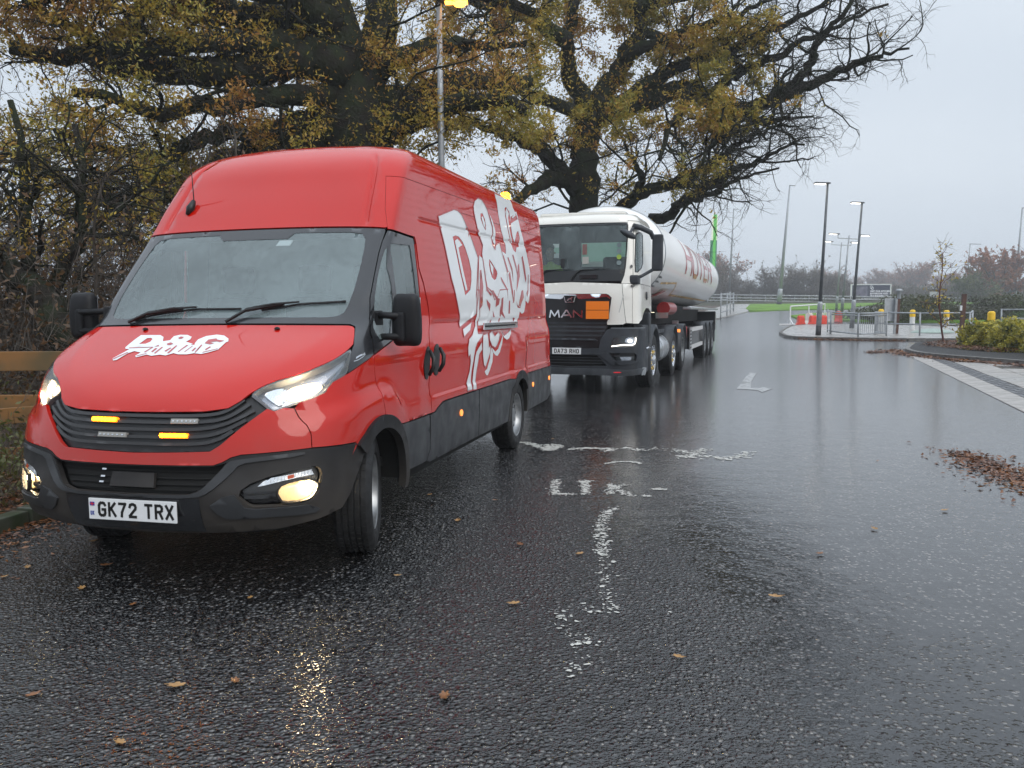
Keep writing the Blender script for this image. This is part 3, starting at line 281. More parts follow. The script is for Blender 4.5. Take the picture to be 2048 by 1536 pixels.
RUB = mat('tyre_rubber', (.014, .014, .015), .55, var=.4, vscale=20, bump=.3, bscale=160, rvar=.25)
SEAT = mat('seat_fabric', (.035, .04, .05), .9, var=.3, vscale=30)
CREAM = mat('bulkhead_grey', (.30, .32, .33), .8, var=.1)
def glassmat(name, tint, mist, rough=.04, streak=0.):
    """laminated glass, wet outside, fogged inside: mist is how much of it is hidden by the fog"""
    m = bpy.data.materials.new(name); m.use_nodes = True; nt = m.node_tree; nt.nodes.clear(); N = nt.nodes.new; L = nt.links.new
    out = N('ShaderNodeOutputMaterial'); tr = N('ShaderNodeBsdfTransparent'); tr.inputs[0].default_value = (*tint, 1)
    df = N('ShaderNodeBsdfDiffuse'); df.inputs[0].default_value = (.54, .67, .69, 1); gl = N('ShaderNodeBsdfGlossy'); gl.inputs['Roughness'].default_value = rough
    tc = N('ShaderNodeTexCoord'); mp = N('ShaderNodeMapping'); mp.inputs['Scale'].default_value = (26, 26, 1.6) ; L(tc.outputs['Object'], mp.inputs[0])
    nz = N('ShaderNodeTexNoise'); nz.inputs['Scale'].default_value = 1.2; nz.inputs['Detail'].default_value = 3; L(mp.outputs[0], nz.inputs['Vector'])
    n2 = N('ShaderNodeTexNoise'); n2.inputs['Scale'].default_value = 1.6; n2.inputs['Detail'].default_value = 2; L(tc.outputs['Object'], n2.inputs['Vector'])
    mu = N('ShaderNodeMix'); mu.inputs[0].default_value = .65; L(nz.outputs['Fac'], mu.inputs[2]); L(n2.outputs['Fac'], mu.inputs[3])
    mr = N('ShaderNodeMapRange'); L(mu.outputs[0], mr.inputs[0]); mr.inputs[1].default_value = .38; mr.inputs[2].default_value = .62; mr.inputs[3].default_value = max(0, mist-.04); mr.inputs[4].default_value = min(1, mist+.06)
    m1 = N('ShaderNodeMixShader'); L(mr.outputs[0], m1.inputs[0]); L(tr.outputs[0], m1.inputs[1]); L(df.outputs[0], m1.inputs[2])
    fr = N('ShaderNodeFresnel'); fr.inputs[0].default_value = 1.5; vo = N('ShaderNodeTexVoronoi'); vo.inputs['Scale'].default_value = 190; L(tc.outputs['Object'], vo.inputs['Vector'])
    r2 = N('ShaderNodeMapRange'); L(vo.outputs['Distance'], r2.inputs[0]); r2.inputs[1].default_value = .35; r2.inputs[2].default_value = .1; r2.inputs[3].default_value = 0; r2.inputs[4].default_value = 1
    bp = N('ShaderNodeBump'); bp.inputs['Strength'].default_value = .10; bp.inputs['Distance'].default_value = .0006; L(r2.outputs[0], bp.inputs['Height']); L(bp.outputs[0], gl.inputs['Normal'])
    m2 = N('ShaderNodeMixShader'); L(fr.outputs[0], m2.inputs[0]); L(m1.outputs[0], m2.inputs[1]); L(gl.outputs[0], m2.inputs[2]); L(m2.outputs[0], out.inputs[0])
    return m
WSG = glassmat('windscreen_glass', (.82, .9, .9), .22); SIDEG = glassmat('side_glass', (.6, .68, .68), .26)
LENS = glassmat('lamp_lens', (.96, .97, 1), .03, .02)
def lampmat(name, col, s):
    return mat(name, col, .3, emit=s, ecol=col)
HL = lampmat('headlamp_bulb', (1, .80, .48), 170); HLW = lampmat('headlamp_reflector_lit', (1, .78, .45), 2.2); AMB = lampmat('amber_led', (1, .30, .003), 34)
AMBH = lampmat('amber_housing', (1, .24, .006), 2.0); MARKER = lampmat('amber_marker', (1, .30, .06), 1.2); REFL = mat('lamp_reflector', (.7, .72, .74), .18, metal=1, bump=.6, bscale=50)
PLATEW = mat('plate_white', (.72, .73, .74), .35, coat=.4); INK = mat('plate_ink', (.01, .01, .01), .4)
def text_obj(name, s, size, m, parent, loc, rot, depth=.002, font=None, sx=1., bold=0., align='CENTER', shear=0.):
    cu = bpy.data.curves.new(name, 'FONT'); cu.body = s; cu.size = size; cu.align_x = align; cu.align_y = 'CENTER'; cu.extrude = depth; cu.offset = bold; cu.resolution_u = 3; cu.shear = shear
    t = bpy.data.objects.new('tmp', cu); COL.objects.link(t); bpy.context.view_layer.update()
    me = bpy.data.meshes.new_from_object(t); bpy.data.objects.remove(t); me.materials.clear()
    o = link(name, me, m, parent); o.location = loc; o.rotation_euler = rot; o.scale = (sx, 1, 1); return o
STROKES = {  # plate lettering as strokes on a 5 x 8 cell
 'G': [[(5, 6.6), (4.2, 7.7), (3.4, 8), (1.6, 8), (.6, 7.4), (0, 6.2), (0, 1.8), (.6, .6), (1.6, 0), (3.5, 0), (4.5, .5), (5, 1.5), (5, 3.8), (2.9, 3.8)]],
 'K': [[(0, 0), (0, 8)], [(4.7, 8), (0, 3.2)], [(1.6, 4.7), (5, 0)]], '7': [[(0, 8), (5, 8), (2.1, 2.5), (1.8, 0)]],
 '2': [[(.1, 6.2), (.7, 7.5), (2, 8), (3.2, 8), (4.5, 7.4), (5, 6.2), (4.7, 5), (.2, .6), (.2, 0), (5, 0)]], 'T': [[(0, 8), (5, 8)], [(2.5, 8), (2.5, 0)]],
 'R': [[(0, 0), (0, 8), (3.4, 8), (4.6, 7.4), (5, 6.2), (4.8, 4.9), (3.4, 4), (0, 4)], [(2.8, 4), (5, 0)]], 'X': [[(0, 8), (5, 0)], [(5, 8), (0, 0)]],
 'D': [[(0, 0), (0, 8), (2.8, 8), (4.4, 7.2), (5, 5.6), (5, 2.4), (4.4, .8), (2.8, 0), (0, 0)]], 'A': [[(0, 0), (2.2, 8), (2.8, 8), (5, 0)], [(.9, 2.6), (4.1, 2.6)]],
 '3': [[(.1, 6.6), (.9, 7.7), (2, 8), (3.4, 8), (4.6, 7.2), (4.7, 5.4), (3.6, 4.3), (2, 4.3)], [(3.6, 4.3), (4.9, 3), (4.9, 1.5), (4, .3), (3, 0), (1.6, 0), (.6, .5), (0, 1.6)]],
 'H': [[(0, 0), (0, 8)], [(5, 0), (5, 8)], [(0, 4.2), (5, 4.2)]], 'O': [[(1.6, 0), (.5, .6), (0, 1.8), (0, 6.2), (.5, 7.4), (1.6, 8), (3.4, 8), (4.5, 7.4), (5, 6.2), (5, 1.8), (4.5, .6), (3.4, 0), (1.6, 0)]],
 'U': [[(0, 8), (0, 1.6), (.8, .3), (1.8, 0), (3.2, 0), (4.2, .3), (5, 1.6), (5, 8)]]}
def stroke_text(name, s, x0, zc, h, w, gap, sw, m, parent, y, space=.033, tilt=None):
    """one mesh per character, standing on the xz plane and facing -y"""
    x = x0; k = h/8; kx = w/5
    for ch in s:
        if ch == ' ': x += space; continue
        mb = MB()
        for line in STROKES[ch]:
            P = np.array([(x+sw/2+a*(w-sw)/5, zc-h/2+sw/2+b*(h-sw)/8) for a, b in line]); 
            for i in range(len(P)-1):
                a, b = P[i], P[i+1]; d = (b-a)/np.hypot(*(b-a)); n = np.array([-d[1], d[0]])*sw/2; e = d*sw*.42; ea = e if i else e; q = [a-e+n, b+e+n, b+e-n, a-e-n]
                mb.prism([tuple(t) for t in q], y-.0005-.00007*i, y)
        o = mb.build(name, m, parent); x += w+gap
def number_plate(parent, s1, xc, zc, y, bg, gb=True, group=None):
    pl = empty('number_plate'); pl.parent = parent; 
    p = MB().box(xc-.26, xc+.26, y-.006, y+.004, zc-.0555, zc+.0555, .003).build('plate_backing', bg, pl)
    chars = s1.replace(' ', ''); cw, g, sp = .05, .011, .044; tot = 7*cw+5*g+sp; off = .022 if gb else 0
    stroke_text('plate_character', s1, xc+off-tot/2, zc, .079, cw, g, .014, INK, pl, y-.007, sp-g+.0)
    if gb:
        fb = mat('flag_blue', (.02, .05, .30), .4); fr = mat('flag_red', (.5, .02, .03), .4); fw = mat('flag_white', (.8, .8, .8), .4)
        x0 = xc-.237; MB().box(x0-.014, x0+.014, y-.0072, y-.006, zc+.016, zc+.036).build('flag', fb, pl)
        mb = MB().box(x0-.014, x0+.014, y-.0078, y-.007, zc+.0235, zc+.0285).box(x0-.003, x0+.003, y-.0079, y-.0071, zc+.016, zc+.036); mb.build('flag_cross', fr, pl)
        stroke_text('country_letter', 'UK', x0-.012, zc-.022, .022, .010, .003, .0034, fb, pl, y-.0075)
    return pl
def make_wheel(name, parent, x, y, z, R, width, rimR, face, steer=0., kind='van', out=1):
    """wheel whose outer face looks to +x*out; hub origin at the axle"""
    w = empty(name); w.parent = parent; w.location = (x, y, z); w.rotation_euler = (0, 0, steer if out > 0 else steer+PI)
    h = width/2; sh = .18*(R-rimR)
    prof = [(rimR+.004, -h*.82), (rimR+.018, -h*.96), (rimR+(R-rimR)*.5, -h*1.0), (R-sh, -h*.93), (R-.008, -h*.8)]
    ng = 4
    for i in range(ng+1):
        a = -h*.78+(2*h*.78)*(i)/(ng+1); b = -h*.78+(2*h*.78)*(i+1)/(ng+1); gw = .0045
        prof += [(R, a+gw), (R, b-gw)]+([(R-.009, b-gw+.0008), (R-.009, b+gw-.0008)] if i < ng else [])
    prof += [(R-.008, h*.8), (R-sh, h*.93), (rimR+(R-rimR)*.62, h*.99), (rimR+(R-rimR)*.55, h*1.012), (rimR+(R-rimR)*.45, h*1.0), (rimR+.018, h*.96), (rimR+.004, h*.82)]
    ty = MB().lathe(prof, 64, 'x').build('tyre', RUB, w, auto=.6)
    # sipes: shallow cross bars proud of the ribs
    sp = MB(); nb = 52
    for k in range(nb):
        t = 2*PI*k/nb
        for i in range(ng+1):
            a = -h*.78+(2*h*.78)*i/(ng+1)+.007; b = -h*.78+(2*h*.78)*(i+1)/(ng+1)-.007; tt = t+.02*(i % 2); da = .047 if nb == 52 else .04
            V = [];
            for rr in (R-.002, R+.0035):
                for xx in (a, b):
                    for q in (tt, tt+da): V.append((xx, rr*math.cos(q), rr*math.sin(q)))
            sp.add(V, [(4, 5, 7, 6), (0, 1, 5, 4), (2, 6, 7, 3), (0, 4, 6, 2), (1, 3, 7, 5)])
    o = sp.build('tread_block', RUB, w); o['kind'] = 'stuff'
    rp = MB()
    if kind == 'van':
        rp.lathe([(rimR+.006, h*.84), (rimR, h*.90), (rimR-.008, h*.86), (rimR-.014, h*.5), (rimR-.03, h*.3), (rimR-.045, h*.25), (rimR-.06, h*.32), (rimR*.62, h*.42), (rimR*.52, h*.40), (rimR*.46, h*.28), (rimR*.33, h*.30), (rimR*.3, h*.55), (rimR*.22, h*.62), (0, h*.62)], 40, 'x')
        rp.lathe([(rimR, -h*.8), (rimR-.02, -h*.5), (rimR-.02, h*.3)], 40, 'x')
        rim = rp.build('rim', STEEL, w, auto=.7)
        hl = MB()
        for k in range(14):
            t = 2*PI*k/14; r0 = rimR*.70; hl.lathe([(0, 0), (.018, 0), (.018, -.01)], 8, 'x', (h*.405, r0*math.cos(t), r0*math.sin(t)))
        hl.build('rim_hole', DARK, w)
        for k in range(5): 
            t = 2*PI*k/5; MB().lathe([(.012, 0), (.012, .018), (.008, .022), (0, .022)], 6, 'x', (h*.30, rimR*.4*math.cos(t), rimR*.4*math.sin(t))).build('wheel_bolt', STEEL, w)
    else:
        d = .32*h if kind == 'steer' else -.35*h
        rm = CHROME if kind == 'steer' else STEEL
        rp.lathe([(rimR+.008, h*.86), (rimR+.002, h*.95), (rimR-.012, h*.9), (rimR-.022, h*.3), (rimR-.04, d), (rimR*.72, d+.05), (rimR*.5, d+.06), (rimR*.49, d+.03), (rimR*.38, d+.03), (rimR*.36, d+.11), (rimR*.2, d+.14), (0, d+.14)], 40, 'x')
        rp.build('rim', rm, w, auto=.7); hl = MB()
        for k in range(10): t = 2*PI*k/10; r0 = rimR*.78; hl.lathe([(0, .006), (.03, .006), (.03, -.01)], 10, 'x', (d+.045, r0*math.cos(t), r0*math.sin(t)))
        hl.build('rim_hole', DARK, w); nm = mat('wheel_nut', (.6, .42, .12) if kind == 'steer' else (.3, .3, .3), .4, metal=.6) if kind == 'steer' else STEEL
        nb_ = MB()
        for k in range(10): t = 2*PI*(k+.5)/10; nb_.lathe([(.016, 0), (.016, .03), (.01, .038), (0, .038)], 6, 'x', (d+.055, rimR*.58*math.cos(t), rimR*.58*math.sin(t)))
        nb_.build('wheel_nut', nm, w)
    return w
def build_van():
    T = VAN; V = empty('panel_van', (-1.75112, 5.01922, 0), -.235165)
    tag(V, 'red high-roof panel van with white D&G Assist lettering, lit headlights and amber strobes', 'van')
    fa, ra, az = 1.25, 5.02, .36     # wheel arch centres in surface coordinates
    UR = lambda z: 1+5.45-float(pchip(ROWS[:, 0], ROWS[:, 1:], np.array(z))[..., 1])
    G_ = lambda k: [tuple(p) for p in T[k]]
    he = [(0, .918), (.2139, .9226), (.2971, .9382), (.3378, .9736), (.3644, 1.0161)]
    hl = G_('headlight')
    hood = he+[(.3852, 1.0418), (.4225, 1.0694), (.498, 1.0962), (.5804, 1.1321), (.6684, 1.1687), (.7363, 1.2067), (.7853, 1.2483), (.762, 1.29), (.7193, 1.3373), (.69, 1.348), (.646, 1.3536), (.198, 1.359), (0, 1.3615)]
    S3 = .0028
    def inset(poly, d):  # shrink a polygon slightly so a real gap is left between panels
        P = np.asarray(poly, float); n = len(P); A = .5*sum(P[i][0]*P[(i+1) % n][1]-P[(i+1) % n][0]*P[i][1] for i in range(n)); sg = 1 if A > 0 else -1; out = []
        for i in range(n):
            a = P[i]-P[i-1]; b = P[(i+1) % n]-P[i]; a = a/max(np.hypot(*a), 1e-9); b = b/max(np.hypot(*b), 1e-9); na = np.array([-a[1], a[0]]); nb = np.array([-b[1], b[0]]); q = na+nb; L_ = max(q@q, .5)
            out.append(P[i]+sg*q*2*d/L_)
        return [tuple(p) for p in out]
    region('bonnet', inset(sym(hood), S3), RED, V, res=.04)
    gr = [(0, .918), (.2139, .9226), (.2971, .9382), (.3378, .9736), (.3644, 1.0161), (.4465, .9359), (.3567, .8455), (.2729, .7554), (.2392, .728), (0, .7165)]
    grb = region('grille', sym(gr), mat('grille_black', (.018, .018, .02), .35, beads=120), V, off=-.028, res=.05, rim=.02)[0]
    for sl in ([(0, .905), (.205, .905), (.29, .922), (.345, .985)], [(0, .872), (.21, .872), (.30, .892), (.372, .962)], [(0, .835), (.205, .835), (.30, .862), (.395, .93)], [(0, .797), (.20, .797), (.285, .822), (.37, .882)], [(0, .762), (.20, .762), (.27, .785), (.325, .83)]):
        l = smooth_poly(sl, 2, False); l2 = np.concatenate([l[::-1]*[-1, 1], l[1:]]); region('grille_slat', ribbon(l2, .016), mat('grille_slat', (.035, .035, .037), .3, beads=120), V, off=-.008, res=.05, rim=.022, step=.03)
    wing_in = [(.5635, .9308), (.5902, .8851), (.6294, .8375), (.6499, .7911), (.655, .722)]
    chin = [(0, .7165), (.2392, .728), (.2729, .7554), (.3567, .8455), (.4465, .9359), (.4623, .9285), (.4786, .9213), (.5167, .937)]+wing_in+[(.3534, .7072), (.3147, .6945), (.2834, .6719), (.2496, .6557), (0, .6525)]
    region('front_panel', inset(sym(chin), .002), RED, V, res=.035, rim=.02)
    A0 = lambda r, a, b, n=24: circ(fa, az, r, a, b, n)
    tfr = math.acos((1.04-fa)/.455)
    wing = wing_in[::-1]+hl[17:12:-1][:0]+[(.5788, .9592), (.6475, .9773), (.7099, 1.0032), (.722, 1.0289), (.739, 1.0545), (.7889, 1.0746), (.8362, 1.0926), (1.0819, 1.1786), (1.093, 1.1718), (1.1686, 1.0514), (1.2118, 1.0), (1.29, .86), (1.302, .812)]+A0(.455, 1.46, 2.45)+[(.93, .716)]
    region('front_wing', inset(wing, S3), RED, V, res=.04, mirror=True)
    door_b = [(1.0819, 1.1786), (1.0908, 1.1774), (1.3585, 1.2517), (1.7706, 1.3483), (1.7008, 1.4971), (1.5642, 1.6597), (1.3631, 1.9021), (1.3725, 1.9027), (1.5293, 1.7281), (1.6776, 1.625), (1.8476, 1.4842), (1.9966, 1.3453), (2.0805, 1.1813), (2.150, 1.04), (2.185, .974), (2.190, .9166), (2.2167, .8232), (2.2360, .7137), (1.68, .7185)]
    door = door_b+A0(.455, .95, 1.44, 14)+[(1.305, .812), (1.29, .86), (1.2118, 1.0), (1.1686, 1.0514), (1.093, 1.1718)]
    region('front_door', inset(door, S3), RED, V, res=.045, mirror=True, rows=(1.352, 1.38))
    # side panel, split at the rear edge of the sliding door by a seam
    top = 2.345; ca = [(2.2393, .7137), (2.30, .715), (2.3595, .7383), (2.48, .77), (2.60, .772), (4.60, .765)]
    rr = [(u, z) for u, z in circ(ra, az, .455, 2.05, 1.06)]
    side = ca[:]+[p for p in circ(ra, az, .455, PI-1.03, 1.03, 20)]+[(5.42, .765), (6.775, .758)]+[(UR(z)-.02, z) for z in np.linspace(.76, top, 24)]+[(4.86, top), (2.2, top), (.62, top), (.6933, 2.1047), (.7811, 1.9778), (.80, 1.965), (1.34, 1.950), (1.3965, 1.905), (1.5393, 1.735), (1.6876, 1.63), (1.8576, 1.489), (2.0066, 1.35), (2.0905, 1.19), (2.16, 1.045), (2.197, .974), (2.202, .9166), (2.2287, .8232)]
    rows = (.80, .812, .824, .836, .848, .9, 1.34, 1.352, 1.36, 1.37, 1.382, 1.395, 2.06, 2.068, 2.075, 2.083, 2.091, 2.098, 2.106)
    seams = [ribbon([(2.2, 2.22), (3.0, 2.22), (4.6, 2.22), (5.7, 2.215)], .004), ribbon([(5.43, .775), (5.43, 1.1), (5.42, 1.33)], .004)]
    region('side_panel', inset(side, .002), RED, V, holes=seams, res=.075, rows=rows, mirror=True)
    cap = [(UR(z)-.02, z) for z in np.linspace(top, 2.66, 14)]
    roof = [(0, 1.990), (.2234, 1.985), (.7509, 1.972), (.7811, 1.9778), (.6933, 2.1047), (.62, top), (2.2, top), (4.86, top)]+cap+[(3.5, 2.664), (1.2, 2.664), (0, 2.664)]
    region('roof', inset(sym(roof), .002), RED, V, res=.055, rows=(2.36, 2.4, 2.44, 2.48, 2.52, 2.56, 2.585, 2.605, 2.62, 2.635, 2.65, 2.658), inc=[[(s_*a, 2.0), (s_*a, 2.52)] for s_ in (1, -1) for a in (.463, .478, .495, .512, .527)])
    ut = np.concatenate([np.linspace(0, 1, 16), np.linspace(1.01, UR(2.664)-.02, 8)]); L1 = VS(ut, np.full(len(ut), 2.6635)); mb = MB()
    Vv = [tuple(p) for p in L1]+[(-p[0], p[1], p[2]) for p in L1]; n = len(ut); mb.add(Vv, [(i, i+1, n+i+1, n+i) for i in range(n-1)]); mb.build('roof_skin', RED, V, smooth=True)
    # rear: two doors
    zz = np.linspace(.5, 2.655, 40); Lr = VS(np.array([UR(z)-.03 for z in zz]), zz)
    for s in (1, -1):
        mb = MB(); Vv = [(s*.004, p[1]+.01, p[2]) for p in Lr]+[(s*p[0]*.99, p[1]+.01-.02*(k > 34), p[2]) for k, p in enumerate(Lr)]; k = len(zz); mb.add(Vv, [(i, i+1, k+i+1, k+i) for i in range(k-1)]); mb.build('rear_door', RED, V)
        MB().box(s*.86-.07, s*.86+.07, 5.455, 5.48, .95, 1.5, .01).build('rear_lamp', mat('tail_red', (.4, .01, .01), .2), V)
    MB().box(-.95, .95, 5.3, 5.52, .38, .52, .03).build('rear_bumper', CLAD, V)
    # windscreen surround, pillars, cowl
    ws = [(0, 1.983), (.2234, 1.978), (.7509, 1.965), (.7654, 1.9509), (.745, 1.88), (.7362, 1.8), (.755, 1.6449), (.7808, 1.5115), (.8669, 1.3942), (1.019, 1.2699), (1.0819, 1.1786), (.8362, 1.0926), (.79, 1.225), (.792, 1.2446), (.7193, 1.3423), (.6554, 1.357), (.2594, 1.3632), (0, 1.366)]
    gh = [(0, 1.910), (.055, 1.910), (.075, 1.948), (.3837, 1.942), (.4874, 1.930), (.53, 1.895), (.5445, 1.84), (.556, 1.7456), (.5693, 1.569), (.565, 1.47), (.5478, 1.425), (.505, 1.406), (.4414, 1.401), (0, 1.403)]
    region('windscreen_surround', inset(sym(ws), .003), GLOSSB, V, holes=[sym(gh)], res=.05)
    region('windscreen', sym(gh), WSG, V, off=-.003, res=.05, rim=0)
    db = [(.80, 1.955), (1.3171, 1.9378), (1.352, 1.9), (1.5542, 1.655), (1.6908, 1.4931), (1.7600, 1.3523), (1.3585, 1.258), (1.0958, 1.185), (1.03, 1.272), (.8764, 1.3962), (.7908, 1.5115), (.765, 1.6449), (.7462, 1.8), (.755, 1.88)]
    qg = [(.836, 1.8209), (.875, 1.845), (.90, 1.80), (.98, 1.70), (1.0919, 1.6037), (1.1709, 1.5121), (1.24, 1.40), (1.30, 1.27), (1.14, 1.265), (1.0, 1.335), (.92, 1.43), (.86, 1.52), (.82, 1.64), (.815, 1.75)]
    dg = [(.933, 1.868), (1.27, 1.884), (1.30, 1.86), (1.4531, 1.6945), (1.5723, 1.550), (1.6454, 1.4733), (1.710, 1.375), (1.44, 1.300), (1.38, 1.30), (1.3, 1.41), (1.2243, 1.5321), (1.0829, 1.69)]
    region('door_window_frame', inset(db, .002), GLOSSB, V, holes=[qg, dg], res=.05, mirror=True)
    region('quarter_window', qg, SIDEG, V, off=-.004, res=.06, rim=0, mirror=True); region('door_window', dg, SIDEG, V, off=-.006, res=.06, rim=0, mirror=True)
    # cladding
    region('wheel_arch_trim', A0(.462, -.12, 2.32, 30)+A0(.385, 2.32, -.12, 30), CLAD, V, off=.022, res=.05, rim=.05, mirror=True)
    region('wheel_arch_trim', circ(ra, az, .462, -.05, PI+.05, 34)+circ(ra, az, .378, PI+.05, -.05, 34), CLAD, V, off=.012, res=.05, rim=.04, mirror=True)
    region('door_cladding', inset([(1.68, .7185), (2.16, .712), (2.172, .463), (2.10, .392), (1.66, .405)]+A0(.458, .1, .93, 12), .003), CLAD2, V, off=.008, res=.06, mirror=True)
    region('side_cladding', inset([(2.185, .7), (2.245, .7110), (2.30, .712), (2.3595, .7353), (2.48, .766), (2.60, .768), (3.44, .765), (3.45, .36), (2.19, .365), (2.12, .39), (2.182, .463)], .003), CLAD2, V, off=.008, res=.06, mirror=True)
    region('side_cladding', inset([(3.456, .765), (4.60, .762)]+circ(ra, az, .458, PI-1.03, PI-.02, 12)+[(4.55, .34), (3.456, .36)], .003), CLAD2, V, off=.008, res=.06, mirror=True)
    region('side_cladding', inset([(5.41, .762), (6.77, .755), (6.77, .40), (6.6, .345), (5.49, .345)]+circ(ra, az, .458, .02, 1.03, 12), .003), CLAD2, V, off=.008, res=.06, mirror=True)
    region('sill', [(1.66, .40), (2.12, .385), (2.19, .36), (4.53, .335), (4.53, .28), (1.7, .30)], DARK, V, off=-.03, res=.1, mirror=True, disp=False)
    # front bumper
    rb = [(0, .6525), (.2496, .6557), (.2834, .6719), (.3147, .6945), (.3534, .7072), (.655, .722), (.93, .714), (1.03, .712)]
    fr = [(fa-.385*math.cos(t), az+.385*math.sin(t)) for t in np.linspace(1.13, .1, 10)]; fr = [(max(u, .80+.0*u), z) for u, z in fr]
    bo = rb+[(.98, .60), (.90, .45), (.84, .385), (.70, .355), (.6155, .340), (.476, .31), (.12, .288), (0, .285)]
    rc = [(0, .648), (.246, .651), (.283, .664), (.300, .672), (.2686, .626), (.2045, .5367), (.161, .5143), (0, .511)]
    pod = smooth_poly([(.405, .580), (.60, .622), (.679, .6295), (.7071, .6013), (.7114, .5592), (.6928, .4912), (.6468, .4503), (.5376, .4429), (.4065, .4406), (.3798, .4534), (.331, .5164)], 1)
    region('front_bumper', inset(sym(bo), .002), CLAD, V, holes=[sym(rc), pod, pod*[-1, 1]], res=.045, rim=.03)
    region('bumper_grille', sym(rc), DARK, V, off=-.05, res=.06, rim=0)
    for z in (.625, .595, .565, .535):
        w_ = np.interp(z, [.511, .6, .67], [.155, .24, .29]); region('bumper_grille_slat', ribbon([(-w_, z), (0, z), (w_, z)], .005), DARK, V, off=-.036, res=.05, rim=.01)
    region('radar_cover', [(-.045, .545), (.05, .545), (.05, .615), (-.045, .615)], CLAD, V, off=-.02, res=.04, rim=.02)
    for x_ in (-.075,): 
        for z in (.625, .592, .565): region('grille_clip', ribbon([(x_-.007, z), (x_+.007, z)], .008), CHROME, V, off=-.026, res=.05, rim=.01)
    bar = smooth_poly([(0, .508), (.1625, .5103), (.2075, .532), (.2726, .624), (.306, .6745), (.33, .682), (.42, .694), (.62, .708), (.62, .690), (.42, .672), (.345, .6625), (.3124, .6114), (.2369, .5247), (.19, .497), (0, .494)], 1)
    region('bumper_trim', bar, CLAD2, V, off=.009, res=.05, rim=.012, mirror=True)
    lip = [(.2363, .458), (.2612, .4127), (.2909, .3889), (.335, .3853), (.4711, .389), (.6737, .3956), (.6983, .4147), (.6389, .4404), (.41, .4323), (.3661, .4423), (.3259, .5132), (.28, .5)]
    region('bumper_lip', lip, CLAD2, V, off=.010, res=.05, rim=.012, mirror=True)
    region('bumper_valance', sym([(0, .292), (.476, .312), (.55, .318), (.55, .262), (.3, .254), (0, .251)]), DARK, V, off=-.03, res=.05, disp=False)
    region('plate_panel', [(-.19, .31), (.20, .31), (.20, .492), (-.19, .492)], GLOSSB, V, off=.004, res=.05)
    region('fog_lamp_housing', pod, GLOSSB, V, off=-.045, res=.04, rim=0, mirror=True)
    region('fog_lamp_vane', ribbon([(.36, .49), (.44, .485), (.5, .492)], .02), CLAD2, V, off=-.03, res=.04, rim=.012, mirror=True)
    region('daytime_lamp', G_('drl'), REFL, V, off=-.014, res=.012, rim=.02, mirror=True)
    for k in range(13): 
        u = .47+k*.0155; z = .573+k*.0022; region('lamp_rib', ribbon([(u, z-.009), (u+.002, z+.013)], .003), mat('lamp_rib', (.5, .52, .55), .15, metal=.6), V, off=-.010, res=.02, rim=.004, mirror=True)
    region('indicator_lens', ribbon([(.545, .583), (.575, .5875)], .018), mat('indicator_orange', (.45, .06, .01), .25), V, off=-.009, res=.02, rim=.004, mirror=True)
    fog = smooth_poly(G_('fog'), 1); fg = region('fog_lamp', fog, mat('fog_reflector', (.8, .62, .35), .2, metal=.6, emit=.9, ecol=(1, .62, .25), bump=.4, bscale=30), V, off=-.040, res=.03, rim=.0, mirror=True)
    region('fog_lamp_bulb', circ(.652, .520, .024, 0, 2*PI, 16, .03)[:-1], HL, V, off=-.030, res=.02, rim=.01, mirror=True)
    region('fog_lamp_lens', fog, LENS, V, off=-.012, res=.04, rim=0, mirror=True)
    ring = np.concatenate([fog*1.0, fog[:1]]); region('fog_lamp_ring', ribbon(ring, .009), CLAD, V, off=-.006, res=.04, rim=.02, mirror=True, step=.02)
    # headlights: lit reflector bowls behind a clear lens
    hp = smooth_poly(hl, 1); region('headlight_bowl', hp, mat('bowl_grey', (.30, .31, .33), .25, metal=.8, bump=.5, bscale=25), V, off=-.055, res=.03, rim=0, mirror=True)
    region('headlight_edge', ribbon(np.concatenate([hp, hp[:1]]), .012), mat('lamp_edge', (.12, .12, .13), .3), V, off=-.006, res=.03, rim=.05, mirror=True, step=.02)
    hot = smooth_poly([(.49, 1.01), (.50, 1.045), (.54, 1.062), (.62, 1.075), (.675, 1.06), (.705, 1.026), (.645, .995), (.577, .976), (.53, .983)], 1)
    region('headlight_reflector', hot, HLW, V, off=-.042, res=.03, rim=.02, mirror=True)
    region('headlight_bulb', circ(.585, 1.018, .042, 0, 2*PI, 18, .026)[:-1], HL, V, off=-.036, res=.03, rim=.01, mirror=True)
    region('indicator_bowl', smooth_poly(G_('hlamp_in'), 1), REFL, V, off=-.038, res=.02, rim=.02, mirror=True)
    region('lamp_divider', ribbon([(.70, 1.05), (.745, 1.10), (.79, 1.15)], .022), mat('lamp_grey', (.13, .15, .18), .3, metal=.4), V, off=-.034, res=.03, rim=.02, mirror=True)
    region('headlight_lens', hp, LENS, V, off=-.002, res=.04, rim=0, mirror=True)
    # strobes in the grille
    for u0, z0, on in ((-.094, .8785, 1), (.1205, .8045, 1), (.1535, .877, 0), (-.058, .803, 0)):
        region('strobe_housing', [(u0-.045, z0-.012), (u0+.045, z0-.012), (u0+.045, z0+.012), (u0-.045, z0+.012)], AMBH if on else mat('strobe_grey', (.30, .29, .27), .3), V, off=.002, res=.05, rim=.02)
        for k in range(6):
            a = u0-.036+k*.0144; region('strobe_led', circ(a, z0, .0092 if on else .0035, 0, 2*PI, 8)[:-1], AMB if on else REFL, V, off=.005, res=.05, rim=.003)
    # bonnet washer jets, wipers, antenna
    for u0 in (-.195, .21): 
        p = VS(np.array(u0), np.array(1.331))+VN(np.array(u0), np.array(1.331))*.004; MB().lathe([(0, .014), (.012, .010), (.018, 0)], 10, 'z', tuple(p)).build('washer_jet', DARK, V)
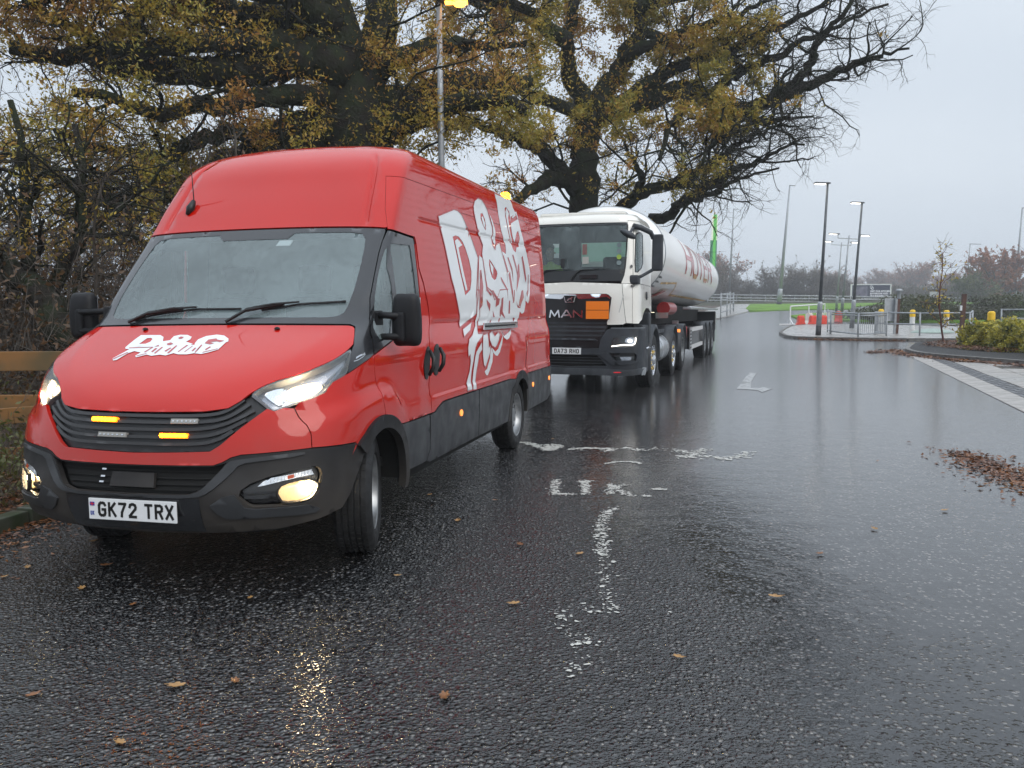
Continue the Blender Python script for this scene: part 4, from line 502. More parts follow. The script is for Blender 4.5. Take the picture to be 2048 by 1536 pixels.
    for pts, hub in (([(-.332, 1.372), (-.2103, 1.4182), (-.0343, 1.4554), (.028, 1.4546)], 0), ([(.0163, 1.369), (.054, 1.4348), (.2393, 1.4797), (.5367, 1.4934)], 1)):
        u = np.array([p[0] for p in pts]); z = np.array([p[1] for p in pts]); P = VS(u, z)+VN(u, z)*np.array([.012, .03, .022, .02])[:, None]
        ww = MB().tube([P[0], P[1], (P[1]+P[2])/2+VN(u, z)[2]*.012, P[2]], [.011, .010, .008, .007], 6).build('wiper', INK, V)
        uu = np.linspace(u[1]*.8+u[2]*.2-.12*(1-hub), u[3], 12); zb = np.interp(uu, u, z)-.004; Pb = VS(uu, zb)+VN(uu, zb)*.008; MB().tube(Pb, .007, 5).build('wiper_blade', RUB, ww)
        MB().tube([P[1]*.9+P[0]*.1, P[2]*.7+P[1]*.3], .013, 6).build('wiper_bracket', INK, ww)
    u_, z_ = np.array([-.345, -.335, -.322]), np.array([2.112, 2.15, 2.196]); P = VS(u_, z_); Nn = VN(u_, z_)
    MB().tube([P[0]+Nn[0]*.004, P[1]+Nn[1]*.012, P[2]+Nn[2]*.03], [.012, .030, .014], 10).build('aerial_base', INK, V, smooth=True)
    MB().tube([P[2]+Nn[2]*.03, P[2]+Nn[2]*.03+np.array([.0, -.02, .30])], [.004, .002], 6).build('aerial', INK, V)
    # door handles, sliding rail, markers, beacon
    for k in ('handle1', 'handle2'):
        cu_, cz_ = np.mean([p[0] for p in T[k]]), np.mean([p[1] for p in T[k]]); el = circ(cu_, cz_, .075, 0, 2*PI, 24, .115)[:-1]; el = [(a+(b-cz_)*-.35, b) for a, b in el]
        hd = region('door_handle', el, INK, V, off=.006, res=.03, rim=.01)[0]; u = np.array([cu_+.03, cu_+.01, cu_-.01, cu_-.03]); z = cz_+np.array([-.085, -.03, .03, .085])
        P = VS(u, z); MB().tube([P[0]+[.012, 0, 0], P[1]+[.045, 0, 0], P[2]+[.045, 0, 0], P[3]+[.012, 0, 0]], [.012, .016, .016, .012], 8).build('handle_grip', INK, hd, smooth=True)
    y1 = 0.0; x_ = .99
    MB().box(.985, 1.0, 2.33, 3.62, 1.27, 1.335, .004).build('slide_rail', CHROME, V); MB().box(.992, 1.004, 2.36, 3.5, 1.295, 1.31).build('rail_slot', DARK, V)
    for u0, z0 in ((2.91, .6315), (5.664, .6188), (6.6305, .6149)):
        region('side_marker', circ(u0, z0, .034, 0, 2*PI, 12, .026)[:-1], MARKER, V, off=.016, res=.05, rim=.01)
    bc = MB().lathe([(.055, 0), (.055, .02), (.05, .06), (.03, .075), (0, .08)], 20, 'z', (.70, 4.35, 2.685)).build('beacon', AMB, V, smooth=True)
    bd = region('engine_badge', ribbon([(.868, 1.172), (.905, 1.183), (.965, 1.193)], .010), CHROME, V, off=.002, res=.05, rim=.001)[0]
    region('pillar_strip', ribbon([(.855, 1.155), (.90, 1.161), (.95, 1.176), (.975, 1.19)], .004), CHROME, V, off=.002, res=.05, rim=.001)
    # mirrors
    for s in (1, -1):
        mr = empty('door_mirror'); mr.parent = V; cx, cy, cz = (1.112, .15, 1.380) if s > 0 else (-1.185, .13, 1.423); hx, hz = (.092, .158) if s > 0 else (.098, .155)
        bm = bmesh.new(); bmesh.ops.create_cube(bm, size=1); bmesh.ops.subdivide_edges(bm, edges=bm.edges[:], cuts=7, use_grid_fill=True)
        for v in bm.verts:
            p = v.co*2; d = Vector((p.x, p.y, p.z)).normalized(); r = 1/((abs(d.x)**5+abs(d.y)**3+abs(d.z)**6)**(1/5)); p = d*r
            wz = 1-.12*max(p.z, 0); v.co = Vector((cx+p.x*hx*wz, cy+p.y*.07*(1 if p.y < 0 else .25), cz+p.z*hz))
        me = bpy.data.meshes.new('mirror'); bm.to_mesh(me); bm.free(); link('mirror_housing', me, CLAD, mr, True)
        MB().box(cx-hx*.85, cx+hx*.85, cy+.018, cy+.024, cz-hz*.86, cz+hz*.86, .003).build('mirror_glass', CHROME, mr)
        P0 = .925
        for z0, z1 in ((.025, .022), (-.105, -.10)):
            MB().tube([(s*P0, cy-.04, cz+z0), (s*(P0+.06), cy-.06, cz+z0+.004), (cx-s*hx*.25, cy-.075, cz+z1)], [.024, .020, .021], 8).build('mirror_arm', CLAD, mr, smooth=True)
        MB().box(min(cx-s*hx*.45, cx+s*hx*.12), max(cx-s*hx*.45, cx+s*hx*.12), cy-.092, cy-.05, cz-.13, cz+.045, .016).build('mirror_bracket', CLAD, mr)
        MB().box(s*.92-.03, s*.92+.03, cy-.12, cy+.02, cz-.15, cz+.06, .018).build('mirror_mount', CLAD, mr)
    # dark inner structure seen through gaps and under the body
    region('inner_shell', sym([(0, .30), (.7, .36), (.86, .5), (.93, .62), (1.0, .70)]+circ(fa, az, .44, 2.2, .2, 18)+[(1.75, .36), (4.5, .36)]+circ(ra, az, .44, 2.9, .2, 18)+[(5.6, .36), (6.75, .36)]+[(UR(z)-.04, z) for z in np.linspace(.5, 2.6, 14)]+[(0, 2.6)]), DARK, V,
           holes=[[(u*1.0, z) for u, z in sym([(0, 1.38), (.62, 1.38), (.62, 1.9), (.5, 1.96), (0, 1.96)])], [(.80, 1.9), (1.3, 1.9), (1.74, 1.36), (1.3, 1.24), (1.05, 1.25), (.80, 1.5)], [(-.80, 1.9), (-1.3, 1.9), (-1.74, 1.36), (-1.3, 1.24), (-1.05, 1.25), (-.80, 1.5)]], off=-.075, res=.12, rim=0, disp=False)
    fl = MB()
    fl.box(-.88, .88, .65, 3.15, .30, .40).box(-.88, .88, 4.2, 5.3, .36, .44).box(-.5, .5, -.6, 5.2, .26, .42).box(-.45, .45, -.72, .6, .42, .85); fl.build('underbody', DARK, V)
    for yy in (-.08, 3.69):
        for s in (1, -1): MB().lathe([(.05, s*.55), (.41, s*.55), (.41, s*.965)], 18, 'x', (0, yy, az), a0=0, a1=PI).build('wheel_arch_liner', DARK, V)
    # cab inside
    MB().box(-.88, .88, 1.05, 1.08, .5, 2.1).build('bulkhead', CREAM, V); MB().box(-.86, .86, .05, 1.05, .44, .5).build('cab_floor', DARK, V)
    ds = MB().box(-.84, .84, -.02, .30, 1.05, 1.30, .06).build('dashboard', SEAT, V)
    for x in (-.5, .12, .55):
        st = MB().box(x-.23, x+.23, .5, .98, .85, .98, .05).build('seat', SEAT, V); MB().box(x-.22, x+.22, .82, .98, .95, 1.55, .06).build('backrest', SEAT, st); MB().box(x-.12, x+.12, .84, .95, 1.57, 1.78, .05).build('headrest', SEAT, st)
    st = MB(); st.lathe([(.2+.013*math.cos(t), .013*math.sin(t)) for t in np.linspace(0, 2*PI, 9)[:-1]], 28, 'z', close=True); sw = st.build('steering_wheel', INK, V, smooth=True); sw.location = (-.5, .36, 1.33); sw.rotation_euler = (math.radians(-55), 0, 0)
    MB().box(-.19, .19, -.012, .012, -.01, .01).box(-.012, .012, -.19, 0, -.01, .01).lathe([(.05, -.015), (.05, .015), (0, .02)], 12, 'z').build('steering_spoke', INK, sw)
    # toll tag near the top of the windscreen
    region('windscreen_tag', [(.03, 1.868), (.07, 1.868), (.075, 1.905), (.035, 1.905)], PLATEW, V, off=-.008, res=.05, rim=.004, disp=False)
    # wheels
    make_wheel('wheel', V, .86, -.08, .352, .352, .225, .222, 1, -.32+.0, 'van', 1).rotation_euler.z = .31
    w = make_wheel('wheel', V, -.86, -.08, .352, .352, .225, .222, 1, 0, 'van', -1); w.rotation_euler.z = PI+.31
    make_wheel('wheel', V, .865, 3.69, .352, .352, .225, .222, 1, 0, 'van', 1); make_wheel('wheel', V, -.865, 3.69, .352, .352, .225, .222, 1, 0, 'van', -1)
    pl = number_plate(V, 'GK72 TRX', 0, 0, 0, PLATEW); P = VS(np.array(.008), np.array(.4235)); pl.location = (float(P[0])-.004, float(P[1])-.012, .4225); pl.rotation_euler = (0, 0, 0)
    # lettering on side and bonnet
    for k, p in T.items():
        q = [tuple(a) for a in p]
        if k[:2] == 'w_':
            hs = {'w_D': ['r_D'], 'w_amp': ['r_amp1', 'r_amp2'], 'w_G': ['r_G1', 'r_G2', 'r_G3']}.get(k, [])
            region('lettering', q, WHITEV, V, holes=[[tuple(a) for a in T[h]] for h in hs], off=.0025 if k not in ('w_Di', 'w_ampsh', 'w_amp1i', 'w_amp2i', 'w_G1i', 'w_G2i') else .0033, res=.06, rim=0, rows=rows)
        if k[:3] == 'r_x' or k == 'r_A3': region('lettering_outline', q, REDV, V, off=.0042, res=.09, rim=0, rows=rows)
        if k[:2] == 'h_': region('bonnet_lettering', q, WHITEV, V, holes={'h_D': [[tuple(a) for a in T['k_D']]]}.get(k, []), off=.002+{'h_D': 0, 'h_amp': .0004, 'h_G': .0008, 'h_As': .0012}[k], res=.05, rim=0)
        if k[:2] == 'k_' and k != 'k_D': region('bonnet_lettering_outline', q, REDV, V, off=.0045, res=.05, rim=0)
    for k, ln in OUTL: region('lettering_outline', ribbon([tuple(a) for a in ln], .011), REDV, V, off=.0046, res=.08, rim=0, rows=rows, step=.05)
    return V
VANO = build_van()

# ================================================================ the ground and what grows on it
def gz(y):
    y = np.asarray(y, float); return np.where(y < 26, 0, np.where(y < 38, .0237*(y-26)**2/24, .0237*(y-32)))
def gzf(y): return float(gz(y))
def sheet(name, poly, dz, m, res=1., rim=.0, kind='structure', fn=None, parent=None, holes=()):
    v, f = cdt_fill(poly, holes, res, step=res); P = np.stack([v[:, 0], v[:, 1], gz(v[:, 1])+dz+(fn(v) if fn else 0)], 1); N3 = np.tile([0, 0, 1.], (len(P), 1))
    o = link(name, shell_mesh(P, N3, f, rim), m, parent)
    if kind: o['kind'] = kind
    return o
def roadmat():
    m = bpy.data.materials.new('wet_asphalt'); m.use_nodes = True; nt = m.node_tree; N = nt.nodes.new; L = nt.links.new; b = nt.nodes['Principled BSDF']; I = b.inputs
    tc = N('ShaderNodeTexCoord'); vec = tc.outputs['Object']
    def noise(s, d=4, r=.5, v=vec, dist=0): n = N('ShaderNodeTexNoise'); n.inputs['Scale'].default_value = s; n.inputs['Detail'].default_value = d; n.inputs['Roughness'].default_value = r; n.inputs['Distortion'].default_value = dist; L(v, n.inputs['Vector']); return n.outputs['Fac']
    def mr(x, a, b_, c, d): n = N('ShaderNodeMapRange'); L(x, n.inputs[0]); [setattr(n.inputs[i+1], 'default_value', v) for i, v in enumerate((a, b_, c, d))]; return n.outputs[0]
    def mth(op, a, b_): 
        n = N('ShaderNodeMath'); n.operation = op
        for i, q in enumerate((a, b_)):
            if isinstance(q, (int, float)): n.inputs[i].default_value = q
            else: L(q, n.inputs[i])
        return n.outputs[0]
    # stones: rounded chippings of two sizes pushed into the binder
    wv = N('ShaderNodeVectorMath'); wv.operation = 'ADD'; nn = N('ShaderNodeTexNoise'); nn.inputs['Scale'].default_value = 60; L(vec, nn.inputs['Vector']); sc = N('ShaderNodeVectorMath'); sc.operation = 'SCALE'; sc.inputs['Scale'].default_value = .008; L(nn.outputs['Color'], sc.inputs[0]); L(vec, wv.inputs[0]); L(sc.outputs[0], wv.inputs[1])
    v1 = N('ShaderNodeTexVoronoi'); v1.inputs['Scale'].default_value = 41; L(wv.outputs[0], v1.inputs['Vector']); v2 = N('ShaderNodeTexVoronoi'); v2.inputs['Scale'].default_value = 88; L(wv.outputs[0], v2.inputs['Vector'])
    s1 = N('ShaderNodeSeparateColor'); L(v1.outputs['Color'], s1.inputs[0]); s2 = N('ShaderNodeSeparateColor'); L(v2.outputs['Color'], s2.inputs[0])
    dome = mth('MULTIPLY', mr(v1.outputs['Distance'], .55, .12, 0, 1), mr(s1.outputs[0], 0, 1, .15, 1)); fine = mth('MULTIPLY', mr(v2.outputs['Distance'], .6, .1, 0, .35), mr(s2.outputs[0], 0, 1, .2, 1))
    h = mth('MAXIMUM', dome, fine)
    # standing water: fills the low parts, flattening the relief
    mpp = N('ShaderNodeMapping'); mpp.inputs['Rotation'].default_value = (0, 0, .33); mpp.inputs['Scale'].default_value = (1.1, .11, 1); L(vec, mpp.inputs[0]); big = mth('ADD', mth('MULTIPLY', noise(.28, 4, .55), .55), mth('MULTIPLY', noise(1, 3, .55, mpp.outputs[0]), .45)); mid = noise(1.7, 4, .6, dist=.6); sp = N('ShaderNodeSeparateXYZ'); L(vec, sp.inputs[0])
    side = mth('ADD', mr(sp.outputs[0], -.4, 2.8, -.20, .36), mr(sp.outputs[1], 3.0, 9, -.14, .10)); wet = mr(mth('ADD', mth('ADD', mth('MULTIPLY', big, .6), mth('MULTIPLY', mid, .4)), side), .40, .66, 0, 1)
    flood = mr(wet, .55, .95, 0, 1)
    hh = mth('MAXIMUM', h, mth('MULTIPLY', wet, .34)); rip = mth('ADD', mth('MULTIPLY', noise(22, 4, .6), .2), mth('MULTIPLY', noise(7, 3, .6), .5)); 
    bp = N('ShaderNodeBump'); bp.inputs['Distance'].default_value = .016; L(mth('ADD', hh, rip), bp.inputs['Height']); far = mr(sp.outputs[1], 6, 22, 1, .22); L(mth('MULTIPLY', mr(wet, 0, 1, 1.0, .2), far), bp.inputs['Strength'])
    b2 = N('ShaderNodeBump'); b2.inputs['Distance'].default_value = .02; L(mr(sp.outputs[1], 5, 20, .22, .08), b2.inputs['Strength']); L(noise(3.0, 5, .6), b2.inputs['Height']); L(bp.outputs[0], b2.inputs['Normal']); L(b2.outputs[0], I['Normal'])
    cr = N('ShaderNodeValToRGB'); e = cr.color_ramp.elements; e[0].color = (.011, .011, .012, 1); e[1].color = (.20, .19, .18, 1); e.new(.4).color = (.06, .06, .062, 1); e.new(.75).color = (.16, .152, .145, 1); L(s1.outputs[1], cr.inputs[0])
    mx = N('ShaderNodeMix'); mx.data_type = 'RGBA'; L(mr(h, .12, .5, 0, 1), mx.inputs[0]); mx.inputs[6].default_value = (.009, .009, .010, 1); L(cr.outputs[0], mx.inputs[7])
    m3 = N('ShaderNodeMix'); m3.data_type = 'RGBA'; m3.blend_type = 'MULTIPLY'; m3.inputs[0].default_value = .5; L(mx.outputs[2], m3.inputs[6]); r3 = N('ShaderNodeValToRGB'); r3.color_ramp.elements[0].color = (.5, .5, .5, 1); L(noise(.7, 5), r3.inputs[0]); L(r3.outputs[0], m3.inputs[7])
    # wet sky sheen painted into the base colour, paler towards the right
    sky_sheen = N('ShaderNodeVectorMath'); sky_sheen.operation = 'SCALE'; L(m3.outputs[2], sky_sheen.inputs[0]); L(mth('MULTIPLY', mr(mth('ADD', sp.outputs[0], mth('MULTIPLY', mid, 1.2)), .8, 3.4, 1, 1.9), mr(sp.outputs[1], 3.5, 8, .75, 1)), sky_sheen.inputs['Scale']); L(sky_sheen.outputs[0], I['Base Color'])
    L(mth('MULTIPLY', mr(wet, 0, 1, .10, .13), mr(sp.outputs[1], 6, 20, 1, 1.55)), I['Roughness']); I['IOR'].default_value = 1.5; I['Specular IOR Level'].default_value = 1.0
    I['Coat Weight'].default_value = .0
    return m
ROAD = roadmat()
GRASS = mat('grass', (.16, .30, .03), .8, var=.55, vscale=.35, col2=(.10, .19, .03), spec=.15, bump=1, bscale=25, bdist=.05)
SOIL = mat('woodland_soil', (.035, .024, .014), .75, var=.5, vscale=3, col2=(.075, .040, .018), bump=1, bscale=18, bdist=.05)
MULCH = mat('mulch', (.012, .010, .009), .6, var=.5, vscale=12, bump=1, bscale=40, bdist=.03)
KERB = mat('kerb_concrete', (.20, .19, .175), .5, var=.35, vscale=5, bump=.5, bscale=60, col2=(.11, .105, .10), rvar=.2)
KERBW = mat('wet_kerb', (.07, .075, .06), .3, var=.5, vscale=6, bump=.5, bscale=60, col2=(.03, .045, .02))
PAVE = mat('wet_paving', (.34, .325, .305), .22, var=.3, vscale=2.5, bump=.25, bscale=40, rvar=.25)
gy = np.concatenate([np.arange(-40, 24, 8), np.arange(24, 42, 1.), np.arange(42, 300, 20), [400, 700, 1200, 2600]]); gx = [-600, -60, 0, 60, 600]
ground = MB().add([(x, y, gzf(y)-.14) for y in gy for x in gx], [(j*5+i, j*5+i+1, j*5+i+6, j*5+i+5) for j in range(len(gy)-1) for i in range(4)]).build('ground', SOIL, fix=False); ground['kind'] = 'structure'
kl = lambda y: -3.33+.2*(y-5.3)
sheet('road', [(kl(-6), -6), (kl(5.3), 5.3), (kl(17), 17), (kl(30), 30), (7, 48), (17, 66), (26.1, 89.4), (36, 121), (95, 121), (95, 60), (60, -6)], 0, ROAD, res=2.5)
# left kerb stones
kb = empty('kerb_left'); kb['kind'] = 'structure'
for i in range(24):
    y = -1+i*.915; x = kl(y); me = MB().box(-.125, 0, 0, .908, -.1, .10+.012*math.sin(i*2.1), .012).build('kerb_stone', KERBW, kb); me.location = (x, y, 0); me.rotation_euler = (0, 0, -math.atan(.2))
sheet('verge', [(kl(-6)-.1, -6), (kl(5.3)-.1, 5.3), (kl(17)-.1, 17), (kl(30)-.1, 30), (6.8, 48), (16.8, 66), (-40, 90), (-60, -6)], .03, SOIL, res=1.6, fn=lambda v: .05*np.sin(v[:, 0]*1.7)*np.cos(v[:, 1]*1.3)+np.clip(-4.2-v[:, 0]+.2*(v[:, 1]-5), 0, 3)*.12)
# far side of the road: pavement, green verge
sheet('pavement', [(26.3, 89.4), (45, 149), (41, 152), (14, 66.2), (16.9, 66.2)], .10, PAVE, res=6, rim=.12)
gv = sheet('grass_verge', [(26.7, 89.9), (31.1, 106.6), (44, 148), (120, 148), (90, 132), (58.6, 130), (48, 112), (41.5, 98.5), (39, 97), (36.6, 98.6), (31, 95)], .12, GRASS, res=5, rim=.15, kind='stuff')
gv2 = sheet('grass_verge', [(24.6, 58.8), (22.6, 63), (25, 72), (30, 80), (60, 78), (60, 54), (34, 54), (29, 55), (26.2, 57)], .12, GRASS, res=3, rim=.15, kind='stuff')
# traffic island with pale wet paving and flush slabs
isl = [(17.6, 50), (15.6, 45.5), (14.0, 41.5), (13.3, 38.6), (13.35, 37.6), (14.1, 36.8), (15.3, 36.05), (17.3, 35.0), (19.5, 34.6), (22, 34.9), (24.4, 36.6), (26.5, 40), (27, 46), (22, 51.5), (19, 51.5)]
sheet('island_paving', isl, .11, PAVE, res=1.2, rim=.12)
ke = empty('island_kerb'); ke['kind'] = 'structure'; rs = resamp(isl, .95)
for i in range(len(rs)):
    a, b = rs[i], rs[(i+1) % len(rs)]; d = b-a; L_ = np.hypot(*d); o = MB().box(0, L_-.012, -.14, 0, -.1, .125, .008).build('kerb_stone', KERB, ke); o.location = (a[0], a[1], gzf(a[1])); o.rotation_euler = (0, 0, math.atan2(d[1], d[0]))
# planting bed
bed = smooth_poly([(14.1, 28.3), (15.0, 29.7), (16.1, 30.7), (18.2, 31.8), (22, 32.5), (30, 31), (30, 8), (13.6, 8), (13.0, 20.4), (12.72, 22.1), (12.6, 23.96), (12.85, 25.34), (13.4, 27.0)], 1)
sheet('planting_bed', bed, .10, MULCH, res=.5, fn=lambda v: .10*np.clip(np.sin(v[:, 0]*1.1)*np.sin(v[:, 1]*.8)+.4, 0, 2)*(v[:, 0] > 13.6))
ke = empty('bed_kerb'); ke['kind'] = 'structure'; rs = resamp(bed, .6)
for i in range(len(rs)):
    a, b = rs[i], rs[(i+1) % len(rs)]; d = b-a; L_ = np.hypot(*d)
    if a[0] < 20 and L_ > .02: o = MB().box(0, L_-.006, -.02, .13, -.1, .13, .008).build('kerb_stone', KERB, ke); o.location = (a[0], a[1], gzf(a[1])); o.rotation_euler = (0, 0, math.atan2(d[1], d[0]))
# flush kerb strip, setts and slabs at the right
fk = empty('flush_kerb'); fk['kind'] = 'structure'; A = np.array([12.25, 24.6]); B = np.array([4.0, 3.0]); d = (B-A)/np.hypot(*(B-A)); ang = math.atan2(d[1], d[0]); nrm = np.array([-d[1], d[0]])
SL = mat('pale_slab', (.36, .335, .31), .3, var=.22, vscale=4, bump=.3, bscale=60, rvar=.25); SETT = mat('granite_sett', (.09, .09, .10), .35, var=.4, vscale=9, bump=.6, bscale=50)
for i in range(25):
    p = A+d*i*.92; o = MB().box(0, .905, 0, .42, -.05, .012, .006).build('kerb_slab', SL, fk); o.location = (*p, 0); o.rotation_euler = (0, 0, ang)
sm = MB(); bmw = []
for i in range(210):
    for j in range(3):
        x0 = i*.11; y0 = .425+j*.11; sm.box(x0, x0+.1, y0, y0+.1, -.05, .012+.004*math.sin(i*7.3+j*3))
so_ = sm.build('sett_row', SETT, fk); so_.location = (*A, 0); so_.rotation_euler = (0, 0, ang); so_['kind'] = 'stuff'
mp = empty('slab_paving'); mp['kind'] = 'structure'
for i in range(16):
    for j in range(5):
        p = A+d*(3.0+i*1.25)+nrm*(.80+j*.66)
        if (i % 3 == 1 and j > 0): continue
        o = MB().box(0, 1.235 if 1 else .6, 0, .64, -.05, .008+.003*((i*7+j*3) % 3), .004).build('paving_slab', SL if (i+j) % 4 else PAVE, mp); o.location = (*p, 0); o.rotation_euler = (0, 0, ang)
# --- worn white markings
PAINT = mat('road_paint', (.58, .58, .54), .3, var=.25, vscale=20, bump=.5, bscale=130, rvar=.2)
def flecks(name, lines, n, spread, size, seed, elong=1.2):
    """what is left of a painted line: flecks of paint on the tops of the stones"""
    rg = np.random.default_rng(seed); V = []; F = []
    segs = [(np.array(l[i]), np.array(l[i+1])) for l in lines for i in range(len(l)-1)]; Ls = np.array([np.hypot(*(b-a)) for a, b in segs]); pr = Ls/Ls.sum()
    for k in rg.choice(len(segs), n, p=pr):
        a, b = segs[k]; c = a+(b-a)*rg.random()+rg.normal(0, spread, 2); r = size*rg.lognormal(0, .45); m_ = rg.integers(5, 8); th = np.sort(rg.random(m_)*2*PI); q = len(V)
        for t in th: rr = r*(.6+.6*rg.random()); V.append((c[0]+rr*elong*math.cos(t), c[1]+rr*math.sin(t), .0035+rg.random()*.001))
        F.append(tuple(range(q, q+m_)))
    o = MB().add(V, F).build(name, PAINT, None, fix=False); o['kind'] = 'stuff'; return o
flecks('worn_paint', [[(.76, 5.7), (.66, 5.58), (.58, 5.22), (.55, 4.9), (.53, 4.56)]], 380, .022, .0075, 1)
flecks('worn_paint', [[(.53, 4.56), (.51, 4.24), (.47, 4.02), (.48, 3.86), (.46, 3.68)]], 75, .022, .007, 2)
flecks('worn_paint', [[(.22, 3.74), (.34, 3.72), (.5, 3.68)], [(.26, 3.45), (.3, 3.3), (.36, 3.36)], [(.3, 3.22), (.26, 3.1), (.23, 2.98)], [(.67, 3.68), (.73, 3.68)], [(.21, 3.72), (.22, 3.55), (.30, 3.25)]], 110, .026, .0070, 3)
for i, ln in enumerate(([[(.37, 6.72), (.32, 6.16), (.46, 6.16)]], [[(.61, 6.66), (.57, 6.16)], [(.56, 6.62), (.65, 6.62)]], [[(.81, 6.52), (.75, 6.14)], [(.95, 6.5), (.82, 6.38), (.91, 6.08)]])):
    flecks('worn_letter', ln, 260, .020, .0085, 10+i)
flecks('worn_paint', [[(1.01, 6.08), (1.06, 6.06)], [(1.11, 6.3), (1.22, 6.3)], [(.88, 7.42), (.99, 7.5), (1.14, 7.5), (1.2, 7.4)]], 300, .012, .009, 20)
flecks('worn_letter', [[(.13, 8.72), (.27, 8.48), (.38, 8.18), (.49, 8.46), (.4, 8.54), (.38, 8.2)]], 420, .03, .014, 21)
flecks('worn_letter', [[(.60, 8.2), (.7, 8.3)], [(.81, 8.3), (1.02, 8.22), (.98, 8.08)], [(1.19, 8.28), (1.33, 8.14)], [(1.44, 8.2), (1.48, 8.26)]], 280, .035, .012, 22)
flecks('worn_letter', [[(1.64, 8.18), (1.84, 7.78), (1.63, 7.66)], [(1.63, 7.72), (1.78, 7.86), (1.99, 8.16)], [(1.94, 7.72), (2.06, 7.6), (2.22, 7.74), (2.36, 7.94)]], 420, .04, .013, 23)
ar = sheet('direction_arrow', [(4.12, 14.6), (4.75, 16.4), (5.5, 18.5), (5.68, 18.5), (4.9, 16.3), (4.42, 14.75), (4.62, 14.8), (4.66, 15.05), (4.78, 14.6), (4.38, 13.95), (4.42, 14.35)], .005, mat('arrow_paint', (.38, .38, .37), .2, var=.5, vscale=9, bump=.4, bscale=90), res=.3, kind=None); tag(ar, 'white worn turn arrow painted on the wet road beside the tanker', 'road marking')
for nm, cat_ in (('worn_paint', 'road marking'), ('worn_letter', 'road marking')): pass
# ---------------------------------------------------------------- leaves
def leaf_cloud(C, size, rg, up=.0, curl=.35, jit=.3):
    """small folded leaves centred on C; one flat vertex/face array"""
    n = len(C); a = rg.normal(size=(n, 3)); a /= np.linalg.norm(a, axis=1, keepdims=True)
    if up: a = a*(1, 1, 1-up); a /= np.linalg.norm(a, axis=1, keepdims=True)
    b = rg.normal(size=(n, 3)); 
    if up: b = b*(1, 1, 1-up)
    b -= a*(a*b).sum(1, keepdims=True); b /= np.linalg.norm(b, axis=1, keepdims=True); c = np.cross(a, b)
    s = size*(1-jit+2*jit*rg.random((n, 1))); 
    V = np.stack([C-a*s, C+b*s*.42+c*s*curl*.4, C+a*s, C-b*s*.42+c*s*curl*.4], 1).reshape(-1, 3)
    i = np.arange(n)[:, None]*4; F = np.concatenate([i+[0, 1, 2], i+[0, 2, 3]], 1).reshape(-1, 3); return V, F
def fast_mesh(V, F):
    V = np.asarray(V, np.float32); F = np.asarray(F, np.int32); me = bpy.data.meshes.new('m'); k = F.shape[1]
    me.vertices.add(len(V)); me.vertices.foreach_set('co', V.ravel()); me.loops.add(F.size); me.loops.foreach_set('vertex_index', F.ravel()); me.polygons.add(len(F)); me.polygons.foreach_set('loop_start', np.arange(len(F), dtype=np.int32)*k); me.polygons.foreach_set('loop_total', np.full(len(F), k, np.int32)); me.update(); return me
def seg_mesh(S, n=4):
    """S rows: p0(3) p1(3) r0 r1 -> open n-gon prisms"""
    S = np.asarray(S); p0, p1, r0, r1 = S[:, :3], S[:, 3:6], S[:, 6:7], S[:, 7:8]; d = p1-p0; d /= np.maximum(np.linalg.norm(d, axis=1, keepdims=True), 1e-9)
    h = np.where(abs(d[:, 2:3]) < .9, [[0, 0, 1.]], [[1., 0, 0]]); a = np.cross(d, h); a /= np.linalg.norm(a, axis=1, keepdims=True); b = np.cross(d, a); p1 = p1+d*r1*.4; V = []
    for k in range(n): t = 2*PI*k/n; V.append(p0+(a*math.cos(t)+b*math.sin(t))*r0)
    for k in range(n): t = 2*PI*k/n; V.append(p1+(a*math.cos(t)+b*math.sin(t))*r1)
    V = np.stack(V, 1).reshape(-1, 3); i = np.arange(len(S))[:, None]*2*n; F = np.concatenate([i+[k, (k+1) % n, n+(k+1) % n, n+k] for k in range(n)], 1).reshape(-1, 4); return V, F
def leafmat(name, cols, rough=.5, s1=.35, s2=5., trans=.25):
    m = bpy.data.materials.new(name); m.use_nodes = True; nt = m.node_tree; N = nt.nodes.new; L = nt.links.new; b = nt.nodes['Principled BSDF']; I = b.inputs; tc = N('ShaderNodeTexCoord')
    a = N('ShaderNodeTexNoise'); a.inputs['Scale'].default_value = s1; a.inputs['Detail'].default_value = 2; L(tc.outputs['Object'], a.inputs['Vector']); c = N('ShaderNodeTexNoise'); c.inputs['Scale'].default_value = s2; c.inputs['Detail'].default_value = 3; L(tc.outputs['Object'], c.inputs['Vector'])
    x = N('ShaderNodeMath'); x.operation = 'MULTIPLY_ADD'; L(c.outputs['Fac'], x.inputs[0]); x.inputs[1].default_value = .55; y = N('ShaderNodeMath'); y.operation = 'MULTIPLY'; y.inputs[1].default_value = .75; L(a.outputs['Fac'], y.inputs[0]); L(y.outputs[0], x.inputs[2])
    r = N('ShaderNodeMapRange'); r.inputs[1].default_value = .42; r.inputs[2].default_value = .9; L(x.outputs[0], r.inputs[0]); cr = N('ShaderNodeValToRGB'); L(r.outputs[0], cr.inputs[0]); e = cr.color_ramp.elements
    e[0].color = (*cols[0], 1); e[1].color = (*cols[-1], 1)
    for i, q in enumerate(cols[1:-1]): e.new((i+1)/(len(cols)-1)).color = (*q, 1)
    L(cr.outputs[0], I['Base Color']); I['Roughness'].default_value = rough
    t = N('ShaderNodeBsdfTranslucent'); L(cr.outputs[0], t.inputs[0]); mx = N('ShaderNodeMixShader'); mx.inputs[0].default_value = trans; out = nt.nodes['Material Output']; L(b.outputs[0], mx.inputs[1]); L(t.outputs[0], mx.inputs[2]); L(mx.outputs[0], out.inputs[0]); return m
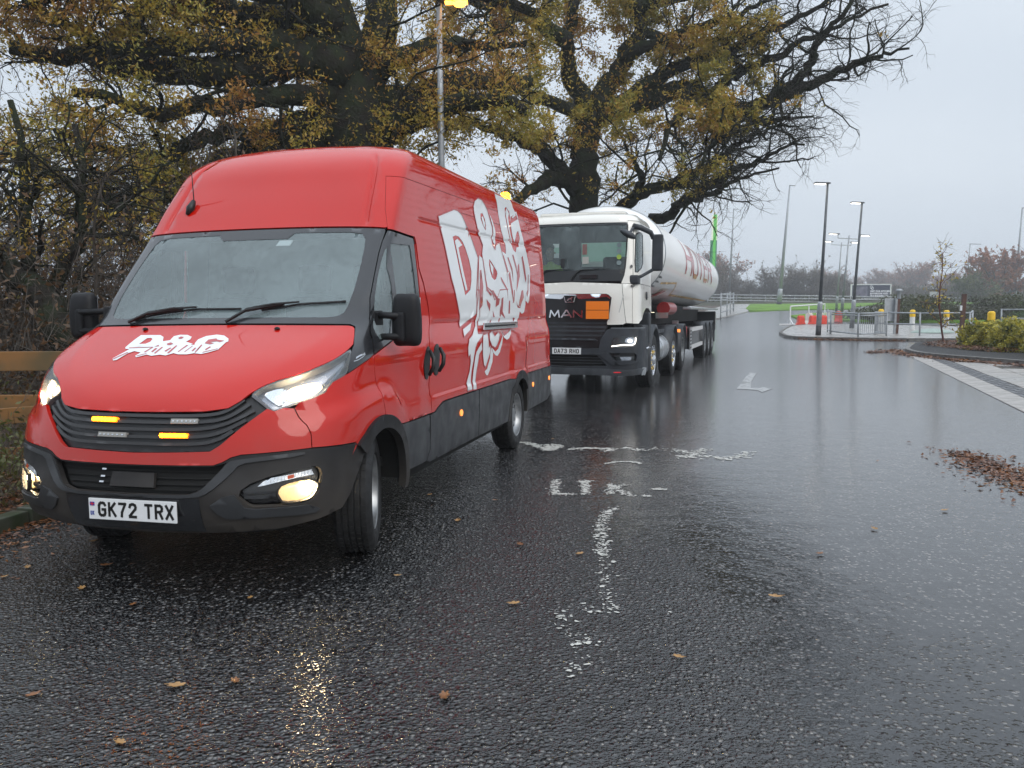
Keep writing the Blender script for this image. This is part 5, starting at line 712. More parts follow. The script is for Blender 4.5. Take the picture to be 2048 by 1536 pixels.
BARK = mat('oak_bark', (.017, .014, .011), .85, spec=.2, var=.4, vscale=3, col2=(.018, .024, .010), bump=1, bscale=14, bdist=.05)
TWIG = mat('bare_twig', (.045, .036, .028), .7, var=.3, vscale=2)
OAK = leafmat('oak_leaves', [(.07, .09, .014), (.22, .20, .022), (.40, .28, .03), (.36, .16, .025), (.20, .09, .022)])
def branch(p, d, L_, r, rg, k=6, wob=.35, up=.0):
    """crooked oak branch: returns points and radii"""
    P = [p]; d = d/np.linalg.norm(d); st = L_/k
    for i in range(k):
        d = d+rg.normal(0, wob, 3)*[1, 1, .8]+[0, 0, up]; d /= np.linalg.norm(d); P.append(P[-1]+d*st)
    return np.array(P), np.linspace(r, r*.42, k+1)
def grow(limbs, rg, n1=11, n2=7, n3=5, len1=3.2, bare=lambda p: 0., minr=.004, reach=1.):
    thick = []; thin = []; tips = []; fine = []
    def emit(P, R, store):
        for i in range(len(P)-1): store.append((*P[i], *P[i+1], R[i], R[i+1]))
    for r0, r1, pts in limbs:
        P = np.array(pts); 
        for _ in range(2):   # round the hand-placed line and give it an oak's kinks
            Q = P[1:]; A = P[:-1]; P = np.concatenate([P[:1], np.stack([A*.75+Q*.25, A*.25+Q*.75], 1).reshape(-1, 3)[1:-1], P[-1:]])
        s = np.linspace(0, 1, len(P)); R = r0+(r1-r0)*s; 
        if r0 < .5: P[1:-1] += rg.normal(0, .045, (len(P)-2, 3))
        thick.append((P, R)); L_ = np.linalg.norm(np.diff(P, axis=0), axis=1).sum(); cen = P.mean(0)
        if r0 > .55: continue
        for j in range(int(n1*max(1, L_/4.5))):
            t = (.12+.88*rg.random()**.8); x = t*(len(P)-1); i = min(int(x), len(P)-2); q = P[i]+(P[i+1]-P[i])*(x-i); tg = P[i+1]-P[i]; tg /= np.linalg.norm(tg)
            d = tg*.75+rg.normal(0, .7, 3)+[0, 0, .28]; ra = min(R[i]*.5, .024+.026*rg.random()); B, BR = branch(q, d, len1*(.45+.75*rg.random())*(1.2-.72*t)*reach, ra, rg, 7, .32, .02); emit(B, BR, thin)
            for k in range(n2):
                x = (.15+.85*rg.random())*(len(B)-1); i2 = min(int(x), len(B)-2); q2 = B[i2]+(B[i2+1]-B[i2])*(x-i2); tg = B[i2+1]-B[i2]; tg /= np.linalg.norm(tg)
                C, CR = branch(q2, tg*.8+rg.normal(0, .7, 3), (.5+.8*rg.random())*reach, max(BR[i2]*.45, minr*1.8), rg, 5, .34); emit(C, CR, thin)
                for l in range(n3):
                    x = (.2+.8*rg.random())*(len(C)-1); i3 = min(int(x), len(C)-2); q3 = C[i3]+(C[i3+1]-C[i3])*(x-i3); tg = C[i3+1]-C[i3]; tg /= np.linalg.norm(tg)
                    D, DR = branch(q3, tg*.8+rg.normal(0, .65, 3), (.22+.32*rg.random())*reach, max(CR[i3]*.5, minr), rg, 3, .3); emit(D, DR, fine); tips.append(D[1:])
    return thick, thin, fine, np.concatenate(tips)
def make_tree(name, label, limbs, seed, leafn, leafsize, bare, leafm, group=None, cat='tree', **kw):
    rg = np.random.default_rng(seed); thick, thin, fine, tips = grow(limbs, rg, **kw); o = limbs[0][2][0]; root = empty(name, (o[0], o[1], gzf(o[1]))); tag(root, label, cat, group); inv = -np.array(root.location)
    for i, (P, R) in enumerate(thick):
        mb = MB().tube(P+inv, R, 12 if R[0] > .15 else 8); ob = mb.build('trunk' if R[0] > .4 else 'limb', BARK, root, smooth=True)
        if R[0] > .55: 
            Pn = P+inv
    V, F = seg_mesh(np.array(thin), 4); o1 = link('branches', fast_mesh(V+inv, F), TWIG if 0 else BARK, root); o1['kind'] = 'stuff'
    V, F = seg_mesh(np.array(fine), 3); o2 = link('twigs', fast_mesh(V+inv, F), TWIG, root); o2['kind'] = 'stuff'
    pr = np.clip(1-bare(tips), 0.0, 1); cl = sum(np.sin(tips[:, i]*f_+i*2+q) for i, f_, q in ((0, 2.6, 0), (1, 2.1, 1), (2, 3.0, 2), (0, 5.2, 3), (2, 4.7, 4))); k = (rg.random(len(tips)) < pr) & (cl > .12); T_ = tips[k]
    if len(T_) and leafn:
        C = T_[rg.integers(0, len(T_), leafn)]+rg.normal(0, .07, (leafn, 3)); V, F = leaf_cloud(C, leafsize, rg); o3 = link('leaves', fast_mesh(V+inv, F), leafm, root); o3['kind'] = 'stuff'
    if leafn > 20000:   # leafy epicormic shoots hugging trunk and limbs
        Q = np.concatenate([P[rg.integers(0, len(P), int(260*(1+6*(R[0] > .3))))]+rg.normal(0, .30, (int(260*(1+6*(R[0] > .3))), 3)) for P, R in thick]); b_ = rg.random(len(Q)) < np.clip(1-bare(Q), 0, 1); Q = Q[b_]; V, F = leaf_cloud(Q, leafsize*1.1, rg); o4 = link('leaves', fast_mesh(V+inv, F), leafm, root); o4['kind'] = 'stuff'
    return root
# the big oaks
def bareA(p): return np.clip(.05+.0*p[:, 0], 0, 1)
def bareB(p): 
    # leaves cling around the middle of the crown, the right-hand sprays are bare
    d = np.hypot((p[:, 0]-2.2)/4.6, (p[:, 2]-8.8)/4.2); low = np.clip((7.4-p[:, 2])/1.2, 0, 1)*.86; return np.maximum(low, np.clip((d-.75)/.45, 0, .997))
make_tree('oak_tree', 'huge old oak with brown and olive autumn leaves, standing behind the red van', TREES['T1'], 3, 66000, .043, bareA, OAK, 'big oaks beside the road', n1=11, n2=6, n3=5, len1=2.5)
make_tree('oak_tree', 'second oak, behind the tanker cab, whose bare sprays reach right over the road', TREES['T2'], 4, 52000, .057, bareB, OAK, 'big oaks beside the road', n1=9, n2=7, n3=5, len1=2.7, reach=1.0, minr=.0045)
make_tree('leaning_tree', 'dark leaning trunk rising left out of the thicket behind the fence', TREES['T3'], 5, 2500, .034, lambda p: .6+0*p[:, 0], OAK, n1=10, n2=6, n3=4, len1=1.8)
# thicket of saplings and bramble left of the van
BROWNL = leafmat('thicket_leaves', [(.03, .022, .012), (.07, .04, .018), (.12, .06, .022), (.05, .055, .018)], s1=.8, s2=9)
GREENL = leafmat('bramble_leaves', [(.02, .035, .010), (.05, .09, .02), (.09, .15, .03), (.10, .06, .02)], s1=1.2, s2=9)
STEM = mat('sapling_bark', (.05, .04, .03), .75, var=.4, vscale=5, col2=(.07, .06, .05), bump=.5, bscale=30)
def sapling(seed, h, r, spread, leafn, leafm, size=.045, nst=1, twm=STEM, tw=.0045):
    rg = np.random.default_rng(seed); root = empty('sapling'); thin = []; tips = []; fine = []
    for s in range(nst):
        P, R = branch(np.array([rg.normal(0, .12*nst**.5), rg.normal(0, .12*nst**.5), -.1]), np.array([rg.normal(0, .16), rg.normal(0, .16), 1.]), h*(.8+.3*rg.random()), r, rg, 10, .09, .02); MB().tube(P, R*.9, 6).build('stem', twm, root, smooth=True)
        for j in range(int(16*h/4)):
            x = (.15+.85*rg.random())*(len(P)-1); i = min(int(x), len(P)-2); q = P[i]+(P[i+1]-P[i])*(x-i); B, BR = branch(q, rg.normal(0, .6, 3)+[0, 0, .75], spread*(.4+.8*rg.random())*(1.2-x/len(P)*.7), max(.4*R[i], tw*1.4), rg, 6, .2, .05)
            for m_ in range(len(B)-1): thin.append((*B[m_], *B[m_+1], BR[m_], BR[m_+1]))
            for k in range(7):
                x2 = (.1+.9*rg.random())*(len(B)-1); i2 = min(int(x2), len(B)-2); q2 = B[i2]; D, DR = branch(q2, (B[i2+1]-B[i2])*3+rg.normal(0, .5, 3), spread*.35*(.4+.8*rg.random()), tw, rg, 4, .25)
                for m_ in range(len(D)-1): fine.append((*D[m_], *D[m_+1], DR[m_], DR[m_+1]))
                tips.append(D)
    V, F = seg_mesh(np.array(thin), 4); a = link('branches', fast_mesh(V, F), twm, root); a['kind'] = 'stuff'; V, F = seg_mesh(np.array(fine), 3); b = link('twigs', fast_mesh(V, F), TWIG, root); b['kind'] = 'stuff'
    if leafn: T_ = np.concatenate(tips); C = T_[rg.integers(0, len(T_), leafn)]+rg.normal(0, .05, (leafn, 3)); V, F = leaf_cloud(C, size, rg); c = link('leaves', fast_mesh(V, F), leafm, root); c['kind'] = 'stuff'
    return root
protos = [sapling(20+i, 3.9, .040, 1.1, 420, BROWNL, .038, 3) for i in range(3)]
spots = [(-7.6, 12.5), (-9.8, 12.2), (-6.2, 13.2), (-11.6, 13.5), (-5.0, 14.0), (-8.6, 14.4), (-12.8, 15.5), (-7.0, 15.8), (-10.4, 16.6), (-5.6, 11.2), (-4.4, 15.6), (-13.6, 12.0), (-7.4, 10.4), (-8.7, 10.9)]
TL = ['tallest grey multi-stemmed sapling', 'thin sapling with a few brown leaves', 'crooked sapling tangled with bramble']
for i, (x, y) in enumerate(spots):
    o = protos[i] if i < 3 else copy_tree(protos[i % 3]); o.location = (x, y, .15+max(0, -x-5)*.1); o.rotation_euler = (0, 0, i*2.4); s = .75+.5*((i*37) % 10)/10; o.scale = (s, s, s)
    tag(o, 'thin brown-twigged sapling in the dark thicket behind the wooden fence left of the van', 'tree', 'saplings in the thicket')
rg = np.random.default_rng(77)
def mass(name, n, size, sampler, m, label=None, cat=None, up=0., stems=0, stm=STEM, stl=.8, str_=.006):
    C = sampler(n); V, F = leaf_cloud(C, size, rg, up=up); o = link(name, fast_mesh(V, F), m); tag(o, label, cat, kind='stuff')
    if stems:
        Q = sampler(stems); d = rg.normal(0, .45, (stems, 3))+[0, 0, .5]; d *= stl*(.4+.8*rg.random((stems, 1))); V, F = seg_mesh(np.concatenate([Q-d/2, Q+d/2, np.full((stems, 1), str_), np.full((stems, 1), str_*.5)], 1), 3); s = link('stems', fast_mesh(V, F), stm, o); s['kind'] = 'stuff'
    return o
def samp_wood(n):  # deep woodland mass behind the thicket, thinning upward
    x = rg.uniform(-24, -2.5, n); y = rg.uniform(16, 26, n); z = rg.beta(1.1, 2.0, n)*4.3*(1+.25*np.sin(x*1.3)); return np.stack([x+(y-20)*.1, y, z], 1)
mass('woodland_undergrowth', 60000, .055, samp_wood, BROWNL, 'dense brown woodland undergrowth behind the fence left of the van', 'undergrowth', stems=22000, stl=1.0)
def samp_thick(n): x = rg.uniform(-14, -3.6, n); y = rg.uniform(8.2, 15.5, n); z = .1+rg.beta(1.0, 2.6, n)*3.0+np.maximum(0, -x-5)*.1; return np.stack([x+(y-8)*.12, y, z], 1)
mass('thicket_growth', 26000, .045, samp_thick, BROWNL, 'brown leafless thicket close behind the wooden fence', 'undergrowth', stems=9000, stl=.8, str_=.005)
def samp_bram(n): y = rg.uniform(4.4, 8.5, n); x = kl(y)-.25-rg.gamma(1.4, .75, n); z = .06+rg.beta(.8, 2.4, n)*.75+np.maximum(0, kl(y)-.8-x)*.1; return np.stack([x, y, z], 1)
mass('bramble', 8000, .026, samp_bram, leafmat('kerb_bramble', [(.03, .04, .014), (.09, .06, .02), (.09, .12, .03), (.16, .09, .03)], s1=1.5, s2=9), 'low green and brown bramble and nettle growing along the left kerb', 'undergrowth', stems=1500, stl=.35, str_=.003)
LEAFB = leafmat('fallen_leaves', [(.05, .018, .009), (.12, .042, .014), (.20, .075, .02), (.26, .13, .035)], rough=.3, s1=2, s2=22, trans=.05)
def litter(name, n, size, sampler, label=None, zt=.012):
    xy = sampler(n); C = np.stack([xy[:, 0], xy[:, 1], gz(xy[:, 1])+(xy[:, 2] if xy.shape[1] > 2 else zt)], 1); V, F = leaf_cloud(C, size, rg, up=.88, curl=.5); o = link(name, fast_mesh(V, F), LEAFB); return tag(o, label, 'leaves' if label else None, kind='stuff')
def s1(n): y = rg.uniform(2.5, 8.5, n); return np.stack([kl(y)-.15-rg.gamma(1.5, .7, n), y, .07+.05*rg.random(n)], 1)
litter('leaf_litter', 6500, .03, s1, 'brown fallen leaves lying on the verge behind the left kerb')
def s2(n): y = rg.uniform(1.5, 8.5, n); return np.stack([kl(y)+rg.gamma(1.1, .16, n), y, .006+.015*rg.random(n)], 1)
litter('gutter_leaves', 2600, .020, s2, 'small wet leaves and grit collected in the left gutter')
def poly_samp(poly, hz):
    P = np.array(poly)
    def f(n):
        out = np.zeros((0, 2))
        while len(out) < n: q = rg.uniform(P.min(0), P.max(0), (n*3, 2)); out = np.concatenate([out, q[in_poly(q, P)]])
        return np.concatenate([out[:n], .008+hz*rg.random((n, 1))**2], 1)
    return f
def line_samp(line, w, hz):
    P = np.array(line); L_ = np.hypot(*np.diff(P, axis=0).T); c = np.concatenate([[0], np.cumsum(L_)])
    def f(n): s = rg.random(n)*c[-1]; x = np.interp(s, c, P[:, 0]); y = np.interp(s, c, P[:, 1]); k = .5+.5*np.sin(s*1.7)**2; return np.stack([x+rg.laplace(0, w*.8, n)*k, y+rg.laplace(0, w*1.3, n)*k, .008+hz*rg.random(n)**2], 1)
    return f
litter('leaf_drift', 1700, .026, line_samp([(4.42, 7.75), (4.38, 7.35), (4.28, 7.0), (4.22, 6.7), (4.12, 6.3), (4.1, 5.9), (4.1, 5.4)], .17, .014), 'drift of dark red-brown leaves on the wet road at the right edge of the photo')
litter('leaf_drift', 2600, .05, line_samp([(11.9, 26.6), (13.4, 27.9), (12.5, 25.5), (12.3, 23.4), (12.4, 21.4), (12.8, 19.6), (13.2, 18)], .16, .06), 'drift of red-brown leaves swept against the kerb of the planting bed')
litter('leaf_drift', 1500, .05, line_samp([(13.4, 37.4), (14.2, 36.6), (15.3, 35.9), (17, 35.0)], .14, .06), 'line of brown leaves along the near kerb of the traffic island')
litter('leaf_drift', 1000, .05, line_samp([(18.5, 34.6), (20.5, 34.5), (22, 34.7)], .12, .05), 'short line of brown leaves at the island kerb beyond the sapling')
litter('bed_leaves', 9000, .05, lambda n: np.concatenate([poly_samp([(14.6, 28.6), (16.2, 30.4), (18.8, 31.2), (19.6, 24), (16.4, 21), (14.3, 24.5)], .0)(n)[:, :2], (.16+.10*rg.random(n))[:, None]], 1), 'rust-brown fallen leaves lying thick on the mulch under the hedge')
OLEAF = [(-.63, 4.22), (.04, 4.78), (.39, 4.58), (.67, 3.16), (-1.87, 3.82), (-1.29, 2.94), (-2.25, 4.06), (-1.8, 2.88), (-1.31, 2.54), (-1.32, 3.9), (-2.32, 4.44), (-2.75, 4.42), (-.65, 6.16), (-.14, 5.96), (-.38, 5.36), (0, 3.78), (-1.08, 2.98), (-2.65, 4.94), (-1.83, 5.34), (-.26, 2.84), (3.03, 5.52), (7.72, 14.58), (3.52, 11.76), (1.29, 3.84), (2.33, 5.06), (1.78, 4.54), (.45, 8.9), (-2.78, 4.26)]
OLAB = ['fallen leaf on the road just in front of the steered front tyre', 'fallen leaf on the road left of the top of the worn white line', 'fallen leaf close beside the left edge of the worn white line', 'fallen leaf right of the lower end of the worn white line',
 'fallen leaf on the road below the van number plate', 'fallen leaf in the foreground left of the headlight glint on the road', 'fallen leaf on the road below the left fog lamp', 'fallen leaf near the bottom left corner of the photo', 'fallen leaf lowest of all in the left foreground', 'fallen leaf straight above the headlight glint on the road',
 'fallen leaf in the shade below the left end of the number plate', 'fallen leaf at the left edge close to the gutter', 'fallen leaf on the road under the van sill between its wheels', 'fallen leaf on the road right of the van sill', 'fallen leaf behind the front tyre on the open road', 'fallen leaf left of the fading middle of the worn line',
 'fallen leaf just beside the headlight glint, on its left', 'fallen leaf in the gutter mouth by the left kerb', 'fallen leaf in the dark under the van bumper', 'fallen leaf in the centre foreground right of the headlight glint', 'fallen leaf on the bare road below the drift at the right edge', 'dark little leaf near the pale flush kerb at the right', 'fallen leaf on the road below the turn arrow',
 'fallen leaf in the empty middle of the right-hand road', 'fallen leaf on the road left below the right-edge leaf drift', 'fallen leaf halfway between the worn line and the right edge', 'fallen leaf beside the worn lettering right of the rear wheel', 'fallen leaf half in the gutter at the left edge of the photo']
LM = [mat('ochre_leaf', (.36, .20, .07), .4, var=.3, vscale=60), mat('brown_leaf', (.20, .085, .03), .35, var=.3, vscale=60)]
def oakleaf(s, seed):
    rg_ = random.Random(seed); pts = []
    for i in range(18):
        t = 2*PI*i/18; r = (.5 if i % 3 else .32)+.06*rg_.random(); pts.append((s*1.25*r*math.cos(t), s*.75*r*math.sin(t)))
    mb = MB(); n = len(pts); V = [(x, y, .004+.25*abs(y)+.1*abs(x)) for x, y in pts]+[(0, 0, .003)]; mb.add(V, [(i, (i+1) % n, n) for i in range(n)]); mb.tube([(s*.5, 0, .01), (s*.8, s*.05, .012)], .0012, 4); return mb
lp = [oakleaf(.042, i).build('fallen_leaf', LM[i % 2]) for i in range(3)]
for i, (x, y) in enumerate(OLEAF):
    o = lp[i] if i < 3 else lp[i % 3].copy()
    if i >= 3: COL.objects.link(o)
    o.location = (x, y, .004); o.rotation_euler = (0, 0, i*1.9); q = .75+.07*(i*7 % 9); o.scale = (q, q, q); tag(o, ('brown ' if (i % 3) == 1 else 'ochre ')+OLAB[i], 'leaf', 'loose oak leaves on the road')
# hedge, sapling
HEDGE = leafmat('variegated_leaves', [(.03, .045, .010), (.16, .17, .02), (.50, .42, .04), (.65, .55, .06)], rough=.35, s1=2.2, s2=11)
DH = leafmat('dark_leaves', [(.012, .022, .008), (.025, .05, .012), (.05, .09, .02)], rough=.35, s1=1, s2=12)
def samp_hedge(cx, cy, rx, ry, h):
    def f(n):
        a = rg.normal(size=(n, 3)); a /= np.linalg.norm(a, axis=1, keepdims=True); a[:, 2] = abs(a[:, 2]); r = rg.uniform(.72, 1.04, (n, 1)); k = 1+.12*np.sin(a[:, 0:1]*9)+.10*np.cos(a[:, 1:2]*11+a[:, 2:3]*7); p = np.sign(a)*abs(a)**.8*r*k
        return np.stack([cx+p[:, 0]*rx, cy+p[:, 1]*ry, .1+p[:, 2]*h], 1)
    return f
hb = [(16.15, 26.6, 1.15, 1.1, .92, 'rounded yellow-and-green variegated shrub at the left end of the hedge', HEDGE), (16.0, 24.4, 1.2, 1.2, .98, 'yellow-splashed shrub in the middle of the low hedge', HEDGE), (15.9, 22.4, 1.3, 1.4, 1.0, 'brightest yellow shrub of the hedge, close to the right edge of the photo', HEDGE), (19.0, 25.2, 1.6, 1.8, 1.0, 'dark green shrub behind the variegated hedge', DH)]
for x, y, rx, ry, h, lab, m_ in hb:
    root = empty('hedge_shrub', (x, y, 0)); tag(root, lab, 'shrub', 'shrubs of the low hedge'); f = samp_hedge(0, 0, rx, ry, h); V, F = leaf_cloud(f(7000), .062, rg); a = link('leaves', fast_mesh(V, F), m_, root); a['kind'] = 'stuff'
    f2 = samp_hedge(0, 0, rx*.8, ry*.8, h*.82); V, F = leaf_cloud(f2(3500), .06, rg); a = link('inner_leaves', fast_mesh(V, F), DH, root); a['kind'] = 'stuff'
    Q = f2(260); V, F = seg_mesh(np.concatenate([Q*[.15, .15, 0], Q, np.full((260, 1), .01), np.full((260, 1), .004)], 1), 4); a = link('stems', fast_mesh(V, F), STEM, root); a['kind'] = 'stuff'
YL = leafmat('yellow_leaves', [(.30, .20, .02), (.45, .33, .04), (.5, .4, .08)], s1=2, s2=10)
st = sapling(91, 3.6, .045, 1.55, 170, YL, .075, 1, mat('red_bark', (.13, .045, .03), .6, var=.3), .009); st.location = (17.17, 31.7, .05); tag(st, 'slim young tree with a few yellow leaves standing in the planting bed', 'tree'); st.name = 'young_tree'
# ---------------------------------------------------------------- distant growth
HBARK = mat('far_bark', (.13, .11, .095), .8); 
def fuzz_tree(seed, w, h, stem, leafn, leafm, size=.2, r=.05, nb=9, ntw=1500):
    rg_ = np.random.default_rng(seed); root = empty('bare_tree'); seg = []; fine = []
    ends = []
    for i in range(nb):
        a = rg_.random()*2*PI; d = np.array([math.cos(a)*w/h*.9, math.sin(a)*w/h*.9, 1.0]); P, R = branch(np.array([0, 0, h*stem*rg_.random()]), d, h*(.62+.3*rg_.random()), r*2, rg_, 7, .14, .02)
        for m_ in range(7): seg.append((*P[m_], *P[m_+1], R[m_], R[m_+1]))
        for j in range(9):
            x = rg_.integers(1, 7); B, BR = branch(P[x], (P[x+1]-P[x])+rg_.normal(0, .6, 3)*h*.08, h*.28*(.5+.8*rg_.random()), r*.8, rg_, 5, .2, .03)
            for m_ in range(5): seg.append((*B[m_], *B[m_+1], BR[m_], BR[m_+1]))
            ends.append(B[1:])
    E_ = np.concatenate(ends)
    for q in E_[rg_.integers(0, len(E_), ntw)]:
        D = q+rg_.normal(0, 1, 3)*[h*.05, h*.05, h*.035]+[0, 0, h*.035]; fine.append((*q, *D, r*.32, r*.16)); ends.append(D[None])
    V, F = seg_mesh(np.array(seg), 4); MB().tube([(0, 0, -.5), (0, 0, h*stem+.2), (0, .02, h*(stem+.35))], [r*4, r*3, r*1.2], 8).build('trunk', HBARK, root); a = link('branches', fast_mesh(V, F), HBARK, root); a['kind'] = 'stuff'
    V, F = seg_mesh(np.array(fine), 3); b = link('twigs', fast_mesh(V, F), HBARK, root); b['kind'] = 'stuff'
    if leafn: T_ = np.concatenate(ends); C = T_[rg_.integers(0, len(T_), leafn)]+rg_.normal(0, h*.012, (leafn, 3)); V, F = leaf_cloud(C, size, rg_); c = link('crown', fast_mesh(V, F), leafm, root); c['kind'] = 'stuff'
    return root
def put(o, x, y, s, lab, grp, rz=0, name=None, dz=0): 
    o.location = (x, y, gzf(y)-.3+dz); o.scale = (s, s, s); o.rotation_euler = (0, 0, rz); tag(o, lab, 'tree', grp)
    if name: o.name = name
PX = lambda px, Y: (px-1024)/1600*Y
fb = [fuzz_tree(40+i, 4.6, 6.5, .05, 900, leafmat('hedgerow_leaves%d' % i if 0 else 'hedgerow_leaves', [(.07, .07, .045), (.13, .11, .07), (.14, .095, .06)], s1=.4, s2=2), .16, .045, 12, 2600) for i in range(3)]
i = 0
for px, Y, s in ((1432, 175, 1.5), (1452, 168, 1.25), (1472, 172, 1.1), (1496, 176, .95), (1540, 170, 1.3), (1562, 168, 1.4), (1588, 172, 1.45), (1612, 166, 1.45), (1640, 170, 1.4), (1662, 178, 1.15), (1690, 180, .9), (1722, 215, .7), (1756, 210, .7), (1806, 215, .8), (1800, 168, .78), (1835, 174, .6), (1864, 170, .62), (1895, 168, .8), (1930, 165, .8), (1905, 172, .7), (2060, 175, .75), (1515, 182, .7), (2075, 160, .9)):
    LMK = min(((1424, 'the green totem sign'), (1460, 'the slender mast by the tanker tail'), (1572, 'the tallest slender mast'), (1644, 'the front dark lamp post'), (1712, 'the second dark lamp post'), (1739, 'the navy billboard'), (1866, 'the small white road sign'), (1932, 'the lamp with the long arm'), (2030, 'the mast at the right edge')), key=lambda q: abs(q[0]-px)); dd = px-LMK[0]
    o = fb[i] if i < 3 else copy_tree(fb[i % 3]); put(o, PX(px, Y), Y, s, ('tall ' if s > 1.2 else 'low ' if s < .85 else '')+'bare hedgerow tree '+('directly behind ' if abs(dd) < 9 else 'a little '+('left' if dd < 0 else 'right')+' of ' if abs(dd) < 32 else 'well '+('left' if dd < 0 else 'right')+' of ')+LMK[1], 'hedgerow trees beyond the guard rail', i*1.7, 'hedgerow_tree'); i += 1
RL = leafmat('rust_leaves', [(.16, .06, .03), (.30, .11, .05), (.38, .17, .09)], s1=.3, s2=2)
o = fuzz_tree(60, 8.2, 12.0, .10, 5200, RL, .34, .13, 12, 1500); put(o, PX(1992, 150), 150, 1.0, 'round oak with rust-brown leaves at the right, beyond the guard rail', None, .5, 'rusty_oak')
o = fuzz_tree(61, 5, 7, .05, 5000, leafmat('olive_leaves', [(.05, .07, .02), (.10, .12, .03), (.22, .20, .05)], s1=.3, s2=2), .2, .05, 12, 2000); put(o, PX(1948, 140), 140, .95, 'yellow-green bushy tree left of the rust-brown oak', None, .5, 'bushy_tree')
pf = fuzz_tree(62, 11, 15, .12, 5000, RL, .35, .14, 12, 3600); put(pf, PX(1832, 290), 290, .95, 'broad pale tree fading in the mist beyond the billboard', None, 0, 'misty_tree')
for px, Y, s, lab in ((1765, 330, .85, 'lower misty tree left of the broad pale one'), (1790, 345, .8, 'misty tree behind the gap of two pale trees'), (1655, 300, .8, 'misty tree above the hedgerow, behind the tall right-hand lamps'), (1712, 380, .7, 'faint small tree far off above the billboard'), (1885, 330, .7, 'misty tree behind the young yellow-leaved tree'), (1425, 230, 1.0, 'tall bare tree beside the green totem sign'), (1905, 250, .6, 'dim tree right of the broad pale tree')):
    put(copy_tree(pf), PX(px, Y), Y, s, lab, None, px*.7, 'misty_tree')
# bramble banks and low cover
def bank(name, x0, x1, y0, y1, h, n, size, m, lab, hb=0, st=800):
    def f(k): x = rg.uniform(x0, x1, k); y = rg.uniform(y0, y1, k); z = gz(y)+hb+rg.beta(1.4, 1.6, k)*h*(.75+.3*np.sin(x*.9)+.12*np.sin(x*2.9)); return np.stack([x, y, z], 1)
    return mass(name, n, size, f, m, lab, 'undergrowth', stems=st, stl=h*.7, str_=.012)
BR2 = leafmat('bank_leaves', [(.03, .025, .014), (.05, .05, .018), (.07, .085, .02), (.13, .075, .02)], s1=.25, s2=2.5)
bank('bramble_bank', 25.6, 48, 55.5, 62, 1.9, 30000, .11, BR2, 'brown and green bramble bank behind the railings')
bank('bramble_bank', 34, 44, 50, 55, 1.7, 9000, .10, GREENL, 'dark green evergreen bank at the right, behind the yellow bollard', st=300)
bank('hedge_bank', 34, 110, 151, 158, 1.5, 26000, .2, BR2, 'low scrub growing along the foot of the far guard rail', st=2500)
bank('far_woods', -20, 330, 200, 230, 3.4, 40000, .55, BR2, 'line of far woods closing the horizon behind the hedgerow', st=4000)

# ================================================================ the tanker
CRW = np.array(CABROWS)
def CSf(u, z):
    u = np.asarray(u, float); z = np.asarray(z, float); r = pchip(CRW[:, 0], CRW[:, 1:], z); y0, y1, Wd, n = [r[..., k] for k in range(4)]
    a = np.minimum(abs(u), 1); t = a**(n/2)*PI/2; X = Wd*np.sin(t)**(2/n); Y = y0+(y1-y0)*(1-np.maximum(np.cos(t), 0)**(2/n))+np.maximum(abs(u)-1, 0)
    return np.stack([np.sign(u)*X, Y, z], -1)
def CN(u, z):
    e = 1e-3; uc = np.where(abs(u) < 3e-2, 3e-2, u); uc = np.where((abs(uc) > .985) & (abs(uc) < 1.015), np.sign(uc)*1.018, uc)
    a = CSf(uc+e, z)-CSf(uc-e, z); b = CSf(uc, np.minimum(z+e, 3.179))-CSf(uc, z-e); n = np.cross(a, b); n /= np.maximum(np.linalg.norm(n, axis=-1, keepdims=True), 1e-9); return n
CSF = (CSf, CN, None)
WPAINT = mat('white_cab_paint', (.78, .76, .70), .28, coat=.9, var=.06, vscale=2, dirt=1.0); TRIM = mat('truck_plastic', (.035, .040, .048), .4, var=.3, vscale=6, bump=.1, bscale=200, rvar=.2)
TBLK = mat('truck_black', (.012, .013, .015), .35, coat=.3, var=.3); ALU = mat('aluminium', (.62, .64, .66), .3, metal=.9, var=.2, vscale=5, bump=.15, bscale=30)
TANKP = mat('tank_paint', (.86, .86, .85), .4, coat=.25, var=.04, vscale=1, crough=.02); REDP = mat('lettering_red', (.50, .03, .03), .3, coat=.6); ORANGE = mat('hazard_orange', (.85, .20, .01), .45); YEL = mat('reflective_yellow', (.55, .33, .08), .35)
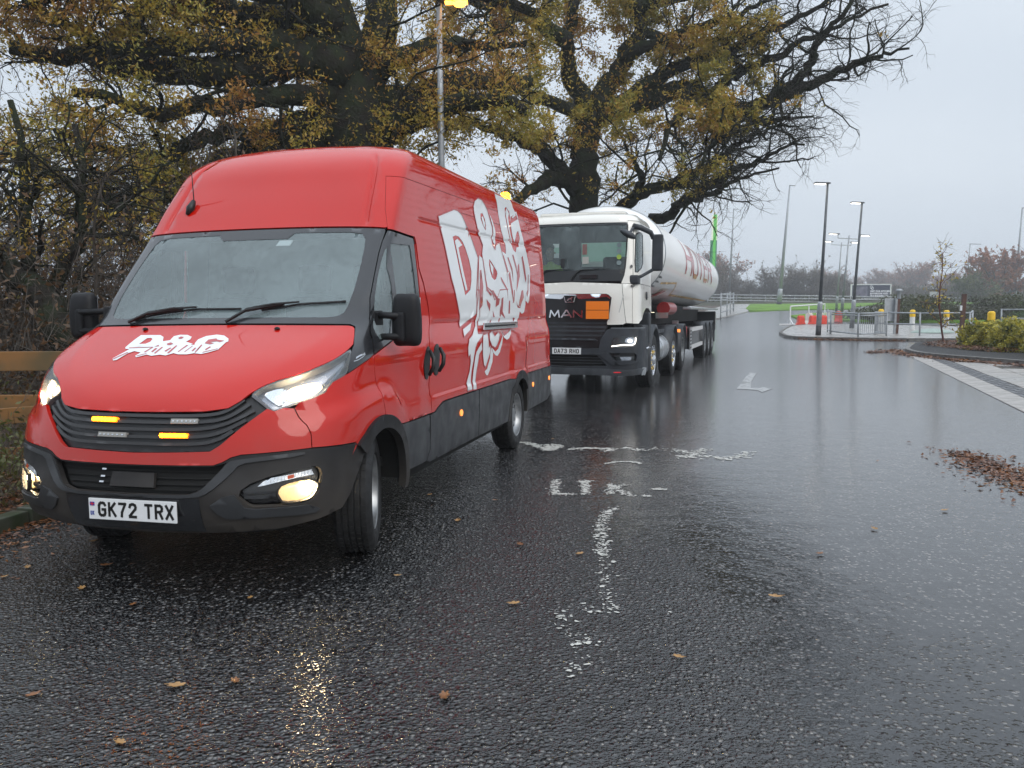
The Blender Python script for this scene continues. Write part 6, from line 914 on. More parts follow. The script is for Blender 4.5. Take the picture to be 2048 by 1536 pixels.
def build_truck():
    loc, rz = (1.45466, 15.38082, .01), -.325243; V = empty('tractor_unit', loc, rz); V.rotation_euler = (0, .012, rz)
    tag(V, 'white MAN tractor unit with orange hazard plate, pulling the tanker trailer behind the red van', 'truck')
    R = lambda name, poly, m, **k: region(name, poly, m, V if 'parent' not in k else k.pop('parent'), sf=CSF, **{**dict(res=.09, rim=.012), **k})
    ws = [(0, 2.968), (.715, 2.962), (.722, 2.93), (.708, 2.497), (.688, 2.199), (.668, 2.061), (.634, 1.962), (0, 1.952)]
    wg = [(0, 2.93), (.700, 2.928), (.690, 2.497), (.664, 2.16), (0, 2.15)]
    R('windscreen_frame', sym(ws), TBLK, holes=[sym(wg)]); R('windscreen', sym(wg), glassmat('truck_glass', (.55, .68, .66), .10), off=-.003, rim=0)
    UB = 2.08
    sw = [(.862, 2.77), (.93, 2.80), (.999, 2.809), (1.15, 2.80), (1.182, 2.77), (1.172, 2.28), (1.10, 2.24), (.986, 2.17), (.90, 2.115), (.852, 2.112), (.842, 2.3)]
    upper = [(0, 2.974), (.718, 2.968), (.728, 2.93), (.714, 2.497), (.694, 2.199), (.674, 2.058), (.640, 1.950), (.632, 1.918), (.80, 1.920), (UB, 1.905), (UB, 3.0), (UB, 3.03), (0, 3.03)]
    R('cab_pillar', [p for p in upper[1:]][:-1]+[(.718, 3.0)], WPAINT, holes=[sw], mirror=True); R('side_window', sw, SIDEG, off=-.004, rim=0, mirror=True)
    R('window_seal', ribbon(sw+sw[:1], .022), TBLK, off=.002, mirror=True, step=.05)
    R('roof_cap', sym([(0, 2.976), (.718, 2.970), (.718, 3.002), (UB, 3.005), (1.85, 3.1), (1.6, 3.16), (1.3, 3.178), (0, 3.178)]), WPAINT, res=.06, off=.012, rim=.02)
    ut = np.linspace(0, 1.7, 20); L1 = CSf(ut, np.full(20, 3.175)); Vv = [tuple(p) for p in L1]+[(-p[0], p[1], p[2]) for p in L1]; MB().add(Vv, [(i, i+1, 20+i+1, 20+i) for i in range(19)]).build('roof_skin', WPAINT, V, smooth=True)
    MB().box(-.8, .8, -.6, -.2, 3.16, 3.24, .05).build('roof_hatch', WPAINT, V)
    R('sun_visor_strip', sym([(0, 2.935), (.70, 2.932), (.703, 2.965), (0, 2.97)]), TBLK, off=.006)
    for s in (1, -1): R('roof_lamp', [(s*(.60+.1*(k & 1)) if 0 else s*x, z) for x, z in smooth_poly([(.60, 3.008), (.70, 3.008), (.70, 3.034), (.60, 3.034)], 2)], lampmat('roof_lamp', (1, .9, .75), 1.6), off=.018, res=.05)
    band = [(0, 1.745), (.445, 1.742), (.478, 1.722), (.512, 1.674), (.484, 1.33), (.458, 1.25), (.462, 1.207), (.661, 1.218), (.80, 1.232), (.840, 1.268), (.93, 1.283), (.93, 1.5), (.86, 1.60), (.84, 1.91), (0, 1.945)]
    R('front_flap', sym([(0, 1.745), (.445, 1.742), (.478, 1.722), (.512, 1.674), (.484, 1.33), (.458, 1.25), (.462, 1.207), (.66, 1.216), (.70, 1.24), (.655, 1.70), (.64, 1.91), (0, 1.945)]), WPAINT, res=.08)
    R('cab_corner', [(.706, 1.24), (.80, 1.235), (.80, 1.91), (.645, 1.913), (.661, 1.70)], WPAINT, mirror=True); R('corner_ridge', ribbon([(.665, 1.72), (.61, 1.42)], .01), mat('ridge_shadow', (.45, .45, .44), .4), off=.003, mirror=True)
    R('cab_door', [(.806, 1.232), (.92, 1.232), (1.0, 1.30), (1.2, 1.42), (1.45, 1.50), (1.72, 1.50), (1.72, 1.898), (.806, 1.912)], WPAINT, mirror=True, rim=.02)
    R('cab_side', [(1.728, 1.50), (UB, 1.42), (UB, 1.898), (1.728, 1.898)], WPAINT, mirror=True)
    R('door_seam', ribbon([(.815, 2.95), (.81, 2.4), (.808, 1.93)], .008), TBLK, off=.0005, mirror=True, rim=.001)
    R('door_handle', circ(1.49, 1.72, .07, 0, 2*PI, 14, .075)[:-1], TBLK, off=.02, mirror=True); R('marker_knob', circ(.776, 2.206, .018, 0, 2*PI, 10, .03)[:-1], TBLK, off=.02, mirror=True); R('marker_knob', circ(.80, 1.872, .035, 0, 2*PI, 10, .022)[:-1], TBLK, off=.02, mirror=True)
    # grille
    gr = [(0, 1.742), (.443, 1.738), (.474, 1.718), (.508, 1.672), (.480, 1.332), (.454, 1.252), (.448, 1.16), (.36, .95), (.345, .80), (0, .79)]
    R('grille', sym(gr), TBLK, off=-.02, rim=.02)
    ch = [(0, 1.738), (.438, 1.735), (.468, 1.716), (.500, 1.672), (.492, 1.650), (.45, 1.690), (.32, 1.668), (.12, 1.65), (.092, 1.665), (.078, 1.70), (0, 1.70)]
    R('chrome_bar', sym(ch), CHROME, off=.008, rim=.03)
    MB().prism([(-.105, 1.715), (.105, 1.715), (.072, 1.60), (-.072, 1.60)], -1.425, -1.40, 'xz').build('badge_plate', TBLK, V); 
    bd = [(-.107, 1.717), (.107, 1.717), (.073, 1.597), (-.073, 1.597)]; 
    for i in range(4): a, b = bd[i], bd[(i+1) % 4]; MB().tube([(a[0], -1.428, a[1]), (b[0], -1.428, b[1])], .007, 5).build('badge_rim', CHROME, V)
    lion = [(-.055, 1.618), (-.04, 1.635), (-.03, 1.655), (-.012, 1.662), (.012, 1.664), (.024, 1.682), (.04, 1.692), (.056, 1.686), (.05, 1.672), (.038, 1.66), (.040, 1.640), (.050, 1.620), (.042, 1.618), (.03, 1.638), (.01, 1.648), (-.012, 1.642), (-.022, 1.630), (-.038, 1.618)]
    MB().prism(lion, -1.432, -1.424, 'xz').build('lion_emblem', CHROME, V)
    for i, c in enumerate('MAN'):
        P = {'M': [[(0, 0), (1.2, 8), (5, 1.5), (8.8, 8), (10, 0)]], 'A': [[(0, 0), (4.4, 8), (5.6, 8), (10, 0)], [(2, 2.4), (8, 2.4)]], 'N': [[(0, 0), (0, 8), (8.5, 0), (8.5, 8)]]}[c]
        mb = MB(); x0 = -.355+i*.215; k = .0175; kz = .0146
        for ln in P:
            for j in range(len(ln)-1):
                a = np.array([x0+ln[j][0]*k, 1.335+ln[j][1]*kz]); b = np.array([x0+ln[j+1][0]*k, 1.335+ln[j+1][1]*kz]); d = (b-a)/np.hypot(*(b-a)); n = np.array([-d[1], d[0]])*.0135; e = d*.008; mb.prism([tuple(a-e+n), tuple(b+e+n), tuple(b+e-n), tuple(a-e-n)], -1.435-.0004*j, -1.40, 'xz')
        mb.build('badge_letter', CHROME, V)
    for z in (1.235, 1.17, 1.10, 1.02): w_ = np.interp(z, [.95, 1.3], [.37, .47]); R('grille_slat', ribbon([(-w_, z), (0, z), (w_, z)], .028), TRIM, off=-.012, rim=.03)
    R('grille_step', sym([(0, .935), (.34, .935), (.30, .965), (0, .968)]), TRIM, off=.02, rim=.04)
    op = MB().box(.30, .70, -1.455, -1.44, 1.308, 1.456).build('hazard_plate', ORANGE, V); MB().box(.30, .70, -1.455, -1.44, 1.464, 1.612).build('hazard_plate', ORANGE, V)
    MB().box(.295, .705, -1.44, -1.425, 1.30, 1.62).box(.295, .705, -1.457, -1.44, 1.457, 1.463).build('plate_holder', TBLK, V)
    # bumper
    bp = [(0, .788), (.350, .798), (.366, .95), (.44, 1.125), (.50, 1.150), (.70, 1.155), (.884, 1.159), (1.04, 1.158), (1.04, .80), (1.02, .50), (.96, .36), (.70, .335), (0, .335)]
    hl = [(.485, .818), (.519, .985), (.60, 1.003), (.695, 1.014), (.845, 1.021), (.850, .871), (.80, .838)]; fp = [(.471, .720), (.62, .728), (.80, .723), (.85, .68), (.823, .592), (.546, .585)]; lo = [(0, .672), (.33, .677), (.452, .495), (0, .470)]
    R('front_bumper', sym(bp), TRIM, holes=[hl, [(-a, b) for a, b in hl], fp, [(-a, b) for a, b in fp], sym(lo)], rim=.04, res=.08)
    R('bumper_mouth', sym(lo), DARK, off=-.06, rim=0)
    for z in (.63, .58, .53): w_ = np.interp(z, [.49, .68], [.44, .32]); R('mouth_slat', ribbon([(-w_, z), (0, z), (w_, z)], .012), TRIM, off=-.04)
    R('bumper_top', ribbon([(.49, 1.148), (.70, 1.153), (.884, 1.157), (1.03, 1.155)], .02), mat('trim_edge', (.10, .11, .12), .3), off=.006, mirror=True)
    R('headlight_bowl', hl, TBLK, off=-.04, rim=0, mirror=True); R('headlight_reflector', smooth_poly([(.66, .90), (.68, .99), (.80, 1.0), (.81, .90), (.77, .87)], 1), REFL, off=-.025, mirror=True)
    R('headlight_projector', circ(.735, .935, .04, 0, 2*PI, 14, .035)[:-1], lampmat('projector', (1, .97, .9), 1.2), off=-.01, mirror=True)
    R('running_light', smooth_poly(ribbon([(.50, .836), (.647, .866), (.765, .862), (.808, .882), (.822, .925), (.826, .99)], .018), 0), lampmat('running_light', (1, .93, .82), 2.6), off=-.012, mirror=True)
    R('headlight_lens', hl, LENS, off=-.002, rim=0, mirror=True)
    R('fog_recess', fp, TBLK, off=-.05, rim=0, mirror=True); R('fog_lamp', [(.60, .655), (.76, .658), (.755, .60), (.63, .592)], REFL, off=-.02, mirror=True); R('fog_lamp_lens', [(.55, .665), (.80, .668), (.80, .598), (.58, .59)], LENS, off=-.012, rim=0, mirror=True)
    R('bumper_bar', [(0, .715), (.336, .716), (.451, .731), (.539, .588), (.86, .592), (.86, .548), (.519, .513), (.356, .690), (0, .690)], TRIM, off=.02, rim=.03, mirror=True)
    R('bumper_lip', [(0, .335), (.70, .335), (.93, .355), (1.0, .44), (.93, .455), (.7, .43), (.45, .445), (0, .445)], mat('lip_grey', (.07, .078, .088), .35, var=.3), off=.012, rim=.02, mirror=True)
    R('tow_flap', smooth_poly([(.526, .378), (.62, .382), (.62, .40), (.526, .396)], 1), mat('red_mark', (.5, .02, .03), .4, emit=.3, ecol=(1, .05, .06)), off=.016, res=.05)
    R('corner_step', [(.96, .33), (1.22, .30), (1.22, .44), (.98, .46)], ALU, off=.01, mirror=True)
    MB().box(-1.1, 1.1, -1.2, -.9, .34, 1.25).box(-.9, .9, -1.3, .1, 1.15, 1.25).build('front_crossmember', DARK, V)
    pl = number_plate(V, 'DA73 RHO', -.045, .745, -1.435, PLATEW, gb=False)
    for s_ in (1, -1):   # wings, steps
        MB().lathe([(.58, s_*.90), (.64, s_*.90), (.645, s_*1.24), (.58, s_*1.25), (.56, s_*1.245)], 20, 'x', (0, .35, .55), close=True, a0=-.15, a1=PI+.3).build('wheel_arch', TRIM, V, smooth=True)
        MB().box(min(s_*1.0, s_*1.22), max(s_*1.0, s_*1.22), -.98, -.35, .34, 1.20, .03).build('step_box', TRIM, V)
        MB().tube([(s_*1.24, -.75, .78), (s_*1.27, -.68, .80), (s_*1.27, -.5, .78)], .014, 5).build('step_handle', CHROME, V)
        MB().box(min(s_*1.02, s_*1.24), max(s_*1.02, s_*1.24), -.45, -.22, .85, 1.42, .03).build('wing_front', TRIM, V)
        # mirrors
        mr = empty('door_mirror'); mr.parent = V
        MB().box(min(s_*1.345, s_*1.53), max(s_*1.345, s_*1.53), -.98, -.86, 2.14, 2.77, .03).build('mirror_housing', TRIM, mr); MB().box(min(s_*1.36, s_*1.51), max(s_*1.36, s_*1.51), -.862, -.855, 2.17, 2.74).build('mirror_glass', CHROME, mr)
        MB().tube([(s_*1.05, -1.15, 2.90), (s_*1.16, -1.05, 2.88), (s_*1.32, -.97, 2.80), (s_*1.36, -.93, 2.70)], [.05, .05, .045, .04], 8).build('mirror_arm', TRIM, mr, smooth=True)
        MB().tube([(s_*1.10, -1.20, 2.0), (s_*1.20, -1.10, 2.05), (s_*1.36, -.95, 2.16)], [.03, .028, .03], 8).build('mirror_arm', TRIM, mr, smooth=True)
        MB().box(min(s_*1.02, s_*1.18), max(s_*1.02, s_*1.18), -1.30, -1.10, 1.90, 2.06, .03).build('mirror_foot', TRIM, mr)
        if s_ > 0:
            bm = bmesh.new(); bmesh.ops.create_icosphere(bm, subdivisions=3, radius=1)
            for v in bm.verts: v.co = Vector((1.02+v.co.x*.135+v.co.z*-.03, -1.48+v.co.y*.09, 2.735+v.co.z*.075-v.co.x*.045))
            me = bpy.data.meshes.new('m'); bm.to_mesh(me); bm.free(); link('front_mirror', me, TRIM, mr, True); MB().tube([(1.05, -1.18, 2.86), (1.06, -1.36, 2.82), (1.05, -1.44, 2.77)], .025, 6).build('mirror_stalk', TRIM, mr)
    # wiper and screen details
    for x0, fl in ((.0, 0), (-.62, 0)):
        wp = MB().tube([(x0, -1.40, 1.98), (x0+.09, -1.37, 2.10), (x0+.17, -1.35, 2.155)], .014, 6).tube([(x0+.17, -1.355, 2.155), (x0+.66, -1.355, 2.175)], [.012, .006], 6).build('wiper', INK, V)
    MB().box(.16, .47, -1.385, -1.37, 2.0, 2.075, .005).build('screen_vent', TBLK, V)
    # inside the cab
    MB().box(-1.05, 1.05, -.02, .02, 1.2, 2.28).build('cab_rear_wall', SEAT, V)
    for a in ((-1.05, 1.05, 2.73, 3.05), (-1.05, -.80, 2.28, 2.73), (-.58, -.14, 2.28, 2.73), (.80, 1.05, 2.28, 2.73)): MB().box(a[0], a[1], -.02, .02, a[2], a[3]).build('rear_wall_panel', SEAT, V)
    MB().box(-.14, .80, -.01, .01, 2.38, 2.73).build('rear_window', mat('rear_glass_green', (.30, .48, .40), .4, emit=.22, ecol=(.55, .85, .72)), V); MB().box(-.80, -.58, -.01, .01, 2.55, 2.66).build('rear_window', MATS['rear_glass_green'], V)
    MB().box(-1.05, 1.05, -1.15, -.85, 1.75, 2.10, .05).build('dashboard', TBLK, V); MB().box(-1.05, 1.05, -1.0, 0, 1.2, 1.28).build('cab_floor', DARK, V)
    for x in (-.60, .55): st = MB().box(x-.25, x+.25, -.55, -.08, 1.62, 1.76, .05).build('seat', SEAT, V); MB().box(x-.24, x+.24, -.22, -.08, 1.7, 2.45, .06).build('backrest', SEAT, st)
    MB().box(.19, .27, -1.30, -1.296, 2.42, 2.60).build('windscreen_notice', mat('notice', (.30, .16, .15), .6, var=.6, vscale=60), V); MB().box(.20, .31, -1.335, -1.331, 2.26, 2.38).build('windscreen_card', mat('card', (.40, .39, .36), .7), V)
    MB().box(-.19, -.12, -1.335, -1.32, 2.20, 2.36, .006).build('toll_box', TBLK, V)
    for k, z in enumerate((2.57, 2.47, 2.37, 2.27)): MB().lathe([(.042, 0), (.042, .002), (0, .002)], 14, 'y', (.84, -1.325, z)).build('sticker', mat('sticker_green', (.35, .5, .08), .5) if k == 2 else mat('sticker_clear', (.22, .28, .29), .5), V)
    # chassis of the tractor
    MB().box(-.42, .42, -.9, 6.3, .62, .92).build('chassis_frame', DARK, V); MB().box(-1.0, 1.0, .05, .3, 1.0, 1.5).build('rear_of_cab', DARK, V)
    for s_ in (1, -1):
        tk = MB().lathe([(0, -.7), (.27, -.7), (.30, -.66), (.30, .66), (.27, .7), (0, .7)], 24, 'y', (s_*.92, 1.85, .66)).build('fuel_tank', ALU, V, auto=.7)
        for dy in (-.35, .35): MB().lathe([(.303, -.03), (.312, -.03), (.312, .03), (.303, .03)], 24, 'y', (s_*.92, 1.85+dy, .66)).build('tank_strap', CHROME, tk)
        MB().box(min(s_*.75, s_*1.1), max(s_*.75, s_*1.1), 1.15, 2.6, .98, 1.06, .01).build('tank_step', TRIM, V)
        for yy in (3.35, 5.15): MB().lathe([(.57, s_*.80), (.60, s_*.80), (.60, s_*1.24), (.57, s_*1.24)], 20, 'x', (0, yy, .54), close=True, a0=-.1, a1=PI+.1).build('mudguard', TRIM, V, smooth=True)
        MB().box(min(s_*1.16, s_*1.24), max(s_*1.16, s_*1.24), 4.2, 4.27, .95, 1.02).build('amber_marker', MARKER, V)
    for yy, kd, rr in ((.35, 'steer', .52), (3.35, 'steer', .50), (5.15, 'drive', .52)):
        for s_ in (1, -1): make_wheel('wheel', V, s_*1.06, yy, rr-.01, rr, .31, .292, 1, 0, kd, s_)
    # driver
    pr = empty('driver'); build_driver(loc, rz)
    bpy.data.objects.remove(pr)
    # ---------------- trailer
    T = empty('tanker_trailer', (loc[0], loc[1], 0), rz); T.rotation_euler = (0, .006, rz); tag(T, 'long glossy white tank trailer with red HOYER lettering, hitched behind the tractor unit', 'trailer')
    hw, cz, hh, nn = 1.25, 2.6, .97, 2.12
    def tp(y, a):
        k = 1.0
        if y < 1.5: k = math.sqrt(max(0, 1-((1.5-y)/.62)**2))**.8 if y > .88 else 0
        if y > 15.7: k = math.sqrt(max(0, 1-((y-15.7)/.6)**2))**.8
        tap = 1-.02*max(0, (y-4))/12; c, s_ = math.cos(a), math.sin(a); return (hw*k*abs(c)**(2/nn)*(1 if c > 0 else -1), y, cz+.03-.03*y/16+hh*tap*k*abs(s_)**(2/nn)*(1 if s_ > 0 else -1))
    ys = [.89, .93, 1.0, 1.1, 1.25, 1.4, 1.5]+list(np.linspace(2, 15.7, 30))+[15.85, 16.0, 16.12, 16.22, 16.28]; n = 64; V0 = [tp(y, 2*PI*k/n) for y in ys for k in range(n)]
    F = [(i*n+k, i*n+(k+1) % n, (i+1)*n+(k+1) % n, (i+1)*n+k) for i in range(len(ys)-1) for k in range(n)]+[tuple(range(n)), tuple((len(ys)-1)*n+k for k in range(n))]
    MB().add(V0, F).build('tank', TANKP, T, auto=.9)
    for yy in (1.5, 15.7): MB().tube([tuple(np.array(tp(yy, 2*PI*k/48))*[1.006, 1, 1]+[0, 0, .006*math.sin(2*PI*k/48)]) for k in range(49)], .012, 5, False).build('tank_seam', ALU, T)
    def onside(y, z, off=.004):
        t = (z-(cz+.03-.03*y/16))/(hh*(1-.02*max(0, y-4)/12)); t = max(-.999, min(.999, t)); a = math.asin(min(1, abs(t)**(nn/2)))*(1 if t > 0 else -1); p = tp(y, a); q = tp(y, a+.01); d = np.array([q[2]-p[2], 0, -(q[0]-p[0])]); d /= np.linalg.norm(d); return np.array(p)+d*off
    def side_poly(name, poly, m, off=.005, res=.25):
        v, f = cdt_fill(poly, (), res, step=.15); P = np.array([onside(a, b, off) for a, b in v]); Nn = np.tile([1., 0, .2], (len(P), 1)); return link(name, shell_mesh(P, Nn, f, 0), m, T)
    LT = {'H': [[(0, 0), (0, 8)], [(5, 0), (5, 8)], [(0, 4), (5, 4)]], 'O': [[(1, 0), (0, 1.2), (0, 6.8), (1, 8), (4, 8), (5, 6.8), (5, 1.2), (4, 0), (1, 0)]], 'Y': [[(0, 8), (2.5, 4)], [(5, 8), (2.5, 4)], [(2.5, 4), (2.5, 0)]], 'E': [[(5, 0), (0, 0), (0, 8), (5, 8)], [(0, 4), (4.4, 4)]], 'R': [[(0, 0), (0, 8), (4, 8), (5, 7), (5, 5), (4, 4), (0, 4)], [(2.6, 4), (5, 0)]]}
    for c, y0, y1 in zip('HOYER', (5.35, 7.0, 8.55, 10.15, 11.6), (6.6, 8.2, 9.8, 11.2, 12.9)):
        mb_v = []; k = 0
        for ln in LT[c]:
            P = [(y0+a/5*(y1-y0), 2.40+b/8*.78) for a, b in ln]; 
            for j in range(len(P)-1):
                a, b = np.array(P[j]), np.array(P[j+1]); d = b-a; d /= np.hypot(*d); sw_ = .15 if abs(d[1]) > .5 else .06; nrm_ = np.array([-d[1], d[0]]); w2 = np.array([nrm_[0]*.13, nrm_[1]*.06]); e = np.array([d[0]*.05, d[1]*.05]) if 0 else d*.03
                mb_v.append([tuple(a-e+w2), tuple(b+e+w2), tuple(b+e-w2), tuple(a-e-w2)])
        V1 = []; F1 = []
        for i, q in enumerate(mb_v):
            v, f = cdt_fill(q, (), .12, step=.12); b0 = len(V1); V1 += [tuple(onside(a, b, .006+.0006*i)) for a, b in v]; F1 += [tuple(int(x)+b0 for x in t) for t in f]
        me = MB().add(V1, F1).build('tank_letter', REDP, T, fix=False)
    for i, q in enumerate(([(2.4, 2.03), (4.6, 2.10), (4.6, 2.14), (2.4, 2.07)], [(4.55, 2.14), (5.4, 1.86), (5.5, 1.86), (4.65, 2.14)], [(5.45, 1.84), (15.6, 1.82), (15.6, 1.86), (5.45, 1.88)])): side_poly('reflective_tape', q, YEL)
    side_poly('hazard_placard', [(3.3, 1.98), (4.1, 1.98), (3.6, 1.72), (2.8, 1.72)], mat('placard', (.7, .62, .55), .4), .02); side_poly('placard_text', [(3.45, 1.94), (3.6, 1.94), (3.25, 1.76), (3.1, 1.76)], REDP, .024); side_poly('placard_text', [(3.75, 1.94), (3.95, 1.94), (3.6, 1.82), (3.4, 1.82)], REDP, .024)
    for i, s in enumerate(('LEERUNG HI.', 'ENTLADEN', 'TANK-ART T')):
        t = text_obj('tank_notice', s, .085, INK, T, tuple(onside(1.72, 2.16-i*.09, .01)), (PI/2, 0, PI/2), .001, bold=.001)
    hb_ = MB().tube([(1.14, 6.9, 1.56), (1.18, 16.4, 1.52)], .03, 6).build('side_rail', ALU, T); MB().box(1.0, 1.22, 6.8, 16.4, 1.50, 1.56, .01).build('catwalk', ALU, T)
    MB().box(-.5, .5, 2.6, 16.2, 1.12, 1.62).build('trailer_frame', DARK, T); MB().box(-1.15, 1.15, 15.9, 16.3, .75, 1.45, .02).build('rear_bar', TBLK, T); MB().box(-1.1, 1.1, 1.3, 3.2, 1.30, 1.42).build('tank_cradle', TBLK, T)
    MB().lathe([(0, -.7), (.16, -.7), (.16, .7), (0, .7)], 16, 'y', (.78, 5.4, 1.52)).build('hose_tube', mat('hose_red', (.28, .02, .02), .4, coat=.3), T, auto=.6); MB().box(.7, 1.16, 5.9, 6.5, .72, 1.05, .02).build('red_locker', mat('locker_red', (.40, .02, .02), .4), T)
    for s_ in (1, -1):
        bx = MB().box(min(s_*.6, s_*1.17), max(s_*.6, s_*1.17), 7.0, 10.2, .42, 1.0, .02).build('side_locker', TBLK, T)
        for z in (.90, .42): MB().box(min(s_*1.18, s_*1.21), max(s_*1.18, s_*1.21), 7.3, 10.4, z, z+.11).build('side_guard', mat('guard_white', (.6, .6, .6), .4), T)
        MB().box(min(s_*1.18, s_*1.20), max(s_*1.18, s_*1.20), 6.9, 7.3, .4, 1.02).build('vent_panel', ALU, T)
        for k in range(6): MB().box(min(s_*1.2, s_*1.206), max(s_*1.2, s_*1.206), 6.94, 7.26, .45+k*.09, .49+k*.09).build('vent_slat', TBLK, T)
        lg = MB().box(min(s_*.75, s_*.9), max(s_*.75, s_*.9), 6.62, 6.76, .1, 1.2).box(min(s_*.65, s_*1.0), max(s_*.65, s_*1.0), 6.55, 6.83, .06, .1).build('landing_leg', ALU, T)
        MB().box(min(s_*.9, s_*1.2), max(s_*.9, s_*1.2), 15.2, 15.24, .35, 1.15).build('mudflap', RUB, T)
        for yy in (10.95, 12.35, 13.75):
            make_wheel('wheel', T, s_*1.06, yy, .50, .51, .36, .29, 1, 0, 'drive', s_); MB().lathe([(.58, s_*.86), (.61, s_*.86), (.61, s_*1.25), (.585, s_*1.25)], 20, 'x', (0, yy, .52), close=True, a0=.0, a1=PI).build('mudguard', TRIM, T, smooth=True)
        for k in (0, 1): MB().lathe([(0, .03), (.045, .02), (.05, 0)], 10, 'y', (s_*(.93+.0*k), 1.9+k*.25, 1.38)).build('work_lamp', lampmat('work_lamp', (1, .9, .7), 2.0), T)
def build_driver(loc, rz):
    p = empty('person', loc, rz); tag(p, 'driver in a yellow-green hi-vis jacket sitting at the wheel of the tanker cab', 'person')
    def skin(name, verts, edges, rad, m, sub=2):
        me = bpy.data.meshes.new(name); me.from_pydata(verts, edges, []); o = link(name, me, None, p); md = o.modifiers.new('s', 'SKIN'); me.skin_vertices.new() if not me.skin_vertices else None
        for i, r in enumerate(rad): me.skin_vertices[0].data[i].radius = r if isinstance(r, tuple) else (r, r)
        me.skin_vertices[0].data[0].use_root = True; o.modifiers.new('d', 'SUBSURF').levels = sub; o.modifiers['d'].render_levels = sub; me.materials.append(m); return o
    x, y, z = -.60, -.38, 1.78
    Vt = [(x, y, z), (x, y-.02, z+.22), (x, y-.04, z+.42), (x, y-.05, z+.54), (x, y-.06, z+.60),
          (x-.16, y-.04, z+.46), (x-.24, y-.10, z+.28), (x-.16, y-.38, z+.24), (x+.16, y-.04, z+.46), (x+.25, y-.10, z+.28), (x+.17, y-.38, z+.26), (x-.1, y-.22, z-.04), (x-.13, y-.45, z-.04), (x+.1, y-.22, z-.04), (x+.13, y-.45, z-.04)]
    E = [(0, 1), (1, 2), (2, 3), (3, 4), (2, 5), (5, 6), (6, 7), (2, 8), (8, 9), (9, 10), (0, 11), (11, 12), (0, 13), (13, 14)]
    HV = mat('hi_vis', (.42, .62, .03), .7, var=.2, bump=.4, bscale=25); SK = mat('skin', (.45, .26, .18), .5)
    skin('body', Vt, E, [(.17, .13), (.18, .13), (.19, .12), .07, .06, .075, .06, .045, .075, .06, .045, .09, .08, .09, .08], HV)
    Vh = [(x, y-.07, z+.60), (x, y-.08, z+.68), (x, y-.08, z+.78), (x, y-.075, z+.86)]; skin('head', Vh, [(0, 1), (1, 2), (2, 3)], [.055, (.075, .085), (.08, .098), (.06, .07)], SK)
    Vn = [(x, y-.16, z+.76), (x, y-.195, z+.725), (x, y-.17, z+.71)]; skin('nose', Vn, [(0, 1), (1, 2)], [.012, .016, .012], SK)
    for s_ in (1, -1): MB().lathe([(0, .012), (.012, 0), (0, -.012)], 8, 'y', (x+s_*.032, y-.165, z+.765)).build('eye', INK, p); skin('ear', [(x+s_*.085, y-.07, z+.77), (x+s_*.088, y-.065, z+.73)], [(0, 1)], [.016, .012], SK)
    MB().box(x-.028, x+.028, y-.168, y-.155, z+.672, z+.68).build('mouth', mat('lips', (.3, .12, .1), .5), p)
    skin('hair', [(x, y-.03, z+.80), (x, y-.05, z+.88), (x, y-.09, z+.90)], [(0, 1), (1, 2)], [.085, .075, .05], mat('hair_grey', (.12, .10, .09), .8))
    for s_ in (1, -1):
        hx, hy, hz = x+s_*.165, y-.42, z+.25; Vv = [(hx, hy+.03, hz), (hx, hy-.03, hz)]; Ee = [(0, 1)]; rr = [.03, .034]
        for k, ln in enumerate((.06, .068, .065, .05)): a = len(Vv); xx = hx+(k-1.5)*.019; Vv += [(xx, hy-.06, hz+.01), (xx, hy-.06-ln*.5, hz-.005), (xx, hy-.06-ln*.5, hz-.03)]; Ee += [(1, a), (a, a+1), (a+1, a+2)]; rr += [.010, .009, .008]
        a = len(Vv); Vv += [(hx-s_*.04, hy-.03, hz+.01), (hx-s_*.05, hy-.06, hz)]; Ee += [(1, a), (a, a+1)]; rr += [.011, .009]; skin('hand', Vv, Ee, rr, SK, 1)
    st = MB(); st.lathe([(.22+.014*math.cos(t), .014*math.sin(t)) for t in np.linspace(0, 2*PI, 9)[:-1]], 28, 'z', close=True); 
    return p
build_truck()

